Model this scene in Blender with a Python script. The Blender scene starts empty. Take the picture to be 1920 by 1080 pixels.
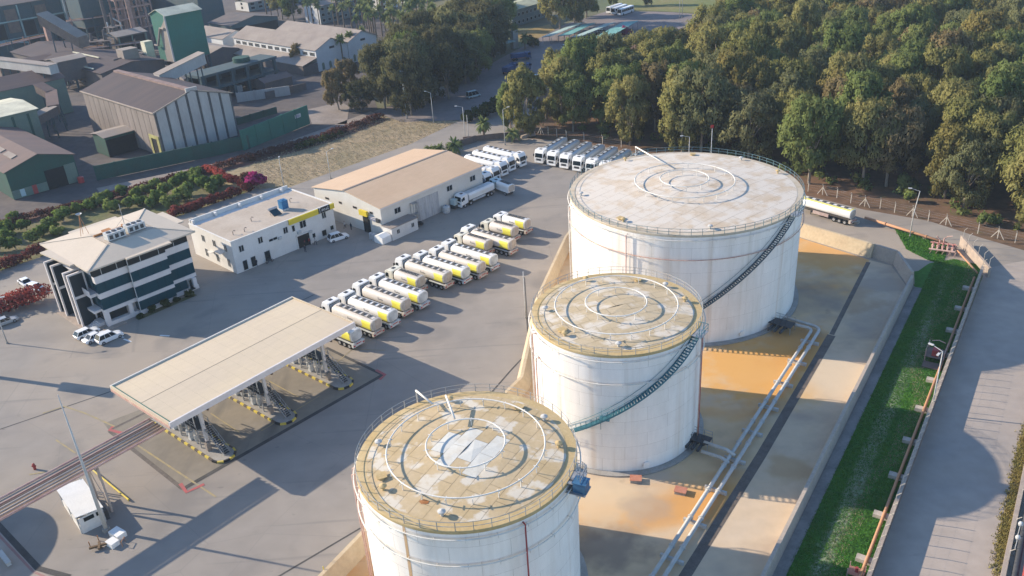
import bpy, math, random
from mathutils import Vector, Matrix

random.seed(7)
SC = bpy.context.scene
COL = SC.collection
R = math.radians

# ------------------------------------------------------------------ camera, sky, sun, exposure
cam_d = bpy.data.cameras.new("camera")
cam = bpy.data.objects.new("camera", cam_d)
COL.objects.link(cam)
cam_d.sensor_width = 36.0
cam_d.lens = 30.498
cam_d.clip_start = 1.0
cam_d.clip_end = 6000.0
PITCH, ROLL = 0.4745, -0.0671
_f = Vector((0, math.cos(PITCH), -math.sin(PITCH)))
_r = Vector((1, 0, 0))
_u = _r.cross(_f)
_r2 = _r * math.cos(ROLL) + _u * math.sin(ROLL)
_u2 = _u * math.cos(ROLL) - _r * math.sin(ROLL)
cam.matrix_world = Matrix(((_r2.x, _u2.x, -_f.x, 0), (_r2.y, _u2.y, -_f.y, 0), (_r2.z, _u2.z, -_f.z, 78.0), (0, 0, 0, 1)))
SC.camera = cam

SUN_EL, SUN_AZ = R(25.6), R(161.5)
w = bpy.data.worlds.new("World")
SC.world = w
w.use_nodes = True
_n = w.node_tree.nodes
_sk = _n.new('ShaderNodeTexSky')
_sk.sky_type = 'NISHITA'
_sk.sun_disc = False
_sk.sun_elevation = SUN_EL
_sk.sun_rotation = R(-71.5)
_sk.altitude = 50
_sk.air_density = 1.0
_sk.dust_density = 0.3
_sk.ozone_density = 4.0
w.node_tree.links.new(_sk.outputs[0], _n['Background'].inputs[0])
_n['Background'].inputs[1].default_value = 0.15

sun_d = bpy.data.lights.new("sun", 'SUN')
sun_d.energy = 4.2
sun_d.angle = R(0.55)
sun_d.color = (1.0, 0.865, 0.69)
sun = bpy.data.objects.new("sun", sun_d)
COL.objects.link(sun)
_d = Vector((math.cos(SUN_AZ) * math.cos(SUN_EL), math.sin(SUN_AZ) * math.cos(SUN_EL), math.sin(SUN_EL)))
sun.rotation_euler = _d.to_track_quat('Z', 'Y').to_euler()
sun.location = _d * 300

SC.view_settings.view_transform = 'Standard'
SC.view_settings.look = 'None'
SC.view_settings.gamma = 1.0
SC.view_settings.exposure = 0.90
SC.view_settings.use_curve_mapping = False
SC.cycles.max_bounces = 6
SC.cycles.diffuse_bounces = 4
SC.cycles.volume_bounces = 1
SC.cycles.transparent_max_bounces = 6

# ------------------------------------------------------------------ helpers
def tag(o, label=None, cat=None, group=None, kind=None):
    if label: o['label'] = label
    if cat: o['category'] = cat
    if group: o['group'] = group
    if kind: o['kind'] = kind
    return o

def thing(name, label, cat, loc=(0, 0, 0), rz=0.0, group=None):
    o = bpy.data.objects.new(name, None)
    COL.objects.link(o)
    o.empty_display_size = 0.5
    o.location = (loc[0], loc[1], loc[2] if len(loc) > 2 else 0.0)
    o.rotation_euler = (0, 0, rz)
    return tag(o, label, cat, group)

KIDS = {}
def copy_tree(o, parent=None):
    c = o.copy()
    COL.objects.link(c)
    if parent is not None:
        c.parent = parent
        KIDS.setdefault(parent.name, []).append(c)
    for ch in list(KIDS.get(o.name, [])):
        copy_tree(ch, c)
    return c

class MB:
    def __init__(s):
        s.V = []; s.F = []; s.M = []
    def poly(s, pts, m=0):
        i = len(s.V); s.V += [tuple(p) for p in pts]
        s.F.append(tuple(range(i, i + len(pts)))); s.M.append(m)
        return s
    def boxp(s, x0, x1, y0, y1, z0, z1, m=0):
        i = len(s.V)
        s.V += [(x0,y0,z0),(x1,y0,z0),(x1,y1,z0),(x0,y1,z0),(x0,y0,z1),(x1,y0,z1),(x1,y1,z1),(x0,y1,z1)]
        for f in ((0,3,2,1),(4,5,6,7),(0,1,5,4),(1,2,6,5),(2,3,7,6),(3,0,4,7)):
            s.F.append(tuple(i + k for k in f)); s.M.append(m)
        return s
    def box(s, cx, cy, z0, sx, sy, sz, m=0, rz=0.0):
        i = len(s.V); c, n = math.cos(rz), math.sin(rz)
        for z in (z0, z0 + sz):
            for x, y in ((-1,-1),(1,-1),(1,1),(-1,1)):
                X, Y = x*sx/2, y*sy/2
                s.V.append((cx + c*X - n*Y, cy + n*X + c*Y, z))
        for f in ((0,3,2,1),(4,5,6,7),(0,1,5,4),(1,2,6,5),(2,3,7,6),(3,0,4,7)):
            s.F.append(tuple(i + k for k in f)); s.M.append(m)
        return s
    def prism(s, poly, z0, z1, m=0, mt=None):
        n = len(poly); i = len(s.V)
        s.V += [(p[0], p[1], z0) for p in poly] + [(p[0], p[1], z1) for p in poly]
        s.F.append(tuple(reversed(range(i, i + n)))); s.M.append(m)
        s.F.append(tuple(range(i + n, i + 2*n))); s.M.append(m if mt is None else mt)
        for k in range(n):
            j = (k + 1) % n
            s.F.append((i + k, i + j, i + n + j, i + n + k)); s.M.append(m)
        return s
    def loft(s, rings, m=0, cap=True, closed=True):
        n = len(rings[0]); i0 = len(s.V)
        for r in rings: s.V += [tuple(p) for p in r]
        for a in range(len(rings) - 1):
            for k in range(n if closed else n - 1):
                j = (k + 1) % n
                s.F.append((i0 + a*n + k, i0 + a*n + j, i0 + (a+1)*n + j, i0 + (a+1)*n + k)); s.M.append(m)
        if cap:
            s.F.append(tuple(reversed(range(i0, i0 + n)))); s.M.append(m)
            e = i0 + (len(rings) - 1)*n
            s.F.append(tuple(range(e, e + n))); s.M.append(m)
        return s
    def tube(s, pts, r, n=6, m=0, closed=False):
        P = [Vector(p) for p in pts]; rings = []
        rr = r if isinstance(r, (list, tuple)) else [r]*len(P)
        N = len(P)
        for k in range(N):
            if closed:
                t = (P[(k+1) % N] - P[k-1]).normalized()
            else:
                t = (P[min(k+1, N-1)] - P[max(k-1, 0)]).normalized()
            a = Vector((0, 0, 1)) if abs(t.z) < 0.9 else Vector((1, 0, 0))
            u = t.cross(a).normalized(); v = u.cross(t).normalized()
            rings.append([P[k] + (u*math.cos(2*math.pi*q/n) + v*math.sin(2*math.pi*q/n))*rr[k] for q in range(n)])
        if closed: rings.append(rings[0])
        return s.loft(rings, m, cap=not closed)
    def beam(s, a, b, wd, h, m=0):
        a = Vector(a); b = Vector(b); t = (b - a).normalized()
        up = Vector((0, 0, 1)) if abs(t.z) < 0.95 else Vector((1, 0, 0))
        u = t.cross(up).normalized()*wd/2; v = u.cross(t).normalized()*h/2
        return s.loft([[p - u - v, p + u - v, p + u + v, p - u + v] for p in (a, b)], m)
    def lathe(s, prof, n=24, m=0, c=(0, 0), cap=False):
        rings = [[(c[0] + r*math.cos(2*math.pi*q/n), c[1] + r*math.sin(2*math.pi*q/n), z) for q in range(n)] for r, z in prof]
        return s.loft(rings, m, cap=cap)
    def cyl(s, cx, cy, z0, z1, r, n=12, m=0):
        return s.lathe([(r, z0), (r, z1)], n, m, (cx, cy), True)
    def disc(s, a, b, r, n=12, m=0):   # solid cylinder between points
        return s.tube([a, b], r, n, m)
    def mesh(s, name, smooth=None):
        me = bpy.data.meshes.new(name)
        me.from_pydata(s.V, [], s.F)
        if any(s.M):
            me.polygons.foreach_set('material_index', s.M)
        if smooth:
            me.polygons.foreach_set('use_smooth', [True]*len(s.F))
            if smooth is not True:
                try: me.set_sharp_from_angle(angle=R(smooth))
                except Exception: pass
        me.update()
        return me
    def obj(s, name, mats, parent=None, loc=None, rz=0.0, smooth=None):
        me = s.mesh(name, smooth)
        for mm in (mats if isinstance(mats, (list, tuple)) else [mats]):
            me.materials.append(mm)
        o = bpy.data.objects.new(name, me)
        COL.objects.link(o)
        if loc: o.location = loc
        if rz: o.rotation_euler = (0, 0, rz)
        if parent is not None:
            o.parent = parent
            KIDS.setdefault(parent.name, []).append(o)
        return o

def inst(name, me, parent=None, loc=(0, 0, 0), rz=0.0, scale=None):
    o = bpy.data.objects.new(name, me)
    COL.objects.link(o)
    o.location = loc
    o.rotation_euler = (0, 0, rz)
    if scale: o.scale = scale
    if parent is not None:
        o.parent = parent
        KIDS.setdefault(parent.name, []).append(o)
    return o

def az(a, b):
    return math.atan2(b[1] - a[1], b[0] - a[0])

def loc2(o, a, x, y, z=0.0):
    c, n = math.cos(a), math.sin(a)
    return (o[0] + c*x - n*y, o[1] + n*x + c*y, z)

def inpoly(x, y, poly):
    r = False; j = len(poly) - 1
    for i in range(len(poly)):
        xi, yi = poly[i][0], poly[i][1]; xj, yj = poly[j][0], poly[j][1]
        if (yi > y) != (yj > y) and x < (xj - xi)*(y - yi)/(yj - yi) + xi: r = not r
        j = i
    return r

# ------------------------------------------------------------------ materials
def mat(name, col, rough=0.8, metal=0.0, scale=0.6, amt=0.18, col2=None, fine=0.08, stretch=(1, 1, 1), rnd=0.0, bump=0.0,
        coord='Object', thr=(0.35, 0.68), spec=0.3, rot=0.0, detail=5.0):
    m = bpy.data.materials.new(name)
    m.use_nodes = True
    nt = m.node_tree; N = nt.nodes; L = nt.links
    b = N['Principled BSDF']
    b.inputs['Roughness'].default_value = rough
    b.inputs['Metallic'].default_value = metal
    b.inputs['Specular IOR Level'].default_value = spec
    if coord == 'World':
        src = N.new('ShaderNodeNewGeometry').outputs['Position']
    else:
        src = N.new('ShaderNodeTexCoord').outputs['Object']
    mp = N.new('ShaderNodeMapping')
    mp.inputs['Scale'].default_value = stretch
    mp.inputs['Rotation'].default_value = (0, 0, rot)
    L.new(src, mp.inputs['Vector'])
    n1 = N.new('ShaderNodeTexNoise')
    n1.inputs['Scale'].default_value = scale
    n1.inputs['Detail'].default_value = detail
    n1.inputs['Roughness'].default_value = 0.6
    L.new(mp.outputs[0], n1.inputs['Vector'])
    mr = N.new('ShaderNodeMapRange')
    mr.inputs['From Min'].default_value = thr[0]
    mr.inputs['From Max'].default_value = thr[1]
    L.new(n1.outputs['Fac'], mr.inputs['Value'])
    mx = N.new('ShaderNodeMix'); mx.data_type = 'RGBA'
    A = tuple(col) + (1,)
    B = (tuple(col2) if col2 else tuple(c*(1 - amt*2) for c in col)) + (1,)
    mx.inputs['A'].default_value = A; mx.inputs['B'].default_value = B
    L.new(mr.outputs[0], mx.inputs['Factor'])
    n2 = N.new('ShaderNodeTexNoise')
    n2.inputs['Scale'].default_value = scale*9
    n2.inputs['Detail'].default_value = 4
    L.new(mp.outputs[0], n2.inputs['Vector'])
    m2 = N.new('ShaderNodeMapRange')
    m2.inputs['From Min'].default_value = 0.3; m2.inputs['From Max'].default_value = 0.7
    m2.inputs['To Min'].default_value = 1 - fine; m2.inputs['To Max'].default_value = 1 + fine
    L.new(n2.outputs['Fac'], m2.inputs['Value'])
    mul = N.new('ShaderNodeMix'); mul.data_type = 'RGBA'; mul.blend_type = 'MULTIPLY'
    mul.inputs['Factor'].default_value = 1.0
    L.new(mx.outputs['Result'], mul.inputs['A']); L.new(m2.outputs[0], mul.inputs['B'])
    out = mul.outputs['Result']
    if rnd:
        oi = N.new('ShaderNodeObjectInfo')
        m3 = N.new('ShaderNodeMapRange')
        m3.inputs['To Min'].default_value = 1 - rnd; m3.inputs['To Max'].default_value = 1 + rnd
        L.new(oi.outputs['Random'], m3.inputs['Value'])
        ml = N.new('ShaderNodeMix'); ml.data_type = 'RGBA'; ml.blend_type = 'MULTIPLY'
        ml.inputs['Factor'].default_value = 1.0
        L.new(out, ml.inputs['A']); L.new(m3.outputs[0], ml.inputs['B'])
        out = ml.outputs['Result']
    L.new(out, b.inputs['Base Color'])
    if bump:
        bp = N.new('ShaderNodeBump'); bp.inputs['Strength'].default_value = bump; bp.inputs['Distance'].default_value = 0.05
        L.new(n2.outputs['Fac'], bp.inputs['Height']); L.new(bp.outputs[0], b.inputs['Normal'])
    m['out'] = 0
    return m

def layer(m, col, scale, thr, stretch=(1, 1, 1), coord='Object', amount=1.0, kind='noise', rot=0.0, detail=4.0, rndw=0):
    """one more layer of dirt, cracks or lines over a material's base colour"""
    nt = m.node_tree; N = nt.nodes; L = nt.links
    b = N['Principled BSDF']
    prev = b.inputs['Base Color'].links[0].from_socket
    src = N.new('ShaderNodeNewGeometry').outputs['Position'] if coord == 'World' else N.new('ShaderNodeTexCoord').outputs['Object']
    mp = N.new('ShaderNodeMapping'); mp.inputs['Scale'].default_value = stretch
    mp.inputs['Rotation'].default_value = (0, 0, rot)
    L.new(src, mp.inputs['Vector'])
    vec = mp.outputs[0]
    if rndw:
        oi = N.new('ShaderNodeObjectInfo')
        ad = N.new('ShaderNodeVectorMath'); ad.operation = 'MULTIPLY_ADD'
        ad.inputs[1].default_value = (rndw, rndw*0.7, rndw*1.3)
        L.new(oi.outputs['Random'], ad.inputs[0]); L.new(vec, ad.inputs[2])
        vec = ad.outputs[0]
    if kind == 'crack':
        nz = N.new('ShaderNodeTexNoise'); nz.inputs['Scale'].default_value = scale*3
        L.new(vec, nz.inputs['Vector'])
        ad = N.new('ShaderNodeMix'); ad.data_type = 'VECTOR'; ad.inputs['Factor'].default_value = 0.12
        L.new(vec, ad.inputs['A']); L.new(nz.outputs['Color'], ad.inputs['B'])
        t = N.new('ShaderNodeTexVoronoi'); t.feature = 'DISTANCE_TO_EDGE'
        t.inputs['Scale'].default_value = scale
        L.new(ad.outputs['Result'], t.inputs['Vector']); fac = t.outputs['Distance']
    else:
        t = N.new('ShaderNodeTexNoise'); t.inputs['Scale'].default_value = scale; t.inputs['Detail'].default_value = detail
        L.new(vec, t.inputs['Vector']); fac = t.outputs['Fac']
    mr = N.new('ShaderNodeMapRange')
    mr.inputs['From Min'].default_value = thr[0]; mr.inputs['From Max'].default_value = thr[1]
    mr.inputs['To Max'].default_value = amount
    L.new(fac, mr.inputs['Value'])
    mx = N.new('ShaderNodeMix'); mx.data_type = 'RGBA'
    mx.inputs['B'].default_value = tuple(col) + (1,)
    L.new(mr.outputs[0], mx.inputs['Factor']); L.new(prev, mx.inputs['A'])
    L.new(mx.outputs['Result'], b.inputs['Base Color'])
    return m

def blob(m, col, c, rad, amount=0.8, nscale=0.35, stretch=(1, 1), rot=0.0):
    """one stain, streak or painted shade of its own shape at a place on the ground, ragged at the edge"""
    nt = m.node_tree; N = nt.nodes; L = nt.links
    b = N['Principled BSDF']; prev = b.inputs['Base Color'].links[0].from_socket
    pos = N.new('ShaderNodeNewGeometry').outputs['Position']
    mp = N.new('ShaderNodeMapping'); mp.vector_type = 'TEXTURE'
    mp.inputs['Location'].default_value = (c[0], c[1], 0); mp.inputs['Rotation'].default_value = (0, 0, rot)
    mp.inputs['Scale'].default_value = (rad*stretch[0], rad*stretch[1], 50)
    L.new(pos, mp.inputs['Vector'])
    ln = N.new('ShaderNodeVectorMath'); ln.operation = 'LENGTH'; L.new(mp.outputs[0], ln.inputs[0])
    nz = N.new('ShaderNodeTexNoise'); nz.inputs['Scale'].default_value = nscale; nz.inputs['Detail'].default_value = 6
    L.new(pos, nz.inputs['Vector'])
    ma = N.new('ShaderNodeMath'); ma.operation = 'MULTIPLY_ADD'; ma.inputs[1].default_value = 1.3; L.new(nz.outputs['Fac'], ma.inputs[0]); L.new(ln.outputs['Value'], ma.inputs[2])
    mr = N.new('ShaderNodeMapRange'); mr.interpolation_type = 'SMOOTHSTEP'
    mr.inputs['From Min'].default_value = 1.75; mr.inputs['From Max'].default_value = 1.05; mr.inputs['To Max'].default_value = amount
    L.new(ma.outputs[0], mr.inputs['Value'])
    mx = N.new('ShaderNodeMix'); mx.data_type = 'RGBA'; mx.inputs['B'].default_value = tuple(col) + (1,)
    L.new(mr.outputs[0], mx.inputs['Factor']); L.new(prev, mx.inputs['A']); L.new(mx.outputs['Result'], b.inputs['Base Color'])
    return m

def glass(name, col, rough=0.12):
    m = bpy.data.materials.new(name); m.use_nodes = True
    b = m.node_tree.nodes['Principled BSDF']
    b.inputs['Base Color'].default_value = tuple(col) + (1,)
    b.inputs['Roughness'].default_value = rough
    b.inputs['Specular IOR Level'].default_value = 0.25
    return m

A46 = R(46.0)
A55 = R(55.3)
STREAKY = -5.0
M = {}
# ground
M['yard'] = mat('yard_concrete', (0.285, 0.25, 0.213), 0.9, scale=0.035, col2=(0.235, 0.212, 0.188), fine=0.06, coord='World', detail=8)
layer(M['yard'], (0.18, 0.164, 0.15), 0.05, (0.50, 0.70), (0.25, 2.2, 1), 'World', 0.65, rot=-A46)
layer(M['yard'], (0.36, 0.295, 0.225), 0.02, (0.46, 0.66), (1, 1, 1), 'World', 0.75)
layer(M['yard'], (0.175, 0.16, 0.145), 0.09, (0.55, 0.67), (1, 1, 1), 'World', 0.55)
layer(M['yard'], (0.15, 0.137, 0.125), 0.3, (0.66, 0.80), (0.3, 1.6, 1), 'World', 0.5, rot=-A46)
layer(M['yard'], (0.16, 0.15, 0.14), 0.05, (0.003, 0.0008), (1, 1, 1), 'World', 0.3, 'crack')
layer(M['yard'], (0.12, 0.112, 0.105), 0.9, (0.68, 0.76), (0.5, 1, 1), 'World', 0.45, rot=-A46)
layer(M['yard'], (0.16, 0.15, 0.14), 0.45, (0.62, 0.70), (0.06, 1.6, 1), 'World', 0.4, rot=-R(50))
M['road'] = mat('road_asphalt', (0.38, 0.315, 0.26), 0.9, scale=0.05, col2=(0.29, 0.255, 0.225), fine=0.08, coord='World')
layer(M['road'], (0.38, 0.31, 0.245), 0.08, (0.5, 0.75), (0.2, 1.5, 1), 'World', 0.5, rot=-A55)
layer(M['road'], (0.11, 0.10, 0.10), 0.25, (0.68, 0.8), (0.3, 1.5, 1), 'World', 0.6, rot=-A55)
M['carpark'] = mat('carpark_asphalt', (0.17, 0.15, 0.145), 0.9, scale=0.06, col2=(0.22, 0.18, 0.17), fine=0.08, coord='World')
M['pad'] = mat('bund_concrete', (0.56, 0.42, 0.275), 0.9, scale=0.045, col2=(0.62, 0.42, 0.21), fine=0.07, coord='World', thr=(0.40, 0.68), detail=7)
layer(M['pad'], (0.48, 0.38, 0.28), 0.06, (0.52, 0.66), (1, 1, 1), 'World', 0.85)
layer(M['pad'], (0.27, 0.21, 0.165), 0.10, (0.55, 0.68), (1, 1, 1), 'World', 0.7)
layer(M['pad'], (0.58, 0.29, 0.08), 0.045, (0.50, 0.62), (0.5, 1.4, 1), 'World', 0.85, rot=-A55)
layer(M['pad'], (0.12, 0.095, 0.08), 0.22, (0.66, 0.76), (1, 1, 1), 'World', 0.6)
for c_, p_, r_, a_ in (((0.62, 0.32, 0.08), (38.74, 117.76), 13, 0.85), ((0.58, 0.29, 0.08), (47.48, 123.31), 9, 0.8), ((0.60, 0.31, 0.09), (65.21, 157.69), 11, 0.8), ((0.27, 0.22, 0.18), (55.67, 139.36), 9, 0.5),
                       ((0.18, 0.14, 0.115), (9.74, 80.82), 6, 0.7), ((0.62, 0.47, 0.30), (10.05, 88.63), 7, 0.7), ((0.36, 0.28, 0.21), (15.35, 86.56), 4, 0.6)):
    blob(M['pad'], c_, p_, r_, a_)  # orange ones are stains; dark ones put tank shade into the floor colour
M['padout'] = mat('bund_concrete_pale', (0.54, 0.43, 0.31), 0.9, scale=0.06, col2=(0.58, 0.43, 0.27), fine=0.06, coord='World')
layer(M['padout'], (0.36, 0.275, 0.21), 0.10, (0.53, 0.66), (0.6, 1.2, 1), 'World', 0.7, rot=-A55)
layer(M['padout'], (0.46, 0.27, 0.12), 0.07, (0.62, 0.74), (0.5, 1.4, 1), 'World', 0.7, rot=-A55)
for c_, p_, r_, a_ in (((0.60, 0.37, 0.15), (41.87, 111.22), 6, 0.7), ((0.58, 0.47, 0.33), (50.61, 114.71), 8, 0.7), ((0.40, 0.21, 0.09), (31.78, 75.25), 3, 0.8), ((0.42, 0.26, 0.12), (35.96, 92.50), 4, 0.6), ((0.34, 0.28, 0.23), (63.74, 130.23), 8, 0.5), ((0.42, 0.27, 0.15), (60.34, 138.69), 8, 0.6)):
    blob(M['padout'], c_, p_, r_, a_)  # the grey patch puts the largest tank's shade into the colour
M['bund'] = mat('bund_plaster', (0.52, 0.42, 0.28), 0.9, scale=0.2, col2=(0.44, 0.34, 0.22), fine=0.07, coord='World')
M['bundgrey'] = mat('bund_concrete_weathered', (0.44, 0.36, 0.28), 0.9, scale=0.3, col2=(0.36, 0.30, 0.25), fine=0.08, coord='World')
M['gutter'] = mat('gutter_concrete', (0.26, 0.24, 0.22), 0.9, scale=0.3, fine=0.08, coord='World')
M['trench'] = mat('trench_grating', (0.155, 0.13, 0.11), 0.8, scale=0.6, fine=0.15, coord='World')
M['soil'] = mat('forest_soil', (0.17, 0.095, 0.055), 1.0, scale=0.06, col2=(0.10, 0.07, 0.045), fine=0.2, coord='World')
layer(M['soil'], (0.24, 0.13, 0.07), 0.12, (0.55, 0.72), (1, 1, 1), 'World', 0.7)
layer(M['soil'], (0.09, 0.10, 0.035), 0.25, (0.60, 0.75), (1, 1, 1), 'World', 0.7)
M['dry'] = mat('dry_grass', (0.33, 0.25, 0.155), 1.0, scale=0.08, col2=(0.24, 0.195, 0.11), fine=0.18, coord='World')
layer(M['dry'], (0.36, 0.26, 0.16), 0.12, (0.55, 0.72), (0.4, 1.5, 1), 'World', 0.8, rot=-A46)
layer(M['dry'], (0.16, 0.155, 0.06), 0.5, (0.60, 0.75), (1, 1, 1), 'World', 0.6)
M['orchard'] = mat('orchard_soil', (0.17, 0.14, 0.075), 1.0, scale=0.15, col2=(0.09, 0.11, 0.035), fine=0.2, coord='World')
M['land'] = mat('land', (0.16, 0.13, 0.085), 1.0, scale=0.012, col2=(0.09, 0.115, 0.05), fine=0.15, coord='World')
M['factground'] = mat('factory_ground', (0.075, 0.066, 0.066), 0.95, scale=0.05, col2=(0.13, 0.105, 0.09), fine=0.15, coord='World')  # base colour darkened to carry the shade cast by the halls
M['path'] = mat('pale_path', (0.27, 0.225, 0.19), 0.95, scale=0.15, col2=(0.20, 0.165, 0.14), fine=0.1, coord='World')
M['grassground'] = mat('grass_ground', (0.045, 0.15, 0.016), 1.0, scale=0.15, col2=(0.03, 0.115, 0.016), fine=0.2, coord='World')
layer(M['grassground'], (0.11, 0.15, 0.045), 0.3, (0.55, 0.72), (1, 1, 1), 'World', 0.5)
blob(M['grassground'], (0.30, 0.30, 0.21), loc2((28.9, 76.2), A55, 30, STREAKY), 1.3, 0.65, 0.9, (60, 1), A55)
M['grass'] = mat('grass_blades', (0.085, 0.215, 0.022), 0.9, scale=0.25, col2=(0.045, 0.155, 0.022), fine=0.25, coord='World')
M['drygrassblade'] = mat('dry_blades', (0.31, 0.25, 0.15), 0.9, scale=0.4, col2=(0.38, 0.32, 0.22), fine=0.2, coord='World')
M['weed'] = mat('yellow_weeds', (0.26, 0.20, 0.06), 0.9, scale=0.4, col2=(0.18, 0.17, 0.05), fine=0.2, coord='World')
# paint lines
M['yellow'] = mat('yellow_paint', (0.62, 0.47, 0.05), 0.7, scale=1.2, col2=(0.50, 0.40, 0.12), fine=0.1, coord='World')
M['yelfade'] = mat('faded_yellow_paint', (0.37, 0.29, 0.13), 0.85, scale=0.8, col2=(0.26, 0.225, 0.17), fine=0.1, coord='World')
M['redpaint'] = mat('red_paint_faded', (0.42, 0.09, 0.09), 0.8, scale=0.6, col2=(0.30, 0.12, 0.11), fine=0.1, coord='World')
M['redfade'] = mat('red_line_faded', (0.34, 0.17, 0.15), 0.85, scale=0.6, col2=(0.27, 0.19, 0.17), fine=0.1, coord='World')
M['white'] = mat('white_paint', (0.78, 0.77, 0.73), 0.55, scale=0.6, amt=0.05, fine=0.04)
M['black'] = mat('black_paint', (0.025, 0.025, 0.027), 0.6, scale=0.8, fine=0.1)
M['rubber'] = mat('tyre_rubber', (0.022, 0.022, 0.022), 0.9, scale=2, fine=0.1)
M['darkgrey'] = mat('dark_grey_metal', (0.06, 0.062, 0.066), 0.6, scale=1, fine=0.1)
M['chassis'] = mat('chassis_paint', (0.055, 0.05, 0.048), 0.7, scale=1.5, col2=(0.09, 0.075, 0.06), fine=0.15)
M['steel'] = mat('galvanised_steel', (0.44, 0.44, 0.44), 0.5, 0.5, scale=1, fine=0.08)
M['pipegrey'] = mat('grey_pipe_paint', (0.50, 0.49, 0.46), 0.55, scale=0.8, col2=(0.43, 0.41, 0.37), fine=0.06)
M['pipewhite'] = mat('white_pipe_paint', (0.72, 0.70, 0.64), 0.55, scale=0.8, col2=(0.62, 0.56, 0.48), fine=0.06)
M['pinkpipe'] = mat('red_oxide_pipe', (0.46, 0.25, 0.20), 0.7, scale=0.8, col2=(0.56, 0.40, 0.32), fine=0.1)
M['redpipe'] = mat('red_pipe', (0.42, 0.07, 0.06), 0.6, scale=0.8, fine=0.1)
M['orangepipe'] = mat('orange_pipe', (0.50, 0.25, 0.12), 0.7, scale=0.5, col2=(0.42, 0.24, 0.15), fine=0.1)
M['teal'] = mat('teal_paint', (0.04, 0.145, 0.18), 0.6, scale=0.8, col2=(0.055, 0.17, 0.205), fine=0.08)
M['stairdark'] = mat('dark_stair_paint', (0.06, 0.105, 0.13), 0.6, scale=0.8, fine=0.08)
M['rail'] = mat('handrail_paint', (0.30, 0.34, 0.35), 0.6, scale=0.7, col2=(0.42, 0.33, 0.24), fine=0.1)
M['railblue'] = mat('handrail_blue_paint', (0.13, 0.215, 0.235), 0.6, scale=0.7, fine=0.1)
M['concrete'] = mat('concrete', (0.34, 0.32, 0.29), 0.9, scale=0.6, col2=(0.27, 0.25, 0.22), fine=0.1)
M['post'] = mat('concrete_post', (0.52, 0.46, 0.38), 0.9, scale=1.0, fine=0.1)
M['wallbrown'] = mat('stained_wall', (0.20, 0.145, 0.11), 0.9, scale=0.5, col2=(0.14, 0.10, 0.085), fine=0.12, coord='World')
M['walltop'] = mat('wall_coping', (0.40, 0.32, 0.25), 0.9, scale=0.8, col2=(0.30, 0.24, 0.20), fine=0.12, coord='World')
M['wood'] = mat('weathered_wood', (0.17, 0.11, 0.06), 0.9, scale=2, fine=0.2)

def tankmat(name, base, streak, rusty):
    m = mat(name, base, 0.6, scale=0.25, col2=tuple(c*0.92 for c in base), fine=0.03, stretch=(1, 1, 0.25), spec=0.2, coord='World', rnd=0.022)
    layer(m, streak, 0.7, (0.52, 0.70), (1, 1, 0.05), 'World', 0.6)
    layer(m, (0.55, 0.39, 0.25), 0.45, (0.56, 0.72), (1, 1, 0.035), 'World', rusty)
    layer(m, (0.62, 0.56, 0.47), 0.22, (0.56, 0.70), (1, 1, 0.5), 'World', 0.35)
    return m
M['shell'] = tankmat('tank_shell_paint', (0.87, 0.82, 0.755), (0.72, 0.66, 0.58), 0.42)
M['shell3'] = tankmat('tank_shell_paint_weathered', (0.86, 0.805, 0.735), (0.68, 0.62, 0.53), 0.55)
def roofplate(name, a, b2, c3, thr2):
    m = mat(name, a, 0.75, scale=0.28, col2=b2, fine=0.05, thr=(0.38, 0.62), rnd=0.025)
    layer(m, c3, 0.36, thr2, (1, 1, 1), 'Object', 0.9, rndw=0.35, detail=6)
    layer(m, (0.50, 0.33, 0.16), 0.35, (0.66, 0.80), (1, 1, 1), 'Object', 0.5)
    return m
M['roofA'] = roofplate('tank_roof_tan', (0.46, 0.345, 0.19), (0.50, 0.385, 0.235), (0.61, 0.55, 0.45), (0.53, 0.60))
M['roofB'] = roofplate('tank_roof_tan_pale', (0.46, 0.36, 0.22), (0.49, 0.395, 0.26), (0.61, 0.545, 0.45), (0.50, 0.60))
M['roofC'] = roofplate('tank_roof_white', (0.57, 0.485, 0.385), (0.52, 0.41, 0.29), (0.61, 0.545, 0.46), (0.42, 0.54))
M['roofdirt'] = mat('tank_roof_seam', (0.36, 0.29, 0.20), 0.9, scale=0.5, fine=0.1)
M['roofedge'] = mat('tank_roof_edge', (0.46, 0.325, 0.145), 0.8, scale=0.4, col2=(0.52, 0.40, 0.22), fine=0.08)
M['roofedge3'] = mat('tank_roof_edge_pale', (0.52, 0.45, 0.35), 0.8, scale=0.4, col2=(0.44, 0.35, 0.24), fine=0.08)
M['roofpatch'] = mat('tank_roof_repaint', (0.585, 0.57, 0.51), 0.7, scale=0.4, col2=(0.53, 0.48, 0.39), fine=0.04, thr=(0.5, 0.72))
M['rust'] = mat('rust', (0.30, 0.12, 0.04), 0.9, scale=1.0, col2=(0.42, 0.20, 0.08), fine=0.15)
M['ruststreak'] = mat('rust_streak', (0.55, 0.34, 0.16), 0.8, scale=0.8, col2=(0.68, 0.55, 0.42), fine=0.08, stretch=(3, 3, 0.2))
M['bluebox'] = mat('blue_cabinet', (0.05, 0.14, 0.25), 0.5, scale=1, fine=0.06)
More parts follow.
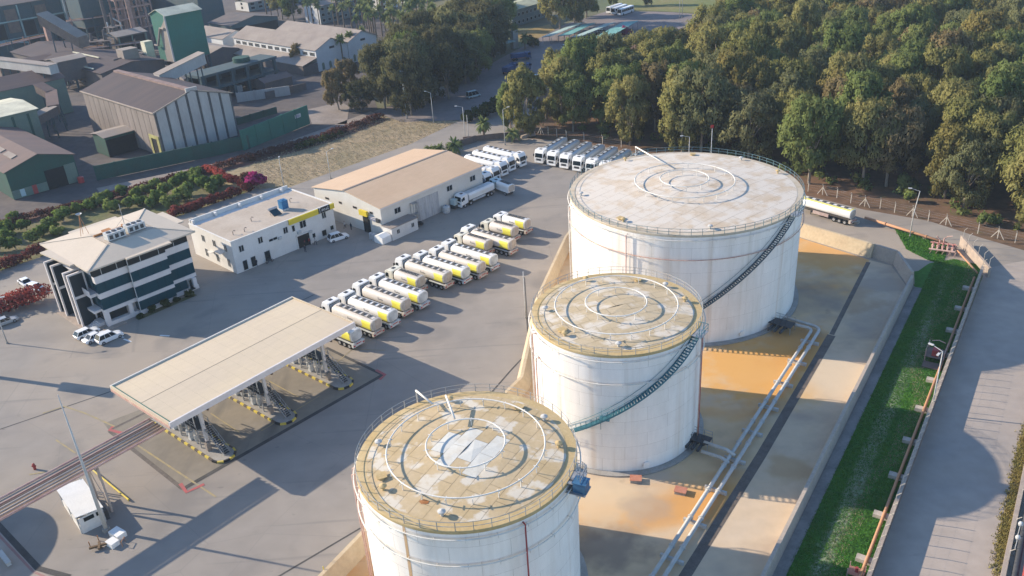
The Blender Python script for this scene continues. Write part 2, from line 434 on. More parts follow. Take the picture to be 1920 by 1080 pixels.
# buildings
M['cream'] = mat('cream_sheet_roof', (0.60, 0.485, 0.33), 0.7, scale=0.05, col2=(0.56, 0.455, 0.325), fine=0.03, stretch=(1, 3, 1), rnd=0.014)
M['peach'] = mat('peach_sheet_roof', (0.57, 0.40, 0.255), 0.7, scale=0.06, col2=(0.54, 0.37, 0.23), fine=0.03, stretch=(1, 3, 1), rnd=0.014)
M['shedwall'] = mat('shed_wall', (0.60, 0.575, 0.52), 0.8, scale=0.3, col2=(0.55, 0.52, 0.46), fine=0.04)
M['whitewall'] = mat('white_wall', (0.66, 0.64, 0.60), 0.8, scale=0.35, col2=(0.60, 0.575, 0.53), fine=0.05)
M['flatroof'] = mat('flat_roof_screed', (0.46, 0.39, 0.315), 0.95, scale=0.18, col2=(0.39, 0.32, 0.25), fine=0.06)
layer(M['flatroof'], (0.24, 0.20, 0.16), 0.16, (0.62, 0.78), (1, 1, 1), 'Object', 0.6)
M['officeroof'] = mat('office_roof', (0.54, 0.455, 0.355), 0.75, scale=0.2, col2=(0.51, 0.43, 0.335), fine=0.03)
M['officewhite'] = mat('office_cladding', (0.66, 0.61, 0.575), 0.6, scale=0.4, amt=0.05, fine=0.03)
M['glassblue'] = glass('office_glass', (0.006, 0.045, 0.06), 0.2)
M['glassdark'] = glass('dark_glass', (0.015, 0.02, 0.022), 0.15)
M['frame'] = mat('white_window_frame', (0.55, 0.55, 0.53), 0.6, scale=2, fine=0.03)
M['fin'] = glass('dark_fin_panel', (0.012, 0.022, 0.03), 0.3)
M['yellowsign'] = mat('yellow_sign', (0.66, 0.50, 0.03), 0.5, scale=0.5, col2=(0.60, 0.46, 0.05), fine=0.03)
M['paleyellow'] = mat('pale_yellow_paint', (0.42, 0.38, 0.14), 0.7, scale=0.6, fine=0.08)
M['kerbdull'] = mat('worn_kerb', (0.13, 0.105, 0.085), 0.85, scale=0.8, fine=0.12)
M['signblue'] = mat('blue_sign', (0.12, 0.12, 0.30), 0.5, scale=0.5, fine=0.03)
M['tankblue'] = mat('blue_plastic', (0.02, 0.14, 0.30), 0.5, scale=0.8, fine=0.05)
M['door'] = mat('grey_sheet_door', (0.46, 0.46, 0.46), 0.6, scale=0.5, fine=0.05, stretch=(4, 4, 0.3))
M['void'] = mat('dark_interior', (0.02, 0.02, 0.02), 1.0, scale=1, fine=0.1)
M['hallroof'] = mat('dark_corrugated_roof', (0.056, 0.043, 0.046), 0.85, scale=0.12, col2=(0.078, 0.056, 0.054), fine=0.06, stretch=(0.3, 2, 1))
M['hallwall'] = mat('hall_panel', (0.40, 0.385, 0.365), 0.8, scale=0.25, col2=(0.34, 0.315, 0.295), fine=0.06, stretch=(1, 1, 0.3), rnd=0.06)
M['hallgap'] = mat('hall_strip', (0.12, 0.115, 0.115), 0.8, scale=0.4, fine=0.08)
M['pinkridge'] = mat('ridge_sheet', (0.27, 0.18, 0.15), 0.8, scale=0.4, fine=0.06)
M['green'] = mat('green_sheet', (0.03, 0.14, 0.105), 0.75, scale=0.15, col2=(0.03, 0.12, 0.085), fine=0.05)
M['greendark'] = mat('green_sheet_dark', (0.028, 0.082, 0.062), 0.85, scale=0.3, col2=(0.035, 0.07, 0.055), fine=0.1)
M['greenpale'] = mat('pale_green_wall', (0.16, 0.20, 0.15), 0.85, scale=0.3, col2=(0.13, 0.17, 0.14), fine=0.08)
M['brownroof'] = mat('brown_sheet_roof', (0.17, 0.112, 0.092), 0.85, scale=0.1, col2=(0.13, 0.095, 0.085), fine=0.06, stretch=(0.3, 2, 1))
M['greyroof'] = mat('grey_beige_roof', (0.29, 0.245, 0.205), 0.85, scale=0.12, col2=(0.22, 0.18, 0.155), fine=0.05)
M['paleroof'] = mat('pale_roof', (0.66, 0.62, 0.46), 0.8, scale=0.15, fine=0.04)
M['grime'] = mat('grimy_cladding', (0.10, 0.092, 0.09), 0.9, scale=0.2, col2=(0.15, 0.115, 0.10), fine=0.1)
M['grimeteal'] = mat('grimy_teal_cladding', (0.055, 0.09, 0.10), 0.9, scale=0.2, col2=(0.08, 0.10, 0.10), fine=0.1)
M['pinksteel'] = mat('pink_oxide_steel', (0.40, 0.24, 0.19), 0.8, scale=0.8, fine=0.1)
M['facade'] = mat('dim_facade', (0.17, 0.21, 0.21), 0.7, scale=0.3, col2=(0.13, 0.17, 0.17), fine=0.06)
M['bridgepipe'] = mat('bridge_pipe', (0.42, 0.355, 0.30), 0.7, scale=0.5, col2=(0.36, 0.29, 0.24), fine=0.08)
M['carporta'] = mat('carport_sheet', (0.16, 0.36, 0.33), 0.7, scale=0.4, fine=0.05)
M['carportb'] = mat('carport_sheet_pale', (0.34, 0.45, 0.42), 0.7, scale=0.4, fine=0.05)
M['adminroof'] = mat('admin_roof', (0.42, 0.42, 0.28), 0.85, scale=0.3, fine=0.06)
M['brickred'] = mat('red_cover', (0.42, 0.16, 0.10), 0.8, scale=0.8, col2=(0.50, 0.24, 0.16), fine=0.1)
# vehicles
M['truckwhite'] = mat('truck_white', (0.80, 0.79, 0.76), 0.4, scale=0.5, amt=0.04, fine=0.03, spec=0.4)
M['truckcream'] = mat('truck_cream', (0.70, 0.66, 0.53), 0.45, scale=0.5, amt=0.05, fine=0.03, spec=0.4)
M['truckrear'] = mat('truck_dusty_rear', (0.50, 0.44, 0.38), 0.6, scale=0.9, col2=(0.40, 0.33, 0.27), fine=0.08)
M['truckpanel'] = mat('truck_cab_back', (0.56, 0.58, 0.58), 0.5, scale=0.6, fine=0.04)
M['tankwhite'] = mat('tanker_white', (0.80, 0.785, 0.75), 0.45, scale=0.5, col2=(0.66, 0.63, 0.57), fine=0.04, stretch=(0.5, 2, 2), spec=0.4, rnd=0.03)
M['tankdusty'] = mat('tanker_dusty', (0.66, 0.615, 0.55), 0.5, scale=0.5, col2=(0.57, 0.50, 0.42), fine=0.06, stretch=(0.5, 2, 2))
M['yellowband'] = mat('tanker_yellow', (0.78, 0.70, 0.10), 0.45, scale=0.6, amt=0.04, fine=0.03)
M['hatch'] = mat('tanker_hatch', (0.07, 0.07, 0.065), 0.7, scale=3, col2=(0.16, 0.15, 0.14), fine=0.2)
M['redlight'] = mat('red_reflector', (0.40, 0.03, 0.03), 0.4, scale=2, fine=0.05)
M['bumper'] = mat('rear_bumper', (0.46, 0.36, 0.32), 0.6, scale=1.2, col2=(0.35, 0.25, 0.22), fine=0.1)
M['rim'] = mat('steel_rim', (0.45, 0.44, 0.42), 0.5, 0.3, scale=2, fine=0.1)
M['carglass'] = glass('car_glass', (0.012, 0.018, 0.022), 0.08)
M['lamp'] = glass('lamp_glass', (0.6, 0.6, 0.58), 0.2)
M['carwhite'] = mat('car_white', (0.76, 0.765, 0.76), 0.3, scale=0.5, amt=0.02, fine=0.01, spec=0.5)
M['carteal'] = mat('van_pale_teal', (0.42, 0.52, 0.52), 0.35, scale=0.5, amt=0.02, fine=0.01, spec=0.5)
M['carsilver'] = mat('car_silver', (0.42, 0.43, 0.43), 0.35, 0.3, scale=0.5, amt=0.02, fine=0.01)
M['carred'] = mat('car_red', (0.42, 0.05, 0.05), 0.35, scale=0.5, amt=0.02, fine=0.01)
M['cardark'] = mat('car_dark', (0.06, 0.065, 0.07), 0.35, scale=0.5, amt=0.02, fine=0.01)
M['truckblue'] = mat('truck_blue', (0.03, 0.08, 0.20), 0.5, scale=0.5, fine=0.05)
# plants
def leaf(name, a, b, c, scale=0.35, transl=0.40):
    m = bpy.data.materials.new(name); m.use_nodes = True
    nt = m.node_tree; N = nt.nodes; L = nt.links
    for n in list(N):
        if n.type != 'OUTPUT_MATERIAL': N.remove(n)
    out = [n for n in N if n.type == 'OUTPUT_MATERIAL'][0]
    tc = N.new('ShaderNodeTexCoord'); nz = N.new('ShaderNodeTexNoise')
    nz.inputs['Scale'].default_value = scale; nz.inputs['Detail'].default_value = 3
    L.new(tc.outputs['Object'], nz.inputs['Vector'])
    oi = N.new('ShaderNodeObjectInfo')
    ad = N.new('ShaderNodeMath'); ad.operation = 'MULTIPLY_ADD'; ad.inputs[1].default_value = 0.55
    L.new(oi.outputs['Random'], ad.inputs[0]); L.new(nz.outputs['Fac'], ad.inputs[2])
    mr = N.new('ShaderNodeMapRange'); mr.inputs['From Min'].default_value = 0.4; mr.inputs['From Max'].default_value = 1.1
    L.new(ad.outputs[0], mr.inputs['Value'])
    rp = N.new('ShaderNodeValToRGB')
    rp.color_ramp.elements[0].color = tuple(a) + (1,); rp.color_ramp.elements[1].color = tuple(c) + (1,)
    e = rp.color_ramp.elements.new(0.5); e.color = tuple(b) + (1,)
    L.new(mr.outputs[0], rp.inputs[0])
    df = N.new('ShaderNodeBsdfDiffuse'); tr = N.new('ShaderNodeBsdfTranslucent'); mxs = N.new('ShaderNodeMixShader')
    mxs.inputs[0].default_value = transl
    L.new(rp.outputs[0], df.inputs[0]); L.new(rp.outputs[0], tr.inputs[0])
    L.new(df.outputs[0], mxs.inputs[1]); L.new(tr.outputs[0], mxs.inputs[2]); L.new(mxs.outputs[0], out.inputs[0])
    return m
M['leafolive'] = leaf('leaf_olive', (0.18, 0.185, 0.062), (0.24, 0.23, 0.08), (0.28, 0.255, 0.095))
M['leafgreen'] = leaf('leaf_green', (0.125, 0.17, 0.055), (0.175, 0.215, 0.07), (0.225, 0.245, 0.085))
M['leafbrown'] = leaf('leaf_brown', (0.20, 0.16, 0.08), (0.235, 0.185, 0.09), (0.26, 0.20, 0.10))
M['leafgrey'] = leaf('leaf_grey', (0.145, 0.16, 0.075), (0.19, 0.195, 0.09), (0.225, 0.215, 0.10))
M['leafdark'] = leaf('leaf_dark', (0.085, 0.09, 0.045), (0.11, 0.11, 0.055), (0.14, 0.13, 0.065))
M['leafyellow'] = leaf('leaf_yellow', (0.20, 0.18, 0.06), (0.23, 0.20, 0.07), (0.26, 0.205, 0.07))
M['leafcitrus'] = leaf('leaf_citrus', (0.11, 0.17, 0.045), (0.16, 0.22, 0.06), (0.22, 0.26, 0.085), 0.6)
M['leafpalm'] = leaf('leaf_palm', (0.12, 0.16, 0.06), (0.18, 0.21, 0.08), (0.26, 0.26, 0.11), 0.6)
M['leafbush'] = leaf('leaf_bush', (0.04, 0.06, 0.02), (0.06, 0.08, 0.025), (0.08, 0.10, 0.03), 0.6)
M['bract'] = leaf('bougainvillea_bract', (0.17, 0.05, 0.045), (0.21, 0.06, 0.055), (0.15, 0.06, 0.045), 0.5)
M['bractred'] = leaf('bougainvillea_red', (0.24, 0.055, 0.05), (0.29, 0.065, 0.055), (0.21, 0.06, 0.05), 0.5)
M['bractdark'] = leaf('bougainvillea_faded', (0.10, 0.045, 0.04), (0.12, 0.055, 0.045), (0.08, 0.055, 0.04), 0.3)
M['magenta'] = leaf('magenta_flower', (0.30, 0.03, 0.14), (0.34, 0.04, 0.17), (0.22, 0.04, 0.12), 0.6)
M['skirt'] = mat('palm_dead_fronds', (0.20, 0.12, 0.06), 1.0, scale=1.5, fine=0.2)
M['bark'] = mat('eucalyptus_bark', (0.34, 0.29, 0.23), 0.9, scale=0.8, col2=(0.22, 0.17, 0.13), fine=0.15, stretch=(1, 1, 0.3))
M['palmbark'] = mat('palm_bark', (0.20, 0.155, 0.115), 0.95, scale=2, fine=0.2, stretch=(1, 1, 3))
M['skin'] = mat('skin', (0.36, 0.22, 0.15), 0.7, scale=3, fine=0.03)
M['clothred'] = mat('red_cloth', (0.26, 0.05, 0.05), 0.9, scale=3, fine=0.1)
M['clothdark'] = mat('dark_cloth', (0.03, 0.035, 0.05), 0.9, scale=3, fine=0.1)
M['clothwhite'] = mat('white_cloth', (0.60, 0.58, 0.55), 0.9, scale=3, fine=0.05)
M['hair'] = mat('dark_hair', (0.02, 0.015, 0.012), 0.8, scale=5, fine=0.1)

# ------------------------------------------------------------------ ground
def sheet(name, pts, z, m, kind='structure', label=None, cat=None):
    o = MB().poly([(p[0], p[1], z) for p in pts]).obj(name, m)
    tag(o, label, cat, None, kind)
    return o

sheet('ground', [(-3000, -500), (3000, -500), (3000, 4500), (-3000, 4500)], -0.24, M['land'])
sheet('forest_floor', [(-0.38, 284.15), (6.67, 246.42), (23.20, 237.77), (49.28, 214.14), (70.27, 187.36), (79.37, 177.19), (90.00, 168.96), (96.04, 159.25), (110.06, 144.53), (135.87, 145.21), (268.95, 319.13), (128.34, 496.99), (96.03, 417.95), (74.99, 386.39), (33.49, 346.16), (20.00, 307.24)], -0.20, M['soil'])
sheet('factory_ground', [(-173.34, 194.21), (-129.37, 209.15), (-77.10, 243.00), (-56.88, 265.95), (-39.94, 283.49), (-49.81, 334.36), (-39.36, 384.06), (-65.81, 495.83), (-244.46, 680.58), (-456.81, 779.35), (-530.50, 596.34)], -0.18, M['factground'])
sheet('orchard_ground', [(-138.53, 145.52), (-123.74, 163.94), (-112.80, 175.69), (-106.76, 181.94), (-80.38, 203.05), (-63.43, 219.79), (-74.84, 249.80), (-85.50, 241.42), (-129.37, 209.15), (-168.59, 187.58)], -0.16, M['orchard'])
sheet('dry_field', [(-73.62, 244.66), (-56.40, 263.06), (-39.80, 282.19), (-29.19, 277.17), (-13.39, 271.00), (-27.17, 249.71), (-57.51, 218.67), (-65.16, 214.99), (-83.07, 232.82)], -0.14, M['dry'])
sheet('factory_path', [(-112.72, 229.15), (-78.12, 247.04), (-57.77, 271.28), (-43.65, 289.56), (-39.87, 282.84), (-54.67, 262.68), (-75.43, 239.38), (-109.06, 223.56)], -0.12, M['path'])
sheet('dirt_clearing', [(-66.71, 297.21), (-55.81, 304.91), (-51.88, 296.95), (-49.89, 275.96), (-61.62, 278.70)], -0.12, M['path'])
sheet('car_park', [(-32.07, 274.20), (-10.84, 271.60), (11.80, 296.11), (28.73, 329.30), (39.54, 362.27), (74.56, 384.14), (104.08, 414.90), (86.47, 433.28), (57.21, 447.74), (33.48, 420.31), (1.96, 357.71), (-16.46, 317.09), (-42.72, 289.33)], -0.10, M['carpark'])
sheet('lawn', [(60.55, 452.71), (105.34, 420.11), (126.14, 488.17), (70.11, 523.57)], -0.14, mat('far_lawn', (0.13, 0.16, 0.05), 1.0, scale=0.05, col2=(0.20, 0.17, 0.07), fine=0.1, coord='World'))
sheet('dry_lawn', [(8.32, 406.98), (26.09, 422.99), (28.32, 402.57), (13.03, 386.17)], -0.12, mat('far_dry_lawn', (0.30, 0.21, 0.08), 1.0, scale=0.05, fine=0.1, coord='World'))
YARD = [(-88.38, 67.13), (-144.96, 140.66), (-124.50, 165.24), (-113.37, 176.86), (-107.33, 183.18), (-80.72, 204.16), (-66.22, 219.52), (-57.51, 218.67), (-27.17, 249.71), (-11.72, 273.02), (1.51, 289.02), (13.53, 294.24), (9.89, 259.74), (6.74, 247.96), (23.40, 239.70), (49.63, 215.75), (70.81, 188.98), (79.95, 178.67), (90.63, 170.33), (96.67, 160.50), (105.79, 147.55), (132.22, 128.37), (71.89, 54.80)]
sheet('yard', YARD, 0.0, M['yard'])

# perimeter road strip outside the right fence
def strip(path, wd, off=0.0):
    Lp, Rp = [], []
    n = len(path)
    for i in range(n):
        a = Vector(path[max(i-1, 0)][:2]); b = Vector(path[min(i+1, n-1)][:2])
        t = (b - a).normalized(); nn = Vector((-t.y, t.x))
        p = Vector(path[i][:2])
        Lp.append(p + nn*(wd/2 + off)); Rp.append(p + nn*(-wd/2 + off))
    return [tuple(v) for v in Lp] + [tuple(v) for v in reversed(Rp)]

FN = [loc2((58.7, 100.9), A55, -60, 0), (58.7, 100.9), (88.6, 143.6)]       # right fence wall, base of its inner face
sheet('perimeter_road', [FN[0], FN[2], (92, 147), (112, 152), (150, 190), (190, 150), loc2(FN[0], A55, 0, -60)], 0.02, M['road'])

# concrete floor inside the bund: two fields either side of the trench
W_OUT = [(8.0, 47.0), (28.8, 76.6), (72.8, 141.0)]
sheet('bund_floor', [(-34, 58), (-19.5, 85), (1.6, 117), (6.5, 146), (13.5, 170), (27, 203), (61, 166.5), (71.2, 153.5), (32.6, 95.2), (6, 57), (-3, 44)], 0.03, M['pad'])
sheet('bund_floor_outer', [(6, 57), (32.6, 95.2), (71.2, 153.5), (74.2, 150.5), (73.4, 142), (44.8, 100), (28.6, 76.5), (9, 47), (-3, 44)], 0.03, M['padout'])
sheet('grass_ground', [loc2((28.9, 76.2), A55, -40, -1.2), loc2((72.8, 141.0), A55, 1, -1.6), (75.5, 147), (78.23, 147.55), (81.58, 150.37), (87.11, 151.45), (90.23, 148.30), FN[2], loc2(FN[1], A55, -60, 0.4)], 0.045, M['grassground'])
sheet('grass_ground', [(82.01, 167.14), (85.73, 162.31), (88.65, 157.28), (83.79, 149.30), (81.92, 152.02), (80.13, 157.10)], 0.045, M['grassground'])
for a_ in (): sheet('gravel_apron', [(73.30, 180.18), (81.12, 175.63), (83.53, 164.90), (86.84, 157.58), (86.67, 150.54), (90.15, 155.49), (79.80, 149.20), (78.63, 149.38), (77.95, 164.99), (71.19, 174.30)], 0.06, M['yard'])

# sloped bund walls
def bund(name, path, wb, wt, h, m, label, side=0.0):
    n = len(path); rings = []
    for i in range(n):
        p = Vector(path[i])
        a = Vector(path[max(i-1, 0)]); b = Vector(path[min(i+1, n-1)])
        if 0 < i < n-1:
            t1 = (p - a).normalized(); t2 = (b - p).normalized(); t = (t1 + t2).normalized()
            k = 1/max(0.4, t.dot(t1))
        else:
            t = (b - a).normalized(); k = 1
        nn = Vector((-t.y, t.x))*k
        rings.append([(p.x + nn.x*q, p.y + nn.y*q, z) for q, z in ((-wb/2, 0), (wb/2, 0), (wt/2 + side, h), (-wt/2 + side, h))])
    o = MB().loft(rings, 0).obj(name, m)
    return tag(o, label, 'wall')
bund('bund_wall', [(-36, 58), (-20.2, 84.5), (0.6, 116.6), (5.4, 146), (12.2, 170), (26.5, 204)], 2.4, 0.5, 2.2, M['bund'], 'long buff sloping bund wall between the storage tanks and the truck yard')
bund('bund_wall', [(27.6, 204.6), (62.2, 167.2), (72.4, 154.9)], 2.0, 0.5, 2.8, M['bund'], 'cream sunlit bund wall beyond the largest tank')
bund('bund_wall', [(72.6, 155.1), (75.4, 151.4)], 1.6, 0.5, 2.7, M['bundgrey'], 'short angled corner piece of the bund wall by the green verge')
bund('bund_wall', [(75.5, 151.2), (74.4, 142.3)], 1.4, 0.5, 2.7, M['bundgrey'], 'short bund wall length between the angled corner and the long grass side')
bund('bund_wall', [(74.3, 142.0), (45.4, 100.0), (29.4, 76.6), (9.0, 46.8)], 0.9, 0.45, 2.2, M['bundgrey'], 'long low bund wall beside the shaded grass strip')
sheet('gutter', [loc2((29.4, 76.6), A55, -40, -1.9), loc2((74.2, 141.6), A55, 0, -1.9), loc2((74.2, 141.6), A55, 0, -0.5), loc2((29.4, 76.6), A55, -40, -0.5)], 0.07, M['gutter'])

# trench along the pipes, expansion joints and channels in the yard
sheet('drain_trench', strip([(4.3, 55.3), (18.3, 75.1), (33.0, 95.7), (53.8, 126.2)], 1.35), 0.045, M['trench'])
sheet('drain_trench', strip([(53.9, 126.4), (70.6, 152.6)], 0.8), 0.047, M['trench'])
JOINT = mat('joint_filler', (0.085, 0.08, 0.075), 0.9, scale=0.5, fine=0.15, coord='World')
for pts, wd in (([(-32.59, 77.60), (-20.84, 87.36), (-4.09, 116.42), (-0.91, 122.37), (2.20, 127.77), (2.61, 156.18)], 0.28), ([(-68.61, 123.65), (-39.44, 154.85)], 0.22), ([(-82.62, 114.78), (-68.61, 123.65)], 0.25),
                ([(-69.06, 124.83), (-49.61, 143.72)], 0.2)):
    sheet('expansion_joint', strip(pts, wd), 0.012, JOINT)
CH = [(-64.27, 112.32), (-48.02, 96.95), (-22.54, 123.24), (-33.67, 133.49)]
sheet('loading_floor', [CH[0], CH[1], CH[2], (-35.5, 135.5), (-66.0, 114.5)], 0.010, layer(mat('loading_bay_concrete', (0.25, 0.215, 0.165), 0.9, scale=0.08, col2=(0.205, 0.18, 0.145), fine=0.07, coord='World'), (0.12, 0.11, 0.095), 0.12, (0.52, 0.7), (2.4, 0.25, 1), 'World', 0.7, rot=-A46))
sheet('drain_channel', strip([CH[0], CH[1]], 0.6), 0.022, M['trench'])
sheet('drain_channel', strip([CH[1], CH[2]], 0.75), 0.024, JOINT)
sheet('drain_channel', strip([CH[2], CH[3]], 0.6), 0.022, JOINT)
sheet('drain_channel', strip([(-64.45, 112.34), (-59.05, 117.90)], 0.5), 0.026, M['trench'])
for a, c, b in (((-48.78, 98.17), (-47.27, 96.20), (-45.23, 97.69)), ((-23.88, 124.90), (-22.18, 123.20), (-22.93, 121.83)), ((-62.06, 111.52), (-64.38, 112.61), (-64.10, 113.42))):
    sheet('red_corner_mark', strip([a, c, b], 0.55), 0.034, M['redpaint'])
for pts, wd, mm in (([(-59.25, 108.79), (-42.76, 94.75)], 0.28, 'yelfade'), ([(-71.98, 110.85), (-67.33, 107.05)], 0.25, 'yelfade'), ([(-77.53, 118.55), (-74.75, 120.18), (-70.23, 117.71), (-63.84, 113.39)], 0.3, 'yelfade'),
                    ([(-49.24, 115.30), (-43.09, 109.42)], 0.22, 'yelfade'), ([(-41.69, 123.62), (-35.73, 118.19)], 0.22, 'yelfade'), ([(-31.83, 126.56), (-28.95, 132.33), (-22.98, 131.20)], 0.2, 'yelfade'),
                    ([(-39.85, 109.60), (-32.27, 118.24)], 0.22, 'yelfade'), ([(-72.27, 102.59), (-70.10, 102.97)], 0.3, 'yelfade')):
    sheet('yellow_line', strip(pts, wd), 0.032, M[mm])
for a, b in (((-72.82, 141.64), (-70.99, 140.43)), ((-66.21, 142.14), (-64.27, 141.69)), ((-76.08, 144.45), (-73.05, 142.26))):
    sheet('white_line', strip([a, b], 0.35), 0.03, M['white'])
# second bay edge at the lower left
sheet('bay_floor', [(-76.65, 96.69), (-61.43, 82.60), (-57.58, 80.23), (-67.94, 79.85)], 0.012, M['road'])
sheet('drain_channel', strip([(-76.65, 96.69), (-62.11, 83.21), (-57.40, 81.35)], 0.8), 0.026, JOINT)
sheet('red_line', strip([(-76.27, 95.23), (-62.55, 82.71), (-58.53, 80.58)], 0.3), 0.028, M['redfade'])

# ------------------------------------------------------------------ storage tanks
def clip_circle(poly, rad, n=40):
    for q in range(n):
        a = 2*math.pi*q/n; nx, ny = math.cos(a), math.sin(a); out = []
        for i in range(len(poly)):
            p, s = poly[i], poly[i-1]
            dp = p[0]*nx + p[1]*ny - rad; ds = s[0]*nx + s[1]*ny - rad
            if (dp <= 0) != (ds <= 0):
                t = ds/(ds - dp); out.append((s[0] + t*(p[0]-s[0]), s[1] + t*(p[1]-s[1])))
            if dp <= 0: out.append(p)
        poly = out
        if not poly: return []
    return poly

def make_tank(label, cx, cy, rad, h, mshell, mroof, rings, stair, plate, prot, seed, patch=0.0, feed=(), wellr=None, railm='rail'):
    rnd = random.Random(seed)
    t = thing('storage_tank', label, 'storage tank', (cx, cy, 0.03), 0, 'white storage tanks')
    N = 128; slope = 1/15.0
    cone = lambda r: h + 0.12 + (rad - r)*slope
    MB().lathe([(rad - 0.06, 0.25), (rad - 0.06, h)], N, 0).obj('shell', M['roofdirt'], t, smooth=True)
    # curved shell plates, course by course, joints staggered
    npl = 12 if rad < 15 else 20; ncs = 9; sg = 12; hc = (h - 0.27)/ncs; mb = MB(); da = 2*math.pi/npl; g_ = 0.0016*12/rad
    for q in range(sg):
        a0_, a1_ = g_/2 + (da - g_)*q/sg, g_/2 + (da - g_)*(q + 1)/sg
        mb.poly([(rad*math.cos(a0_), rad*math.sin(a0_), 0), (rad*math.cos(a1_), rad*math.sin(a1_), 0), (rad*math.cos(a1_), rad*math.sin(a1_), hc - 0.012), (rad*math.cos(a0_), rad*math.sin(a0_), hc - 0.012)])
    nv = len(mb.V); i_ = []
    pm0 = mb.mesh('shell_plate', True); pm0.materials.append(mshell)
    pm0.normals_split_custom_set([(pm0.vertices[l.vertex_index].co.x/rad, pm0.vertices[l.vertex_index].co.y/rad, 0.0) for l in pm0.loops])
    for ic in range(ncs):
        for ip in range(npl):
            inst('shell_plate', pm0, t, (0, 0, 0.26 + ic*hc), da*(ip + 0.5*(ic % 2)) + 0.11*seed, (1 + (ic % 2)*0.0004,)*2 + (1,))
    MB().lathe([(rad + 0.9, 0.0), (rad + 0.9, 0.22), (rad + 0.05, 0.30)], N, 0).obj('foundation', M['concrete'], t)
    MB().lathe([(rad + 0.07, h - 0.30), (rad + 0.09, h), (rad + 0.05, h + 0.10), (rad - 1.25, cone(rad - 1.25) - 0.02)], N, 0).obj('roof_edge', M['roofedge3' if rad > 15 else 'roofedge'], t)
    MB().lathe([(rad - 1.0, cone(rad - 1.0) - 0.10), (rad*0.5, cone(rad*0.5) - 0.10), (0.05, cone(0.05) - 0.10)], 64, 0, cap=True).obj('roof', M['roofdirt'], t)
    # roof plates laid in rows
    pw, pl = plate
    rr = rad - 1.1
    c, s = math.cos(prot), math.sin(prot)
    ny = int(math.ceil(rr/pw))
    for iy in range(-ny, ny):
        off = (iy % 2)*pl*0.5
        y0 = iy*pw + 0.018; y1 = (iy + 1)*pw - 0.018
        ix0 = int(-rr/pl) - 2
        for ix in range(ix0, -ix0 + 1):
            x0 = ix*pl + off + 0.018; x1 = (ix + 1)*pl + off - 0.018
            mb = MB(); k = max(1, int((x1 - x0)/2.2)); zz = rnd.uniform(0, 0.012)
            for j in range(k):
                xa = x0 + (x1 - x0)*j/k; xb = x0 + (x1 - x0)*(j + 1)/k
                pg = clip_circle([(xa, y0), (xb, y0), (xb, y1), (xa, y1)], rr)
                if len(pg) >= 3:
                    mx = sum(p[0] for p in pg)/len(pg); my = sum(p[1] for p in pg)/len(pg)
                    T = lambda p: (c*p[0] - s*p[1], s*p[0] + c*p[1], cone(math.hypot(*p)) + zz)
                    base = len(mb.V)
                    mb.V += [T(p) for p in pg] + [T((mx, my))]
                    for q in range(len(pg)):
                        mb.F.append((base + q, base + (q + 1) % len(pg), base + len(pg))); mb.M.append(0)
            if mb.F:
                q_ = T(((x0 + x1)/2, (y0 + y1)/2)) if 0 else None
                xm, ym = (max(-rr, x0) + min(rr, x1))/2, (y0 + y1)/2
                white = patch and math.hypot(xm, ym) < patch*rnd.uniform(0.75, 1.2)
                mb.obj('roof_plate', M['roofpatch'] if white else mroof, t)
    if False:
        mb = MB(); q = 40; ring = []
        for i in range(q):
            a = 2*math.pi*i/q; r = patch*(0.92 + 0.16*rnd.random()); ring.append((r*math.cos(a), r*math.sin(a), cone(r) + 0.03))
        base = len(mb.V); mb.V += ring + [(0, 0, cone(0) + 0.03)]
        for i in range(q): mb.F.append((base + i, base + (i + 1) % q, base + q)); mb.M.append(0)
        mb.obj('roof_patch', M['roofpatch'], t)
    # handrail round the rim
    npost = int(2*math.pi*rad/1.75)
    pm = MB().boxp(-0.035, 0.035, -0.035, 0.035, 0, 1.12).mesh('handrail_post'); pm.materials.append(M[railm])
    for i in range(npost):
        a = 2*math.pi*i/npost
        inst('handrail_post', pm, t, ((rad + 0.02)*math.cos(a), (rad + 0.02)*math.sin(a), h + 0.05), a)
    for z in (0.62, 1.15):
        MB().tube([((rad + 0.02)*math.cos(2*math.pi*i/96), (rad + 0.02)*math.sin(2*math.pi*i/96), h + z) for i in range(96)], 0.035, 5, 0, True).obj('guard_rail', M[railm], t)
    # raised spray rings on the roof with their legs
    for r in rings:
        rr2 = r*rad
        MB().tube([(rr2*math.cos(2*math.pi*i/72), rr2*math.sin(2*math.pi*i/72), cone(rr2) + 0.95) for i in range(72)], 0.085, 6, 0, True).obj('spray_ring', M['pipewhite'], t, smooth=True)
        nl = max(8, int(2*math.pi*rr2/2.6))
        lm = MB().boxp(-0.04, 0.04, -0.04, 0.04, -0.9, 0).boxp(-0.32, 0.32, -0.03, 0.03, -0.08, 0).mesh('ring_leg'); lm.materials.append(M['pipewhite'])
        for i in range(nl):
            a = 2*math.pi*(i + 0.3)/nl
            inst('ring_leg', lm, t, (rr2*math.cos(a), rr2*math.sin(a), cone(rr2) + 0.92), a)
    for (r0, a0, z0), (r1, a1, z1) in feed:
        p = [(r0*rad*math.cos(R(a0)), r0*rad*math.sin(R(a0)), h + z0), (r1*rad*math.cos(R(a1)), r1*rad*math.sin(R(a1)), cone(r1*rad) + z1)]
        MB().tube(p, 0.13, 7).obj('feed_pipe', M['pipewhite'], t, smooth=True)
        MB().boxp(-0.06, 0.06, -0.06, 0.06, -z0, 0).obj('pipe_support', M['pipewhite'], t, p[0])
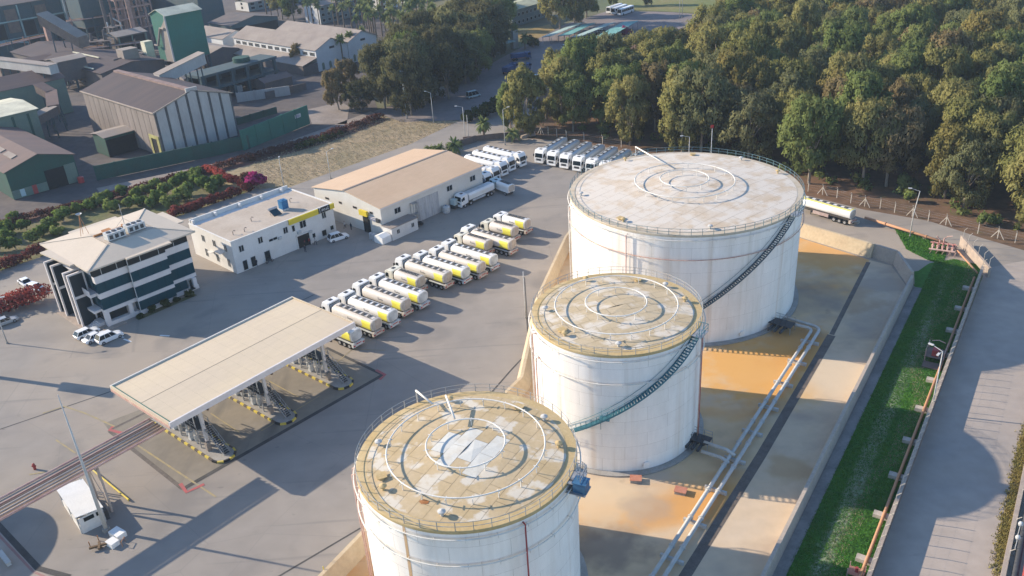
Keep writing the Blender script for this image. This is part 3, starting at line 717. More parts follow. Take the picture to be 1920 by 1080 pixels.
    # cooling rings outside the shell
    for zr, mm in ((h - 0.75, 'pipewhite'), (h - 4.2, 'pinkpipe' if rad > 15 else 'pipewhite')):
        rc = rad + 0.42
        MB().tube([(rc*math.cos(2*math.pi*i/110), rc*math.sin(2*math.pi*i/110), zr) for i in range(110)], 0.075, 6, 0, True).obj('cooling_ring', M[mm], t, smooth=True)
        bm_ = MB().boxp(-0.45, 0.12, -0.03, 0.03, -0.05, 0.0).boxp(0.0, 0.06, -0.03, 0.03, -0.28, 0.0).mesh('ring_bracket'); bm_.materials.append(M['pipewhite'])
        nb = int(2*math.pi*rc/3.2)
        for i in range(nb):
            a = 2*math.pi*i/nb
            inst('ring_bracket', bm_, t, (rc*math.cos(a), rc*math.sin(a), zr - 0.07), a)
    # helical stair
    if stair:
        a0, z0, a1, z1, land, sm = stair       # top angle / height, foot angle / height, landing angle or None
        st = MB().boxp(0, 0.95, -0.16, 0.16, -0.02, 0.02).obj('stair', sm, t, (0, 0, 0))
        st.data.clear_geometry()
        ns = int((z0 - z1)/0.24)
        tm = MB().boxp(0.05, 0.95, -0.15, 0.15, -0.025, 0.0).mesh('tread'); tm.materials.append(sm)
        pm2 = MB().boxp(-0.03, 0.03, -0.03, 0.03, 0, 1.05).mesh('stair_post'); pm2.materials.append(sm)
        inner, outer, hr, hr2, mid = [], [], [], [], []
        for i in range(ns + 1):
            f = i/ns; a = R(a0 + (a1 - a0)*f); z = z0 + (z1 - z0)*f
            ca, sa = math.cos(a), math.sin(a)
            inst('tread', tm, t, (rad*ca, rad*sa, z), a)
            inner.append(((rad + 0.06)*ca, (rad + 0.06)*sa, z - 0.08)); outer.append(((rad + 0.98)*ca, (rad + 0.98)*sa, z - 0.08))
            hr.append(((rad + 0.98)*ca, (rad + 0.98)*sa, z + 1.05)); mid.append(((rad + 0.98)*ca, (rad + 0.98)*sa, z + 0.55))
            hr2.append(((rad + 0.10)*ca, (rad + 0.10)*sa, z + 1.05))
            if i % 2 == 0:
                inst('stair_post', pm2, t, ((rad + 0.98)*ca, (rad + 0.98)*sa, z), a)
        mb = MB()
        for pth, wd, hh in ((inner, 0.05, 0.26), (outer, 0.05, 0.26)):
            mb.loft([[(p[0], p[1], p[2] - 0.13), (p[0]*1.003, p[1]*1.003, p[2] - 0.13), (p[0]*1.003, p[1]*1.003, p[2] + 0.15), (p[0], p[1], p[2] + 0.15)] for p in pth], 0)
        mb.obj('stringer', sm, t)
        bpy.data.objects.remove(KIDS[t.name].pop(KIDS[t.name].index(st)), do_unlink=True)
        MB().tube(hr, 0.03, 4).tube(mid, 0.025, 4).tube(hr2, 0.03, 4).obj('stair_handrail', sm, t)
        # landing where the stair meets the rim
        a = R(a0 + 2.5)
        pf = MB().boxp(0.0, 1.5, -1.1, 1.1, -0.08, 0.0).obj('landing', M['steel'], t, (rad*math.cos(a), rad*math.sin(a), h + 0.05), a)
        mb = MB()
        for x, y in ((1.45, -1.05), (1.45, 1.05), (0.1, 1.05), (0.75, 1.05), (1.45, 0)):
            mb.boxp(x - 0.03, x + 0.03, y - 0.03, y + 0.03, 0, 1.1)
        mb.boxp(1.42, 1.48, -1.05, 1.05, 1.06, 1.11).boxp(0.1, 1.45, 1.02, 1.08, 1.06, 1.11).boxp(1.42, 1.48, -1.05, 1.05, 0.55, 0.59)
        mb.obj('landing_rail', sm, pf)
        if land is not None:
            f = (land - a0)/(a1 - a0); z = z0 + (z1 - z0)*f
            a = R(land)
            MB().boxp(0.0, 1.1, -0.7, 0.7, -0.06, 0.02).boxp(0.3, 0.36, -0.6, -0.54, -2.0, 0).obj('landing', sm, t, (rad*math.cos(a), rad*math.sin(a), z), a)
    # roof vents and gauge hatches near the rim
    for i, a in enumerate((22, -8, 160, 205, 250, 95)):
        a = R(a + 7*seed); r = rad - 1.9
        v = MB().cyl(0, 0, 0, 0.55, 0.16, 10).lathe([(0.42, 0.5), (0.42, 0.62), (0.05, 0.78)], 12, 0, cap=True).obj('vent', M['roofedge'] if i % 2 else M['pipegrey'], t, (r*math.cos(a), r*math.sin(a), cone(r)))
    for a in (40, 190):
        a = R(a + 11*seed); r = rad - 2.4
        MB().cyl(0, 0, 0, 0.3, 0.45, 14).box(0, 0, 0.3, 1.1, 1.1, 0.06).obj('roof_manhole', M['roofedge'], t, (r*math.cos(a), r*math.sin(a), cone(r)), a)
    # shell manway near the foot
    for a in ((-78,) if rad < 15 else (-72,)):
        a = R(a)
        p = (rad*math.cos(a), rad*math.sin(a), 1.1)
        mw = MB().disc((-0.05, 0, 0), (0.28, 0, 0), 0.42, 18).disc((0.28, 0, 0), (0.34, 0, 0), 0.52, 18).obj('manway', mshell, t, p, a)
    return t

def riser(t, rad, ang, z0, z1, m, name='riser_pipe', off=0.45, r=0.09):
    a = R(ang)
    MB().tube([((rad + off)*math.cos(a), (rad + off)*math.sin(a), z) for z in (z0, z1)], r, 7).obj(name, m, t, smooth=True)
    MB().tube([((rad + 0.0)*math.cos(a), (rad)*math.sin(a), z1), ((rad + off)*math.cos(a), (rad + off)*math.sin(a), z1)], r, 7).obj(name, m, t, smooth=True)

T1 = make_tank('nearest white tank with tan patchy roof, rust streak and blue cabinet', -6.15, 76.14, 11.97, 18.9, M['shell'], M['roofA'], (0.36, 0.72), (-27.0, 18.95, 42.0, 9.6, None, M['steel']), (1.75, 3.6), R(58), 1, 3.6,
               feed=(((1.02, 120, 1.7), (0.76, 116, 0.9)), ((0.75, 105.6, 2.0), (0.40, 106, 0.9))), railm='rail')
riser(T1, 11.97, -61.7, 0.3, 18.3, M['redpipe'])
a_ = R(-121.2)
MB().poly([(11.985*math.cos(a_ + d), 11.985*math.sin(a_ + d), z) for d, z in ((-0.015, 0.3), (0.03, 0.3), (0.022, 18.9), (-0.006, 18.9))]).obj('rust_streak', M['ruststreak'], T1)
MB().poly([(r*math.cos(R(-118) + d), r*math.sin(R(-118) + d), 19.02 + (11.97 - r)/15 + 0.035) for r, d in ((8.45, -0.03), (8.9, -0.07), (9.15, -0.02), (8.9, 0.05), (8.5, 0.05))]).obj('rust_patch', M['rust'], T1)
a_ = R(-27)
bx = MB().boxp(-0.7, 0.7, -0.6, 0.6, 0.0, 1.15).boxp(-0.78, 0.78, -0.68, 0.68, 1.15, 1.25).obj('cabinet', M['bluebox'], T1, (13.35*math.cos(a_), 13.35*math.sin(a_), 18.0), a_)
MB().boxp(-1.4, 0.9, -0.9, 0.9, -0.1, 0.0).obj('cabinet_shelf', M['steel'], T1, (13.2*math.cos(a_), 13.2*math.sin(a_), 18.0), a_)
for az_ in (176, 181, 186):
    riser(T1, 11.97, az_, 0.3, 14.7 if az_ < 180 else 18.15, M['pinkpipe'], off=0.6)

T2 = make_tank('middle white tank with tan plated roof and teal spiral stair', 14.27, 105.78, 11.79, 18.9, M['shell'], M['roofB'], (0.36, 0.72), (-39.5, 18.9, -168.0, 0.4, -105.0, M['teal']), (1.6, 3.2), R(20), 2, 0, railm='rail')
for az_, mm in ((-164, 'pinkpipe'), (-160, 'pinkpipe'), (-168, 'pipewhite'), (-31, 'pinkpipe'), (-29.5, 'redpipe')):
    riser(T2, 11.79, az_, 0.3, 18.15 if az_ != -160 else 14.7, M[mm], off=0.6)
T3 = make_tank('largest white tank with pale plated roof and long dark spiral stair', 32.23, 146.64, 20.58, 20.3, M['shell3'], M['roofC'], (0.21, 0.43), (-45.0, 20.3, -119.0, 0.4, None, M['stairdark']), (2.1, 5.2), R(38), 3, 0,
               feed=(((1.0, 106, 2.0), (0.44, 100, 0.9)),), railm='railblue')
riser(T3, 20.58, -128.1, 0.3, 19.5, M['pinkpipe'])
riser(T3, 20.58, -126.2, 0.3, 16.0, M['pipegrey'])
for az_ in (186, 190):
    riser(T3, 20.58, az_, 0.3, 19.5, M['pipewhite'], off=0.7)
# lamp and weather mast on the far rim of the largest tank
def light_pole(label, loc, h, rz=0, heads=1, name='street_lamp', tilt=0.0, m='pipegrey', group=None, arm=1.6):
    t = thing(name, label, 'lamp post', loc, rz, group)
    MB().tube([(0, 0, 0), (0, 0, h*0.5), (tilt*h, 0, h)], [0.13, 0.10, 0.07], 8).obj('pole', M[m], t, smooth=True)
    MB().cyl(0, 0, 0, 0.35, 0.22, 10).obj('base', M['concrete'], t)
    for k in range(heads):
        a = k*math.pi*0.55 if heads > 1 else 0
        ca, sa = math.cos(a), math.sin(a)
        MB().tube([(tilt*h, 0, h - 0.05), (tilt*h + ca*arm, sa*arm, h + 0.35)], 0.05, 6).obj('arm', M[m], t)
        hd = MB().box(0, 0, 0, 0.75, 0.30, 0.14).box(0.05, 0, -0.05, 0.5, 0.22, 0.05, 1).obj('lamp_head', [M['frame'], M['lamp']], t, (tilt*h + ca*(arm + 0.3), sa*(arm + 0.3), h + 0.32), a)
    return t

# ------------------------------------------------------------------ product pipes inside the bund
def pipeline(label, path, r, m, cat='pipe', name='pipeline', joints=True, group=None):
    t = thing(name, label, cat, (path[0][0], path[0][1], 0), 0, group)
    o = path[0]
    pts = [(p[0] - o[0], p[1] - o[1], p[2]) for p in path]
    MB().tube(pts, r, 10).obj('pipe', M[m], t, smooth=True)
    if joints:
        for i in range(len(pts) - 1):
            a, b = Vector(pts[i]), Vector(pts[i + 1]); n = int((b - a).length/6)
            for k in range(1, n + 1):
                p = a + (b - a)*(k/(n + 1)); d = (b - a).normalized()*0.08
                MB().disc(p - d, p + d, r*1.45, 12).obj('flange', M[m], t)
    return t
def bend(a, c, b, rr=1.2, n=4):
    a, b, c = Vector(a), Vector(b), Vector(c)
    p = c + (a - c).normalized()*rr; q = c + (b - c).normalized()*rr
    return [tuple(p*(1-t)**2 + c*2*t*(1-t) + q*t*t) for t in [i/n for i in range(n + 1)]]
pA0, pA1 = (0.8, 55.2, 0.85), (50.9, 127.4, 0.85)
pB0, pB1 = (2.0, 54.6, 0.85), (52.4, 127.6, 0.85)
eA = (46.6, 130.2, 1.0); eB = (47.3, 131.6, 1.0)
pipeline('left grey product pipe of the pair crossing the bund floor', [pA0] + bend(pA0, pA1, eA) + [eA], 0.27, 'pipegrey')
pipeline('right grey product pipe of the pair, next to the drain trench', [pB0] + bend(pB0, pB1, eB, 1.6) + [eB], 0.27, 'pipegrey')
b0, b1 = (24.79, 97.33, 1.00), (28.93, 94.17, 0.90)
pipeline('grey branch pipe from the middle tank, nearer of two', [(24.80, 96.37, 1.00), (27.15, 94.70, 1.00), (27.89, 93.53, 0.95)], 0.25, 'pipegrey', joints=False)
pipeline('grey branch pipe from the middle tank, farther of two', [(25.49, 97.83, 1.40), (28.15, 95.85, 1.40), (29.09, 94.84, 1.10)], 0.25, 'pipegrey', joints=False)
sm_ = MB().boxp(-1.5, 1.5, -0.18, 0.18, 0.0, 0.5).mesh('support_block'); sm_.materials.append(M['pipegrey'])
for k in range(12):
    p = loc2((1.4, 54.9), R(55.3), 6 + k*7.1, -0.05)
    o = inst('pipe_sleeper', sm_, None, (p[0], p[1], 0.04), R(55.3 + 90))
    tag(o, 'low concrete sleeper carrying the twin grey pipes over the bund floor', 'pipe support', 'concrete sleepers under the twin pipes')
def manifold(label, loc, rz, s=1.0):
    t = thing('valve_platform', label, 'valve platform', loc, rz)
    MB().boxp(-1.9*s, 1.9*s, -1.0*s, 1.0*s, 1.35, 1.42).obj('deck', M['darkgrey'], t)
    lm = MB().boxp(-0.05, 0.05, -0.05, 0.05, 0, 1.36).mesh('leg'); lm.materials.append(M['steel'])
    for x in (-1.85, 1.85):
        for y in (-0.95, 0.95): inst('leg', lm, t, (x*s, y*s, 0))
    mb = MB()
    for x in (-1.85, -0.6, 0.6, 1.85): mb.boxp(x*s - 0.03, x*s + 0.03, -0.98*s, -0.92*s, 1.4, 2.4)
    mb.boxp(-1.88*s, 1.88*s, -0.98*s, -0.92*s, 2.36, 2.42).boxp(-1.88*s, 1.88*s, -0.98*s, -0.92*s, 1.9, 1.94)
    mb.obj('handrail', M['steel'], t)
    for k in range(3):
        v = MB().disc((-0.9*s + 0.9*s*k, -0.6*s, 0.95), (-0.9*s + 0.9*s*k, 2.4*s, 0.95), 0.24, 12).disc((-0.9*s + 0.9*s*k, 0.3, 0.95), (-0.9*s + 0.9*s*k, 0.5, 0.95), 0.4, 12).obj('valve', M['darkgrey'], t)
        MB().cyl(-0.9*s + 0.9*s*k, 0.4, 0.95, 2.0, 0.06, 8).lathe([(0.3, 2.0), (0.34, 2.04), (0.3, 2.08)], 14, 0, (-0.9*s + 0.9*s*k, 0.4)).obj('hand_wheel', M['darkgrey'], v)
    mb = MB()
    for k in range(4): mb.boxp(1.95*s + 0.28*k, 2.2*s + 0.28*k, -0.4, 0.4, 1.15 - 0.32*k, 1.19 - 0.32*k)
    mb.obj('steps', M['steel'], t)
    return t
manifold('grey valve platform with steps at the foot of the largest tank', (46.0, 129.3, 0.04), R(140), 1.15)
manifold('dark valve platform at the foot of the middle tank', (24.9, 98.9, 0.04), R(145), 0.95)
# red topped pits
def pit(label, loc, rz):
    t = thing('sump_box', label, 'sump cover', loc, rz)
    MB().boxp(-0.72, 0.72, -0.55, 0.55, 0, 0.5).obj('body', M['concrete'], t)
    MB().boxp(-0.8, 0.8, -0.62, 0.62, 0.5, 0.57).obj('lid', M['brickred'], t)
    return t
pit('small red lidded sump box touching the foot of the middle tank', (14.99, 92.21), R(-10))
pit('small red lidded sump box standing alone on the bund floor', (20.48, 89.27), R(-24))

# ------------------------------------------------------------------ right fence: wall, leaning wire posts, fire main
t = thing('perimeter_wall', 'long brown stained perimeter wall with bent wire posts along the grass strip', 'wall', FN[1], A55)
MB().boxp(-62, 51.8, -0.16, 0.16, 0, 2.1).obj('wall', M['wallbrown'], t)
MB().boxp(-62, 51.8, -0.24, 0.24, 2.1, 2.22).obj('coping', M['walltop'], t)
pm_ = MB().beam((0, 0, -0.05), (0, 0, 1.55), 0.075, 0.075).beam((0, 0, 1.5), (0, -0.5, 2.05), 0.07, 0.07).mesh('wire_post'); pm_.materials.append(M['post'])
k = 0
x = -60
while x < 51:
    inst('wire_post', pm_, t, (x, 0.0, 2.22)); x += 2.05
for dy, z in ((0, 2.8), (0, 3.5), (-0.48, 4.22)):
    MB().tube([(-62, dy, z), (51.8, dy, z)], 0.005, 3).obj('wire', M['darkgrey'], t)
t = thing('perimeter_wall', 'short sunlit perimeter wall with bent wire posts, from valve cluster to fence corner', 'wall', (89.3, 143.2, 0), az((89.3, 143.2), (91.2, 158)))
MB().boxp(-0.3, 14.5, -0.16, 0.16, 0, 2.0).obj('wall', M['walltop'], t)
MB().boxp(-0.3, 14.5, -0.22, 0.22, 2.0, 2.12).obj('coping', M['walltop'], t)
for x in (0.3, 2.9, 5.6, 8.2, 10.9, 13.6):
    inst('wire_post', pm_, t, (x, 0, 2.12))
pipeline('orange fire main running beside the perimeter wall over the grass', [loc2(FN[1], A55, -62, 1.0, 0.75), loc2(FN[1], A55, 49.5, 0.9, 0.75)], 0.2, 'orangepipe', joints=False)
pipeline('second orange pipe under the short sunlit perimeter wall', [(87.6, 143.9, 0.7), (88.9, 156, 0.7)], 0.16, 'orangepipe', joints=False)
pipeline('orange fire main from the trailer to the valve cluster', [(77.55, 172.25, 0.90), (83.13, 164.29, 0.90), (88.02, 156.97, 0.90)], 0.28, 'orangepipe')
sb = MB().boxp(-0.45, 0.45, -0.9, 0.9, 0, 0.55).mesh('pipe_block'); sb.materials.append(M['post'])
for px, py in ():
    pass
for k in range(13):
    p = loc2(FN[1], A55, -58 + k*8.6, 1.3)
    o = inst('pipe_block', sb, None, (p[0], p[1], 0.045), A55)
    tag(o, 'white concrete block under the orange fire main on the grass', 'concrete block', 'concrete blocks under the fire main')
for p in ((75.60, 171.44), (86.02, 161.72)):
    o = inst('pipe_block', sb, None, (p[0], p[1], 0.045), R(-50), (0.8, 0.7, 1))
    tag(o, 'concrete block under the orange main beside the %s' % ('parked trailer' if p[0] < 80 else 'valve cluster'), 'concrete block')
# red valve cluster
t = thing('valve_cluster', 'pinkish red fire valve cluster at the bend of the orange main', 'valve station', (86.4, 155.2, 0.05), R(-30))
for k in range(5):
    MB().disc((-1.8 + 0.9*k, -1.7, 0.9), (-1.8 + 0.9*k, 1.7, 0.9), 0.16, 10).disc((-1.8 + 0.9*k, -0.3, 0.9), (-1.8 + 0.9*k, 0.3, 0.9), 0.32, 10).obj('valve', M['pinkpipe'], t)
    MB().cyl(-1.8 + 0.9*k, 0, 0.9, 1.75 + 0.2*(k % 2), 0.05, 6).lathe([(0.36, 1.72), (0.40, 1.76), (0.36, 1.8)], 12, 0, (-1.8 + 0.9*k, 0)).obj('hand_wheel', M['redpipe'], t)
for y in (-1.7, 1.7):
    MB().disc((-2.4, y, 0.9), (2.4, y, 0.9), 0.2, 10).obj('header', M['pinkpipe'], t)
MB().tube([(0, 0.4, 0.9), (0, 0.4, 2.6), (0.5, 0.4, 3.1), (1.4, 0.4, 3.3)], 0.14, 8).tube([(-0.7, 0.4, 0.9), (-0.7, 0.4, 2.2), (-1.4, 0.4, 2.9)], 0.14, 8).obj('fire_monitor', M['pinkpipe'], t)
lm = MB().beam((0, 0, 0), (0.35, 0, 1.0), 0.09, 0.09).mesh('leg'); lm.materials.append(M['pinkpipe'])
for x in (-2.2, -1.1, 0, 1.1, 2.2):
    for y in (-2.0, 2.0): inst('leg', lm, t, (x, y, -0.05))
# pump hut frame on the grass by the lamp
t = thing('hydrant_platform', 'rusty brown hydrant platform with hose box on shaded grass by the wall', 'platform', (67.2, 117.0, 0.05), A55)
MB().boxp(-1.6, 1.6, -1.4, 1.4, 0.9, 1.0).boxp(-3.6, -1.7, -1.4, 1.4, 0.05, 0.2).obj('deck', M['wallbrown'], t)
MB().boxp(-1.1, 0.1, -0.5, 0.5, 1.0, 2.0).obj('hose_box', M['redpipe'], t)
lm = MB().boxp(-0.06, 0.06, -0.06, 0.06, 0, 2.3).mesh('leg'); lm.materials.append(M['pinkpipe'])
for x in (-1.55, 1.55):
    for y in (-1.35, 1.35): inst('leg', lm, t, (x, y, 0))
MB().tube([(1.5, -1, 2.3), (1.5, 0, 2.6), (1.5, 1, 2.3)], 0.07, 6).boxp(-1.55, 1.55, 1.32, 1.38, 2.2, 2.28).boxp(-1.55, 1.55, -1.38, -1.32, 2.2, 2.28).obj('hoop', M['pinkpipe'], t)
t = thing('fire_hydrant', 'red framed hydrant stand on sunlit grass at the bottom edge of the photo', 'hydrant', (37.45, 72.90), A55)
MB().boxp(-0.7, 0.7, -0.9, 0.9, 0.75, 0.85).obj('deck', M['brickred'], t)
lm = MB().boxp(-0.05, 0.05, -0.05, 0.05, 0, 1.5).mesh('leg'); lm.materials.append(M['pinkpipe'])
for x in (-0.65, 0.65):
    for y in (-0.85, 0.85): inst('leg', lm, t, (x, y, 0))
MB().cyl(0, 0, 0.85, 1.5, 0.18, 10).obj('hydrant_body', M['redpipe'], t)

# far right fence with pipes
t = thing('boundary_wall', 'low pale boundary wall with weeds at the lower right edge', 'wall', (59.31, 79.37), R(54.9))
MB().boxp(-30, 40, -0.25, 0.25, 0, 1.1).obj('wall', M['walltop'], t)
for x in (-14, -8, -2, 4, 10):
    inst('wire_post', pm_, t, (x, -0.1, 1.1))
pipeline('black pipe outside the lower right boundary wall', [loc2((59.31, 79.37), R(54.9), -30, -1.1, 0.7), loc2((59.31, 79.37), R(54.9), 40, -1.1, 0.7)], 0.35, 'darkgrey', joints=False)
pipeline('bright red pipe outside the lower right boundary wall', [loc2((59.31, 79.37), R(54.9), -30, -2.0, 1.0), loc2((59.31, 79.37), R(54.9), 2.2, -2.0, 1.0), loc2((59.31, 79.37), R(54.9), 2.8, -2.6, 0.9)], 0.22, 'redpipe', joints=False)
for lab, px, py, hh in (('white globe lamp on the lower right boundary wall, nearer one', 1898, 1035, 2.3), ('white globe lamp on the lower right boundary wall, farther one', 1902, 1015, 2.6)):
    p = (59.31, 79.37)
    q = loc2(p, R(54.9), -5.2 if hh < 2.5 else -3.0, -0.6)
    t = thing('globe_lamp', lab, 'lamp', q, 0)
    MB().cyl(0, 0, 0, hh, 0.05, 6).obj('pole', M['frame'], t)
    MB().lathe([(0.02, hh - 0.05), (0.22, hh + 0.05), (0.30, hh + 0.3), (0.2, hh + 0.55), (0.02, hh + 0.62)], 12).obj('globe', M['frame'], t, smooth=True)

# wire fence in front of the plantation
def fence_post(loc, brace, group):
    t = thing('fence_post', 'pale concrete post of the wire fence along the plantation%s' % (', braced on both sides' if brace else ', plain'), 'fence post', loc, R(-45), group)
    MB().beam((0, 0, 0), (0, 0, 2.3), 0.16, 0.16).beam((0, 0, 2.25), (0, -0.4, 2.7), 0.13, 0.13).obj('post', M['post'], t)
    if brace:
        for s_ in (-1, 1):
            MB().beam((s_*1.2, 0, 0), (0, 0, 1.9), 0.14, 0.14).obj('brace', M['post'], t)
    return t
FP = [((3.56, 257.27), 0), ((7.18, 254.25), 0), ((9.51, 252.64), 0), ((11.66, 251.08), 1), ((13.79, 249.54), 0), ((16.17, 247.42), 0), ((18.78, 244.77), 0), ((23.60, 241.67), 0), ((28.50, 237.60), 0), ((33.27, 233.65), 0), ((71.70, 191.62), 0), ((74.22, 189.04), 1), ((76.69, 186.51), 0), ((78.52, 182.82), 0), ((80.77, 180.45), 1), ((83.54, 178.67), 0), ((85.56, 175.78), 0), ((88.30, 173.14), 1), ((90.40, 170.07), 0), ((93.01, 167.57), 1), ((97.17, 162.33), 0), ((99.74, 159.45), 1), ((101.98, 156.95), 0), ((104.43, 154.21), 0)]
for pt, br in FP:
    fence_post(pt, br, 'posts of the plantation fence')
for a_, b_ in ((0, 9), (10, 23)):
    t = thing('wire_fence', 'thin wire strands strung along the plantation fence posts%s' % (', behind the white trucks' if a_ == 0 else ', right of the largest tank'), 'fence', FP[a_][0], 0)
    o_ = FP[a_][0]
    for z in (0.6, 1.2, 1.8, 2.25):
        MB().tube([(q[0][0] - o_[0], q[0][1] - o_[1], z) for q in FP[a_:b_ + 1]], 0.012, 3).obj('wire', M['steel'], t)

# ------------------------------------------------------------------ loading canopy, islands, pipe bridge
CO, CA = (-48.59, 99.76), R(48.78)
def cl(x, y, z=0.0): return loc2(CO, CA, x, y, z)
t = thing('loading_canopy', 'long flat cream loading canopy roof over three truck bays', 'canopy', (CO[0], CO[1], 0), CA)
for k in range(16):
    xa, xb = 0.36 + k*2.087, 0.36 + (k + 1)*2.087 - 0.012
    MB().poly([(xa, 0.32, 9.05), (xb, 0.32, 9.05), (xb, 8.2, 9.22), (xa, 8.2, 9.22)]).obj('roof_sheet', M['cream'], t)
    MB().poly([(xa, 8.32, 9.22), (xb, 8.32, 9.22), (xb, 16.38, 9.05), (xa, 16.38, 9.05)]).obj('roof_sheet', M['cream'], t)
MB().boxp(0.36, 33.7, 0.32, 16.38, 8.96, 9.0).obj('roof_deck', M['greyroof'], t)
MB().boxp(0.25, 33.75, 8.2, 8.32, 9.12, 9.19).obj('gutter', M['gutter'], t)
MB().boxp(0.0, 34, 0.0, 0.3, 8.35, 9.28).obj('fascia', M['officewhite'], t)
MB().boxp(0.0, 34, 16.4, 16.65, 8.35, 9.28).obj('fascia', M['shedwall'], t)
MB().boxp(33.8, 34, 0.3, 16.4, 8.35, 9.28).obj('fascia', M['cream'], t)
MB().boxp(-0.02, 0.2, 0.3, 16.4, 8.75, 9.28).obj('fascia', M['cream'], t)
MB().boxp(-0.10, 0.16, 0.1, 16.5, 8.35, 8.74).obj('fascia_stripe', M['pinkpipe'], t)
MB().boxp(0.205, 0.34, 0.4, 16.3, 9.10, 9.285).obj('green_trim', M['green'], t)
MB().boxp(0.3, 33.7, 0.4, 16.3, 8.45, 8.5).obj('soffit', M['greyroof'], t)
cm = MB().boxp(-0.22, 0.22, -0.22, 0.22, 0.2, 8.45).mesh('column'); cm.materials.append(M['officewhite'])
for x in (6.1, 17.4, 29.1):
    for y in (3.4, 13.4):
        inst('column', cm, t, (x, y, 0))
bm = MB().boxp(0.4, 33.6, -0.15, 0.15, 8.0, 8.44).mesh('roof_beam'); bm.materials.append(M['wallbrown'])
for y in (0.9, 3.4, 8.3, 13.4, 15.6): inst('roof_beam', bm, t, (0, y, 0))
bm = MB().boxp(-0.12, 0.12, 0.4, 16.2, 7.75, 7.98).mesh('cross_beam'); bm.materials.append(M['wallbrown'])
for x in (6.1, 11.8, 17.4, 23.2, 29.1): inst('cross_beam', bm, t, (x, 0, 0))

kb = MB().boxp(-0.45, 0.45, -0.14, 0.14, 0, 0.30)
kby = kb.mesh('kerb_block'); kby.materials.append(M['yellow'])
kbk = kb.mesh('kerb_block'); kbk.materials.append(M['black'])
kbd = kb.mesh('kerb_block'); kbd.materials.append(M['kerbdull'])
def island(x0, label):
    t = thing('loading_island', label, 'loading island', cl(x0, 0), CA, 'loading islands under the canopy')
    hw = 1.75
    pts = [(hw*math.cos(a) , -0.4 + hw*math.sin(a)) for a in [-math.pi*q/14 for q in range(15)]]
    pts = pts + [(-hw, 17.5), (hw, 17.5)]
    MB().prism([(p[0]*0.95, p[1]*0.97) for p in pts], 0.0, 0.26).obj('slab', M['concrete'], t)
    # yellow and black kerb
    i = 0
    for k in range(6):
        a0 = -math.pi*(k + 0.5)/6
        o = inst('kerb_block', kby if k % 2 == 0 else kbk, t, (hw*math.cos(a0), -0.4 + hw*math.sin(a0), 0.02), a0 + math.pi/2)
    for s_ in (-1, 1):
        for k in range(19):
            inst('kerb_block', kbd if k % 2 == 0 else kby, t, (s_*hw, 0.1 + k*0.92, 0.02), R(90))
    # working deck, stair, loading arms
    MB().boxp(-1.1, 1.1, 3.5, 14.5, 3.45, 3.55).obj('deck', M['darkgrey'], t)
    lm = MB().boxp(-0.08, 0.08, -0.08, 0.08, 0.2, 3.45).mesh('leg'); lm.materials.append(M['steel'])
    for x in (-1.0, 1.0):
        for y in (3.6, 9.0, 14.4): inst('leg', lm, t, (x, y, 0))
    mb = MB()
    for s_ in (-1.08, 1.08):
        for z in (4.1, 4.6): mb.boxp(s_ - 0.03, s_ + 0.03, 3.5, 14.5, z - 0.03, z + 0.03)
        for k in range(8): mb.boxp(s_ - 0.03, s_ + 0.03, 3.5 + k*1.57 - 0.03, 3.5 + k*1.57 + 0.03, 3.55, 4.6)
    mb.obj('deck_rail', M['steel'], t)
    tm = MB().boxp(-0.5, 0.5, -0.14, 0.14, -0.03, 0.0).mesh('tread'); tm.materials.append(M['darkgrey'])
    for k in range(15):
        f = (k + 0.5)/15
        inst('tread', tm, t, (0.45, -0.9 + 4.4*f, 0.3 + 3.15*f))
    mb = MB()
    for x in (-0.05, 0.95):
        mb.beam((x, -0.9, 0.25), (x, 3.5, 3.45), 0.06, 0.22).beam((x, -0.9, 1.25), (x, 3.5, 4.5), 0.05, 0.05)
        for k in range(5): mb.boxp(x - 0.025, x + 0.025, -0.9 + k*1.1 - 0.025, -0.9 + k*1.1 + 0.025, 0.3 + k*0.8, 1.25 + k*0.8)
    mb.obj('stair_stringer', M['steel'], t)
    for k in range(5):
        y = 4.4 + k*2.2
        for s_ in (-1, 1):
            MB().tube([(s_*0.75, y, 3.55), (s_*0.75, y, 5.9), (s_*1.7, y + 0.3, 6.3), (s_*2.3, y + 0.5, 5.0)], 0.09, 7).obj('loading_arm', M['pipegrey' if k % 2 else 'pipewhite'], t)
            MB().tube([(s_*0.75, y + 0.6, 0.3), (s_*0.75, y + 0.6, 3.4)], 0.13, 8).cyl(s_*0.75, y + 0.6, 1.0, 1.9, 0.28, 10).obj('meter_pipe', M['frame'] if k % 2 else M['pipegrey'], t)
    for k in range(3):
        MB().boxp(-0.35, 0.35, -0.3, 0.3, 0.25, 1.6).obj('meter_cabinet', M['frame'] if k else M['greyroof'], t, (-0.6, 2.2 + k*4.6, 0))
    mb = MB()
    for y in (5.5, 8.5, 11.5): mb.boxp(-0.9, 0.9, y - 0.06, y + 0.06, 6.9, 7.02)
    for x in (-0.7, -0.35, 0.0, 0.35): mb.tube([(x, 2.0, 7.12), (x, 16.2, 7.12)], 0.1, 6)
    mb.obj('product_pipe', M['pipegrey'], t)
    return t
island(6.1, 'loading island nearest the pipe bridge, yellow and black kerb')
island(17.4, 'middle loading island of three, with stair and loading arms')
island(29.1, 'loading island nearest the parked tanker row')

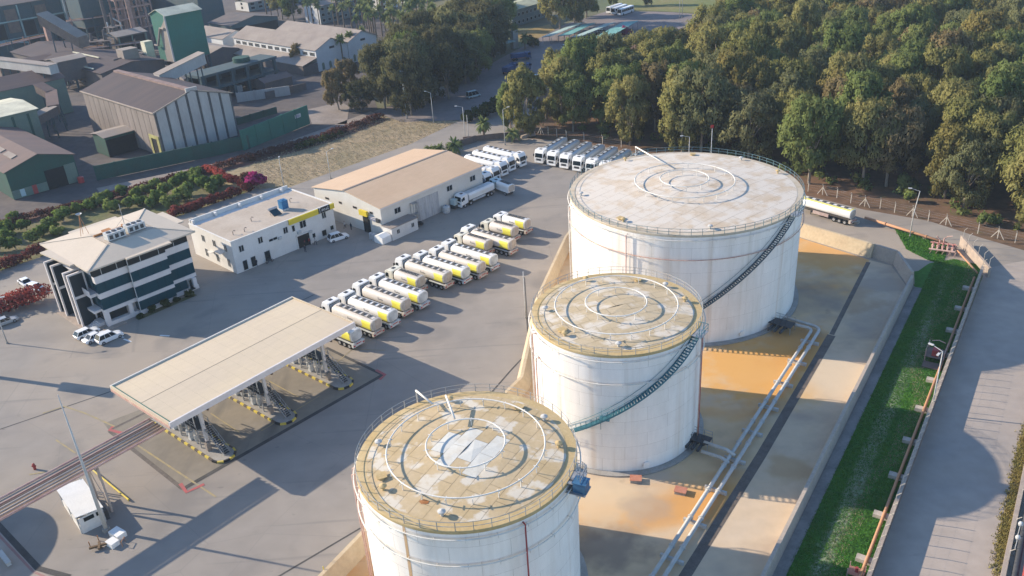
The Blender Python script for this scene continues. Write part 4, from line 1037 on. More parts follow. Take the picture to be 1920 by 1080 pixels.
t = thing('pipe_bridge', 'long elevated pipe bridge with red edge beams running left from the canopy', 'pipe bridge', (CO[0], CO[1], 0), CA)
MB().boxp(-34, -0.15, 1.7, 5.5, 7.55, 7.65).obj('deck', mat('bridge_deck', (0.40, 0.32, 0.25), 0.8, scale=0.3, fine=0.08), t)
for y, r, m_ in ((1.5, 0.16, 'redfade'), (5.75, 0.16, 'redfade'), (4.5, 0.12, 'redfade')):
    MB().tube([(-34, y, 7.8), (-0.1, y, 7.8)], r, 8).obj('edge_beam', M['pinkpipe'] if y != 4.5 else M['redfade'], t)
for y, r in ((2.25, 0.13), (2.9, 0.13), (3.6, 0.15)):
    MB().tube([(-34, y, 7.85), (-0.1, y, 7.85)], r, 8).obj('pipe', M['bridgepipe'], t, smooth=True)
for x in (-10.2, -30):
    MB().boxp(x - 0.15, x + 0.15, 1.5, 1.8, 0, 7.55).boxp(x - 0.15, x + 0.15, 5.4, 5.7, 0, 7.55).boxp(x - 0.12, x + 0.12, 1.5, 5.7, 7.3, 7.54).beam((x, 1.65, 0.5), (x, 5.5, 6.5), 0.12, 0.12).obj('trestle', M['bridgepipe'], t)

# additive kiosk, mast, small things at the lower left
t = thing('kiosk', 'small white roofed open kiosk with plant under the pipe bridge', 'kiosk', (-60.15, 93.0, 0), R(-50))
MB().loft([[(x, -1.75, 2.95), (x, 1.75, 2.55), (x, 1.75, 2.65), (x, -1.75, 3.05)] for x in (-4.3, 4.0)], 0).obj('roof', M['white'], t)
MB().boxp(3.7, 3.88, -1.5, 1.5, 0, 2.5).obj('wall', M['whitewall'], t)
MB().boxp(-4.1, 3.68, -1.6, -1.45, 0.0, 1.1).obj('wall', M['whitewall'], t)
lm = MB().boxp(-0.06, 0.06, -0.06, 0.06, 0, 2.5).mesh('post'); lm.materials.append(M['frame'])
for x in (-4.1, -0.2, 3.6):
    inst('post', lm, t, (x, 1.6, 0)); inst('post', lm, t, (x, -1.6, 0))
MB().disc((-3.6, 0.6, 1.0), (2.6, 0.6, 1.0), 0.75, 14).boxp(-3, -2.6, -0.1, 1.2, 0, 0.6).boxp(1.6, 2.0, -0.1, 1.2, 0, 0.6).obj('additive_tank', M['frame'], t)
MB().boxp(3.89, 3.93, -0.9, 0.4, 1.7, 2.3).boxp(3.89, 3.93, 0.7, 1.3, 1.7, 2.3).obj('window', M['glassdark'], t)
MB().boxp(2.4, 3.4, 1.3, 2.2, 0, 1.5).obj('pump_box', M['darkgrey'], t)
MB().tube([(-4.7, 1.6, 0.4), (-5.6, 1.6, 0.4), (-5.8, 1.6, 3.6)], 0.1, 7).tube([(-4.7, 1.0, 0.4), (-5.9, 1.0, 0.4), (-6.1, 1.0, 3.4)], 0.1, 7).tube([(-4.7, 0.2, 0.4), (-6.2, 0.2, 0.4), (-6.4, 0.2, 3.9)], 0.1, 7).obj('feed_pipe', M['pipewhite'], t)
t = thing('lightning_mast', 'tall thin grey tapering mast standing beside the white kiosk', 'mast', (-55.85, 89.4, 0), 0)
MB().tube([(0, 0, 0), (0, 0, 8), (0, 0, 21.7)], [0.28, 0.2, 0.05], 10).obj('pole', M['pipegrey'], t, smooth=True)
MB().cyl(0, 0, 0, 0.5, 0.5, 10).obj('base', M['concrete'], t)
t = thing('storage_tank', 'round low tank just outside the lower left edge, known by its curved shadow', 'storage tank', (-87.0, 91.3, 0), 0)
MB().lathe([(9.5, 0), (9.5, 8.0), (0.05, 8.7)], 48, 0, cap=True).obj('shell', M['shell'], t)
t = thing('sign_totem', 'tall sign totem just outside the left edge, known by its shadow', 'sign', (-95.4, 132.3, 0), R(100))
MB().boxp(-0.35, 0.35, -0.35, 0.35, 0, 8.8).obj('pole', M['frame'], t)
MB().boxp(-1.3, 1.3, -0.3, 0.3, 8.8, 14).obj('sign_face', M['yellowsign'], t)
t = thing('waste_container', 'pair of white crates with orange straps at the foot of the mast', 'crate', (-54.09, 87.75), R(-35))
MB().boxp(-1.1, 0.9, -0.1, 1.2, 0, 0.75).obj('crate', M['white'], t)
MB().boxp(0.1, 1.5, -1.4, -0.25, 0, 0.7).obj('crate', M['white'], t)
MB().tube([(1.6, 0.4, 0.0), (1.7, 0.4, 0.8), (2.2, -0.4, 0.8), (2.2, -0.4, 0.0)], 0.06, 6).obj('strap_frame', M['orangepipe'], t)
t = thing('valve_stump', 'brown cross shaped valve stump on the ground in front of the kiosk', 'valve', (-55.42, 86.13), R(20))
MB().boxp(-1.2, 1.2, -0.14, 0.14, 0.35, 0.6).boxp(-0.14, 0.14, -0.7, 0.7, 0.4, 0.62).boxp(-0.2, 0.2, -0.2, 0.2, 0, 0.5).obj('body', M['wood'], t)
MB().tube([(-1.2, 0.8, 0), (-1.2, 0.8, 0.9)], 0.06, 6).tube([(-0.2, 1.6, 0), (-0.2, 1.6, 0.9)], 0.06, 6).obj('marker', M['rust'], t)
t = thing('barrier_pipe', 'yellow barrier pipe lying along the kiosk apron', 'barrier', ((-63.88, 103.30)[0], (-63.88, 103.30)[1], 0), az((-63.88, 103.30), (-50.51, 91.03)))
MB().disc((0, 0, 0.32), (12.2, 0, 0.32), 0.13, 8).obj('rail', M['yellow'], t)
lm = MB().cyl(0, 0, 0, 0.3, 0.08, 6).mesh('stub'); lm.materials.append(M['yellow'])
for x in (0.3, 4, 8, 12): inst('stub', lm, t, (x, 0, 0))
t = thing('fire_hydrant', 'small red hydrant standing in the yard left of the pipe bridge', 'hydrant', (-71.96, 103.77), 0)
MB().cyl(0, 0, 0, 0.9, 0.2, 8).disc((-0.3, 0, 0.6), (0.3, 0, 0.6), 0.12, 8).obj('body', M['redpipe'], t)
MB().lathe([(0.22, 0.9), (0.15, 1.05), (0.02, 1.12)], 8).obj('cap', M['redpipe'], t)
t = thing('pipe_cover', 'long pale grey box lying at the lower left edge', 'box', ((-67.24, 85.14)[0], (-67.24, 85.14)[1], 0), az((-68.55, 86.39), (-65.87, 83.73)))
MB().boxp(-1.6, 1.6, -0.25, 0.25, 0.0, 0.5).boxp(-1.65, 1.65, -0.3, 0.3, 0.5, 0.58).obj('body', M['pipegrey'], t)
light_pole('yellow painted post rising at the bottom edge left of nearest tank', (-24.72, 77.59), 2.6, 0, 0, 'bollard_post', 0, 'yellow')

# ------------------------------------------------------------------ vehicles
wheel_m = MB().disc((0, -0.17, 0), (0, 0.17, 0), 0.52, 16).mesh('wheel'); wheel_m.materials.append(M['rubber'])
rim_m = MB().disc((0, -0.185, 0), (0, 0.185, 0), 0.30, 12).mesh('rim'); rim_m.materials.append(M['steel'])
def wheel(t, x, y, r=0.52, wd=1.0, rim=True):
    o = inst('wheel', wheel_m, t, (x, y, r), 0, (r/0.52, wd, r/0.52))
    if rim: inst('rim', rim_m, o)
    return o
def ell(cx, cz, hw, hh, n=20, p=0.66):
    out = []
    for q in range(n):
        a = 2*math.pi*q/n; ca, sa = math.cos(a), math.sin(a)
        out.append((math.copysign(abs(ca)**p, ca)*hw, cz + math.copysign(abs(sa)**p, sa)*hh))
    return out
def cab(t, xf, mc, h=3.65, panel=None):
    """truck cab whose front face is at x = xf"""
    prof = [(0.0, 0.75), (0.02, 1.75), (-0.22, 3.0), (-0.55, h - 0.12), (-0.8, h), (-2.1, h), (-2.2, h - 0.1), (-2.2, 0.95), (-0.2, 0.75)]
    rings = []
    for y, s in ((-1.24, 0.97), (-1.17, 1.0), (1.17, 1.0), (1.24, 0.97)):
        rings.append([(xf + (x + 1.1)*s - 1.1, y, 2.1 + (z - 2.1)*s) for x, z in prof])
    MB().loft(rings, 0).obj('cab', mc, t)
    MB().poly([(xf + 0.035, -1.06, 1.83), (xf + 0.035, 1.06, 1.83), (xf - 0.17, 1.0, 2.86), (xf - 0.17, -1.0, 2.86)]).obj('windshield', M['carglass'], t)
    for s_ in (-1, 1):
        MB().poly([(xf - 0.35, s_*1.262, 1.95), (xf - 1.25, s_*1.262, 1.95), (xf - 1.2, s_*1.255, 2.75), (xf - 0.55, s_*1.255, 2.75)]).obj('side_window', M['carglass'], t)
        MB().boxp(xf - 0.25, xf - 0.1, s_*1.3, s_*1.62, 1.95, 2.6).obj('mirror', M['black'], t)
        MB().poly([(xf + 0.03, s_*0.75, 1.02), (xf + 0.03, s_*1.12, 1.02), (xf + 0.03, s_*1.12, 1.28), (xf + 0.03, s_*0.75, 1.28)]).obj('headlight', M['lamp'], t)
    MB().boxp(xf - 0.3, xf + 0.06, -1.2, 1.2, 0.45, 0.78).obj('bumper', mc, t)
    MB().poly([(xf + 0.035, -0.7, 1.0), (xf + 0.035, 0.7, 1.0), (xf + 0.04, 0.7, 1.55), (xf + 0.04, -0.7, 1.55)]).obj('grille', M['darkgrey'], t)
    MB().boxp(xf - 1.7, xf - 1.0, -0.35, 0.35, h, h + 0.05).obj('roof_hatch', M['darkgrey'], t)
    if panel:
        MB().boxp(xf - 2.26, xf - 2.21, -1.05, 1.05, 1.1, h - 0.25).obj('cab_back', panel, t)
        MB().boxp(xf - 2.42, xf - 2.22, -1.22, -1.12, 1.0, h - 0.1).boxp(xf - 2.42, xf - 2.22, 1.12, 1.22, 1.0, h - 0.1).boxp(xf - 2.36, xf - 2.22, -1.22, 1.22, h - 0.1, h + 0.01).obj('air_deflector', mc, t)
        MB().boxp(xf - 2.30, xf - 2.262, -1.0, 1.0, h - 0.42, h - 0.34).boxp(xf - 2.30, xf - 2.262, 0.92, 1.04, 1.3, h - 0.42).obj('panel_seal', M['black'], t)

def tank_body(t, x0, x1, mt, mr, band=True, cz=2.38, hw=1.27, hh=1.04, hatches=6, ladder=False, text=True, topstripe=False, blackwalk=False):
    """tanker barrel from rear x0 to front x1"""
    xs = [(x0, 0.86), (x0 + 0.06, 0.97), (x0 + 0.22, 1.0), (x1 - 0.35, 1.0), (x1 - 0.12, 0.95), (x1, 0.82)]
    rings = []
    for x, s in xs:
        rings.append([(x, y*s, cz + (z - cz)*s) for y, z in ell(0, cz, hw, hh)])
    b = MB().loft(rings, 0).obj('tank', mt, t, smooth=50)
    MB().loft([[(x0 - 0.03, y*0.84, cz + (z - cz)*0.84) for y, z in ell(0, cz, hw, hh)], [(x0 + 0.02, y*0.86, cz + (z - cz)*0.86) for y, z in ell(0, cz, hw, hh)]], 0).obj('rear_cap', mr, t)
    top = cz + hh
    if topstripe:
        MB().loft([[(x, y, top + 0.02 - abs(y)**3*0.17) for y in (-0.9, -0.3, 0.3, 0.9)] + [(x, y, top - 0.35) for y in (0.9, -0.9)] for x in (x0 + 0.2, x1 - 0.3)], 0).obj('top_stripe', M['yellowband'], t)
    # walkway with hatches
    wk = M['hatch'] if blackwalk else (mt if not ladder else mr)
    MB().boxp(x0 + 0.5, x1 - 0.6, -0.42, 0.42, top - 0.05, top + 0.03).obj('walkway', wk, t)
    L_ = x1 - x0 - 1.8
    for k in range(hatches):
        x = x0 + 0.95 + L_*(k + 0.5)/hatches
        if ladder:
            o = MB().boxp(x - 0.5, x - 0.42, -0.42, 0.42, top + 0.03, top + 0.14).boxp(x + 0.42, x + 0.5, -0.42, 0.42, top + 0.03, top + 0.14).boxp(x - 0.42, x + 0.42, -0.42, -0.34, top + 0.03, top + 0.14).boxp(x - 0.42, x + 0.42, 0.34, 0.42, top + 0.03, top + 0.14).cyl(x, 0, top + 0.02, top + 0.12, 0.2, 10)
        else:
            o = MB().boxp(x - 0.36, x + 0.30, -0.36, 0.36, top + 0.03, top + 0.16).cyl(x + 0.05, 0, top + 0.16, top + 0.22, 0.22, 10)
        o.obj('hatch', M['hatch'], t)
    mb = MB()
    for s_ in (-0.46, 0.46): mb.boxp(x0 + 0.5, x1 - 0.6, s_ - 0.02, s_ + 0.02, top + 0.02, top + 0.1)
    mb.obj('walkway_rail', M['hatch'] if not ladder else mr, t)
    if band:
        for s_ in (-1, 1):
            mb = MB(); rows = []
            for q in range(8):
                a = R(38 - q*11.5)
                ca, sa = math.cos(a), math.sin(a)
                y = s_*abs(ca)**0.66*(hw + 0.012); z = cz + math.copysign(abs(sa)**0.66, sa)*(hh + 0.012)
                xf_ = x0 + 2.1 + (7 - q)*0.09 + (0.9 if q > 4 else 0.0)*(q - 4)*0.45
                rows.append([(x0 + 0.24, y, z), (xf_, y, z)])
            for q in range(7):
                mb.poly([rows[q][0], rows[q][1], rows[q + 1][1], rows[q + 1][0]])
            mb.obj('yellow_panel', M['yellowband'], t)
    if text:      # small dark lettering strokes low on the flank
        for s_ in (-1, 1):
            mb = MB(); xm = (x0 + x1)/2 + 0.8
            for k, (dx, hgt) in enumerate(((0, 0.45), (0.28, 0.22), (0.5, 0.22), (0.74, 0.30), (0.98, 0.22), (1.2, 0.22))):
                x = xm - s_*dx
                mb.poly([(x, s_*(hw + 0.014), cz - 0.05), (x - s_*0.13, s_*(hw + 0.014), cz - 0.05), (x - s_*0.10, s_*(hw + 0.008), cz - 0.05 + hgt), (x + s_*0.02, s_*(hw + 0.008), cz - 0.05 + hgt)])
            mb.obj('lettering', M['hatch'], t)
    return b

def rear_gear(t, xr, mr):
    mb = MB().boxp(xr + 0.12, xr + 0.16, 0.55, 0.59, 1.2, 3.3).boxp(xr + 0.12, xr + 0.16, 0.95, 0.99, 1.2, 3.3)
    for k in range(7): mb.boxp(xr + 0.12, xr + 0.15, 0.59, 0.95, 1.35 + 0.3*k, 1.38 + 0.3*k)
    mb.obj('rear_ladder', M['truckpanel'], t)
    MB().tube([(xr + 0.7, -1.2, 0.75), (xr + 2.0, -1.28, 0.68), (xr + 3.2, -1.2, 0.8)], 0.07, 6).obj('hose', M['darkgrey'], t)
    MB().boxp(xr, xr + 0.5, -1.22, 1.22, 0.55, 1.25).obj('rear_bumper', mr, t)
    MB().poly([(xr - 0.01, 0.55, 0.95), (xr - 0.01, -0.55, 0.95), (xr - 0.01, -0.55, 1.12), (xr - 0.01, 0.55, 1.12)]).obj('reflector', M['redlight'], t)
    for s_ in (-1, 1):
        MB().boxp(xr - 0.03, xr + 0.02, s_*0.98 - 0.18, s_*0.98 + 0.18, 0.7, 0.95).obj('tail_light', M['redlight'], t)

def semi(mc, mt, mr, ladder=False, band=True, name='tanker_truck', topstripe=False, dark=False, hatches=6, text=True):
    t = thing(name, 'x', 'tanker truck')
    MB().boxp(-6.6, 6.2, -0.45, 0.45, 0.75, 1.1).boxp(-6.3, 4.2, -0.9, 0.9, 1.1, 1.42).obj('chassis', M['chassis'], t)
    cab(t, 7.1, mc, 3.7, M['truckpanel'])
    tank_body(t, -6.75, 4.15, mt, mr, band, ladder=ladder, topstripe=topstripe, blackwalk=dark, hatches=hatches, text=text)
    rear_gear(t, -7.1, mr)
    for s_ in (-1, 1):
        for x in (-5.9, -4.6, -3.3): wheel(t, x, s_*1.02)
        wheel(t, 3.1, s_*1.0, 0.52, 1.3); wheel(t, 6.0, s_*1.06)
        MB().boxp(-6.6, -2.6, s_*1.02 - 0.22, s_*1.02 + 0.22, 1.10, 1.17).obj('mudguard', M['truckpanel'], t)
        MB().boxp(-1.8, 1.2, s_*1.0 - 0.16, s_*1.0 + 0.16, 0.65, 1.2).obj('side_locker', M['truckpanel'], t)
        MB().boxp(4.0, 5.1, s_*1.0 - 0.25, s_*1.0 + 0.2, 0.55, 1.1).obj('fuel_tank', M['steel'], t)
        MB().boxp(1.6, 1.75, s_*0.75 - 0.08, s_*0.75 + 0.08, 0.2, 1.1).obj('landing_leg', M['chassis'], t)
    return t
def rigid(mc, mt, mr, ladder=True, band=True, L=9.4, dark=False, text=True, name='tanker_truck'):
    t = thing(name, 'x', 'tanker truck'); xf = L/2; xr = -L/2
    MB().boxp(xr + 0.4, xf - 0.9, -0.45, 0.45, 0.75, 1.1).boxp(xr + 0.6, xf - 2.7, -0.9, 0.9, 1.1, 1.42).obj('chassis', M['chassis'], t)
    cab(t, xf, mc, 3.3, mc)
    tank_body(t, xr + 0.35, xf - 2.6, mt, mr, band, ladder=ladder, hatches=5, blackwalk=dark, text=text)
    rear_gear(t, xr, mr)
    for s_ in (-1, 1):
        wheel(t, xr + 1.4, s_*1.0, 0.52, 1.3); wheel(t, xr + 2.6, s_*1.0, 0.52, 1.3); wheel(t, xf - 1.3, s_*1.05)
        MB().boxp(xr + 3.3, xf - 3.0, s_*1.0 - 0.16, s_*1.0 + 0.16, 0.65, 1.2).obj('side_locker', M['truckpanel'], t)
        MB().boxp(xr + 0.7, xr + 3.2, s_*1.02 - 0.22, s_*1.02 + 0.22, 1.10, 1.17).obj('mudguard', M['truckpanel'], t)
    return t

semi_white = semi(M['truckwhite'], M['tankwhite'], M['truckpanel'])
semi_dusty = semi(M['truckwhite'], M['tankdusty'], M['truckrear'])
rigid_cream = rigid(M['truckcream'], M['tankdusty'], M['truckrear'])
rigid_white = rigid(M['truckwhite'], M['tankwhite'], M['truckrear'], ladder=False)
semi_plain = semi(M['truckwhite'], mat('tanker_plain_white', (0.72, 0.72, 0.71), 0.45, scale=0.5, amt=0.05, fine=0.03), M['truckpanel'], band=False, text=False, hatches=5)
semi_silver = semi(M['truckwhite'], mat('tanker_silver', (0.50, 0.52, 0.52), 0.4, 0.2, scale=0.5, amt=0.06, fine=0.04, rnd=0.06), M['truckpanel'], band=False, text=False, hatches=4)
used = set()
def park(proto, x, y, rz, label, group=None):
    o = proto if proto.name not in used else copy_tree(proto)
    used.add(proto.name)
    o.location = (x, y, 0.0); o.rotation_euler = (0, 0, rz)
    if proto.name.startswith('tanker'): o.scale = (1.0, 1.08, 1.06)
    o['label'] = label
    if group: o['group'] = group
    elif 'group' in o: del o['group']
    return o
ROW = [  # rear bumper middle, kind
    (-27.6, 132.6, 'w', 'tanker truck half hidden under the loading canopy end, showing yellow tail band and three wheels'),
    (-24.4, 136.0, 'd', 'dusty tailed white tanker truck parked next to the one under the canopy'),
    (-21.7, 138.8, 'w', 'white tanker truck with clean white tail, third out from the loading canopy'),
    (-19.6, 142.8, 'd', 'dusty brown tailed white tanker truck, fourth out from the loading canopy'),
    (-16.6, 145.4, 'w', 'white tanker truck with clean tail just before the first cream cab'),
    (-17.4, 152.1, 'c', 'short cream cab tanker truck nearest the loading canopy'),
    (-12.2, 153.2, 'd', 'dusty tailed tanker truck just beyond the first short cream cab one'),
    (-8.6, 154.7, 'w', 'white tanker truck second beyond the first short cream cab one'),
    (-5.5, 156.6, 'd', 'dusty tailed tanker truck midway between the two first cream cabs'),
    (-3.0, 159.7, 'w', 'white tanker truck standing just before the second cream cab'),
    (-4.0, 167.4, 'c', 'short cream cab tanker truck, middle one of the three'),
    (1.0, 166.8, 'd', 'long dusty tanker truck between the second and third cream cabs'),
    (1.8, 173.6, 'c', 'short cream cab tanker truck farthest from the loading canopy'),
    (4.7, 177.2, 'r', 'short white cab tanker truck at the far end of the yard row')]
for x, y, k, lab in ROW:
    a = R(139.6); hl = {'w': 7.1, 'd': 7.1, 'c': 4.7, 'r': 4.7}[k]
    p = {'w': semi_white, 'd': semi_dusty, 'c': rigid_cream, 'r': rigid_white}[k]
    a += R(random.uniform(-0.8, 0.8))
    park(p, x + math.cos(a)*hl, y + math.sin(a)*hl, a, lab, 'tanker trucks in the yard row')
LT = ['white tanker beside the peach roofed shed, farthest from it by the palms', 'white tanker second from the palms beside the shed end', 'white tanker in the middle of the five beside the shed end', 'white tanker one place out from the shed end wall', 'white tanker right against the shed end wall']
for (x, y), lab in zip(((5.3, 222.2), (2.3, 219.2), (0.2, 215.9), (-1.9, 212.0), (-4.0, 208.2)), LT):
    a = R(-44.5)
    park(semi_plain, x - math.cos(a)*7.1, y - math.sin(a)*7.1, a, lab, 'white tankers beside the shed')
RT = ['silver white tanker at the left end of the group facing the largest tank', 'silver white tanker second from left in the group by the fence', 'silver white tanker third from left in the group by the fence', 'silver white tanker in the middle of the group by the fence', 'silver white tanker whose cab just shows at the largest tank rim', 'silver white tanker with its cab hidden behind the largest tank rim', 'silver white tanker farthest right, mostly hidden behind the largest tank']
for k, lab in enumerate(RT):
    x, y = 9.5 + k*3.15, 223.8 - k*2.78
    a = R(-124)
    park(semi_silver, x - math.cos(a)*7.1, y - math.sin(a)*7.1, a, lab, 'silver tankers by the plantation fence')

# long white rigid truck and small bowser in front of the shed
t = thing('flat_tank_truck', 'long white four axle truck standing in the shed shade', 'truck', (-7.6, 200.2, 0), R(226.5))
MB().boxp(-5.6, 5.0, -0.45, 0.45, 0.75, 1.1).obj('chassis', M['chassis'], t)
cab(t, 5.9, M['truckwhite'], 3.3, M['truckpanel'])
MB().loft([[(x, -1.15, 1.35), (x, 1.15, 1.35), (x, 1.22, 2.6), (x, 0.9, 2.95), (x, -0.9, 2.95), (x, -1.22, 2.6)] for x in (-5.9, 3.1)], 0).obj('tank', M['tankwhite'], t)
MB().boxp(-5.7, 3.0, -0.7, 0.7, 2.95, 3.0).obj('walkway', M['truckpanel'], t)
MB().boxp(-5.9, -5.5, -1.2, 1.2, 0.6, 1.0).obj('rear_bumper', M['truckrear'], t)
for s_ in (-1, 1):
    for x in (-4.8, -3.5, 2.6, 4.6): wheel(t, x, s_*1.02)
    MB().boxp(-2.6, 1.8, s_*1.1 - 0.06, s_*1.1 + 0.06, 0.7, 1.2).obj('side_guard', M['truckpanel'], t)
t = thing('fuel_bowser', 'small white fuel bowser truck with black walkway beside the shed corner', 'tanker truck', (-0.6, 204.7, 0), R(128))
MB().boxp(-3.3, 3.0, -0.4, 0.4, 0.6, 0.95).obj('chassis', M['chassis'], t)
cab(t, 3.9, M['carteal'], 2.7, M['carteal'])
tank_body(t, -3.5, 1.5, M['tankwhite'], M['truckrear'], False, 1.95, 1.15, 0.95, 3, text=False, blackwalk=True)
MB().boxp(-3.2, 1.3, -1.12, 1.12, 0.85, 1.4).obj('skirt', M['truckwhite'], t)
for s_ in (-1, 1):
    wheel(t, -2.2, s_*0.95, 0.45, 1.2); wheel(t, 2.8, s_*0.95, 0.45)
t = thing('dark_trailer', 'dark covered trailer parked between shed wall and long white truck', 'trailer', (-9.4, 203.6, 0), R(46.5))
MB().loft([[(x, -1.2, 1.0), (x, 1.2, 1.0), (x, 1.2, 2.5), (x, 0.7, 2.9), (x, -0.7, 2.9), (x, -1.2, 2.5)] for x in (-5.5, 5.5)], 0).obj('cover', M['cardark'], t)
MB().boxp(-5.4, 5.4, -1.15, 1.15, 0.75, 0.98).obj('chassis', M['chassis'], t)
MB().disc((-7.2, 0.0, 1.7), (-5.7, 0.0, 1.7), 0.9, 16).obj('drum', M['cardark'], t)
for s_ in (-1, 1):
    for x in (-3.6, -2.3, 4.2): wheel(t, x, s_*1.0, rim=False)
# lone trailer by the fence
t = thing('tank_trailer', 'lone white tank trailer with yellow top stripe by the plantation fence', 'trailer', (70.4, 176.0, 0), R(128.5))
MB().boxp(-6.0, 5.6, -0.45, 0.45, 0.75, 1.1).boxp(-6.1, 5.4, -0.9, 0.9, 1.1, 1.42).obj('chassis', M['chassis'], t)
tank_body(t, -6.3, 6.0, M['tankwhite'], M['truckrear'], False, 2.4, 1.24, 1.0, 6, topstripe=True, text=False)
rear_gear(t, -6.6, M['truckrear'])
for s_ in (-1, 1):
    for x in (-5.2, -3.9, -2.6): wheel(t, x, s_*1.02)
    MB().boxp(-1.2, 2.6, s_*1.02 - 0.16, s_*1.02 + 0.16, 0.6, 1.25).obj('side_locker', M['bumper'], t)
    MB().boxp(3.2, 3.35, s_*0.75 - 0.08, s_*0.75 + 0.08, 0.0, 1.1).obj('landing_leg', M['chassis'], t)

# cars
def car(mc, L=4.5, W=1.8, H=1.48, kind='hatch', name='parked_car', cat='car'):
    t = thing(name, 'x', cat)
    hl, hw = L/2, W/2
    zs = 0.86 if kind != 'suv' else 1.02
    def ring(x, k, zb, zt, kt):
        return [(x, -hw*k*0.96, zb), (x, hw*k*0.96, zb), (x, hw*k, (zb + zt)*0.5), (x, hw*kt, zt), (x, -hw*kt, zt), (x, -hw*k, (zb + zt)*0.5)]
    body = [ring(-hl, 0.86, 0.42, zs - 0.12, 0.80), ring(-hl + 0.12, 0.97, 0.26, zs - 0.02, 0.90), ring(-hl + 0.9, 1.0, 0.22, zs, 0.93), ring(hl - 1.55, 1.0, 0.22, zs, 0.93), ring(hl - 0.5, 0.98, 0.24, zs - 0.12, 0.88), ring(hl - 0.12, 0.92, 0.28, zs - 0.24, 0.78), ring(hl, 0.8, 0.36, zs - 0.36, 0.66)]
    MB().loft(body, 0).obj('body', mc, t, smooth=40)
    if kind == 'sedan': st = [(-hl + 0.75, -hl + 1.35), (hl - 1.95, hl - 1.25)]
    elif kind == 'van': st = [(-hl + 0.06, -hl + 0.16), (hl - 1.5, hl - 0.75)]
    else: st = [(-hl + 0.08, -hl + 0.55), (hl - 2.0, hl - 1.25)]
    (xb0, xb1), (xf1, xf0) = st
    lo = [(xb0, -hw*0.91, zs - 0.03), (xf0, -hw*0.91, zs - 0.06), (xf0, hw*0.91, zs - 0.06), (xb0, hw*0.91, zs - 0.03)]
    hi = [(xb1, -hw*0.74, H - 0.04), (xf1, -hw*0.74, H - 0.04), (xf1, hw*0.74, H - 0.04), (xb1, hw*0.74, H - 0.04)]
    MB().loft([lo, hi], 0).obj('window', M['carglass'], t)
    MB().loft([[(p[0]*1.0, p[1]*1.01, H - 0.05) for p in hi], [(p[0]*0.985, p[1]*0.93, H) for p in hi]], 0).obj('roof', mc, t)
    mb = MB()
    for s_ in (-1, 1):
        for f in (0.0, 0.36, 0.70, 1.0):
            a = (xb0 + (xf0 - xb0)*f, s_*hw*0.918, zs - 0.05); b = (xb1 + (xf1 - xb1)*f, s_*hw*0.75, H - 0.045)
            MB().beam(a, b, 0.09, 0.05).obj('pillar', mc, t)
    for s_ in (-1, 1):
        wheel(t, -hl + 0.8, s_*(hw - 0.1), 0.33, 0.62); wheel(t, hl - 0.85, s_*(hw - 0.1), 0.33, 0.62)
        MB().boxp(hl - 0.28, hl - 0.02, s_*hw*0.62 - 0.16, s_*hw*0.62 + 0.16, zs - 0.42, zs - 0.30).obj('headlight', M['lamp'], t)
        MB().boxp(-hl - 0.01, -hl + 0.1, s_*hw*0.68 - 0.12, s_*hw*0.68 + 0.12, zs - 0.30, zs - 0.12).obj('tail_light', M['redlight'], t)
    return t
hatch_w = car(M['carwhite'], 4.6, 1.85, 1.55)
sedan_w = car(M['carwhite'], 4.7, 1.8, 1.45, 'sedan')
suv_w = car(M['carwhite'], 4.8, 1.95, 1.85, 'suv')
silver = car(M['carsilver'], 4.5, 1.8, 1.48)
red = car(M['carred'], 4.2, 1.75, 1.5)
darkc = car(M['cardark'], 4.5, 1.8, 1.48, 'sedan')
vanc = car(M['carteal'], 5.2, 2.0, 2.3, 'van', 'parked_van', 'van')
g3 = 'cars in front of the glass office'
park(hatch_w, -80.6, 144.2, R(50), 'white car nearest the glass office entrance, leftmost of three', g3)
park(sedan_w, -78.2, 142.3, R(51), 'white car in the middle of the three before the glass office', g3)
park(suv_w, -75.4, 141.8, R(47), 'white car nearest the canopy of the three before the glass office', g3)
park(sedan_w, -103.6, 168.6, R(-42), 'white car in sun behind the red hedge left of the office, farther one')
park(hatch_w, -100.0, 165.6, R(-30), 'white car with dark windscreen in sun behind the red hedge, nearer one')
park(silver, -99.4, 151.2, R(42), 'silver car in the shade below the red hedge at left edge')
park(red, -92.6, 163.6, R(140), 'red car standing by the dark fins of the glass office')
park(suv_w, -38.6, 181.7, R(33), 'white estate car with open tailgate beside the pale office with yellow sign')

# ------------------------------------------------------------------ buildings
def window(parent, o, u, nrm, w_, h_, panes=1, gm='glassdark', fm='frame', proud=0.05, name='window'):
    """a framed window standing proud of a wall: o lower left corner, u along the wall, nrm outward (all in the parent's frame)"""
    u = Vector(u); nrm = Vector(nrm); o = Vector(o)
    def bar(mb, a0, a1, z0, z1, d):
        p = [o + u*a0 + Vector((0, 0, z0)), o + u*a1 + Vector((0, 0, z0)), o + u*a1 + Vector((0, 0, z1)), o + u*a0 + Vector((0, 0, z1))]
        mb.loft([[q - nrm*0.02 for q in p], [q + nrm*d for q in p]])
    mb = MB(); fw = 0.09
    bar(mb, 0, w_, 0, fw, proud); bar(mb, 0, w_, h_ - fw, h_, proud); bar(mb, 0, fw, fw, h_ - fw, proud); bar(mb, w_ - fw, w_, fw, h_ - fw, proud)
    for k in range(1, panes):
        x = w_*k/panes; bar(mb, x - fw/2, x + fw/2, fw, h_ - fw, proud)
    f = mb.obj(name, M[fm], parent)
    for k in range(panes):
        a = w_*k/panes + fw*(1 if k == 0 else 0.5); b = w_*(k + 1)/panes - fw*(1 if k == panes - 1 else 0.5)
        mb = MB(); bar(mb, a, b, fw, h_ - fw, proud*0.35); mb.obj('pane', M[gm], f)
    return f

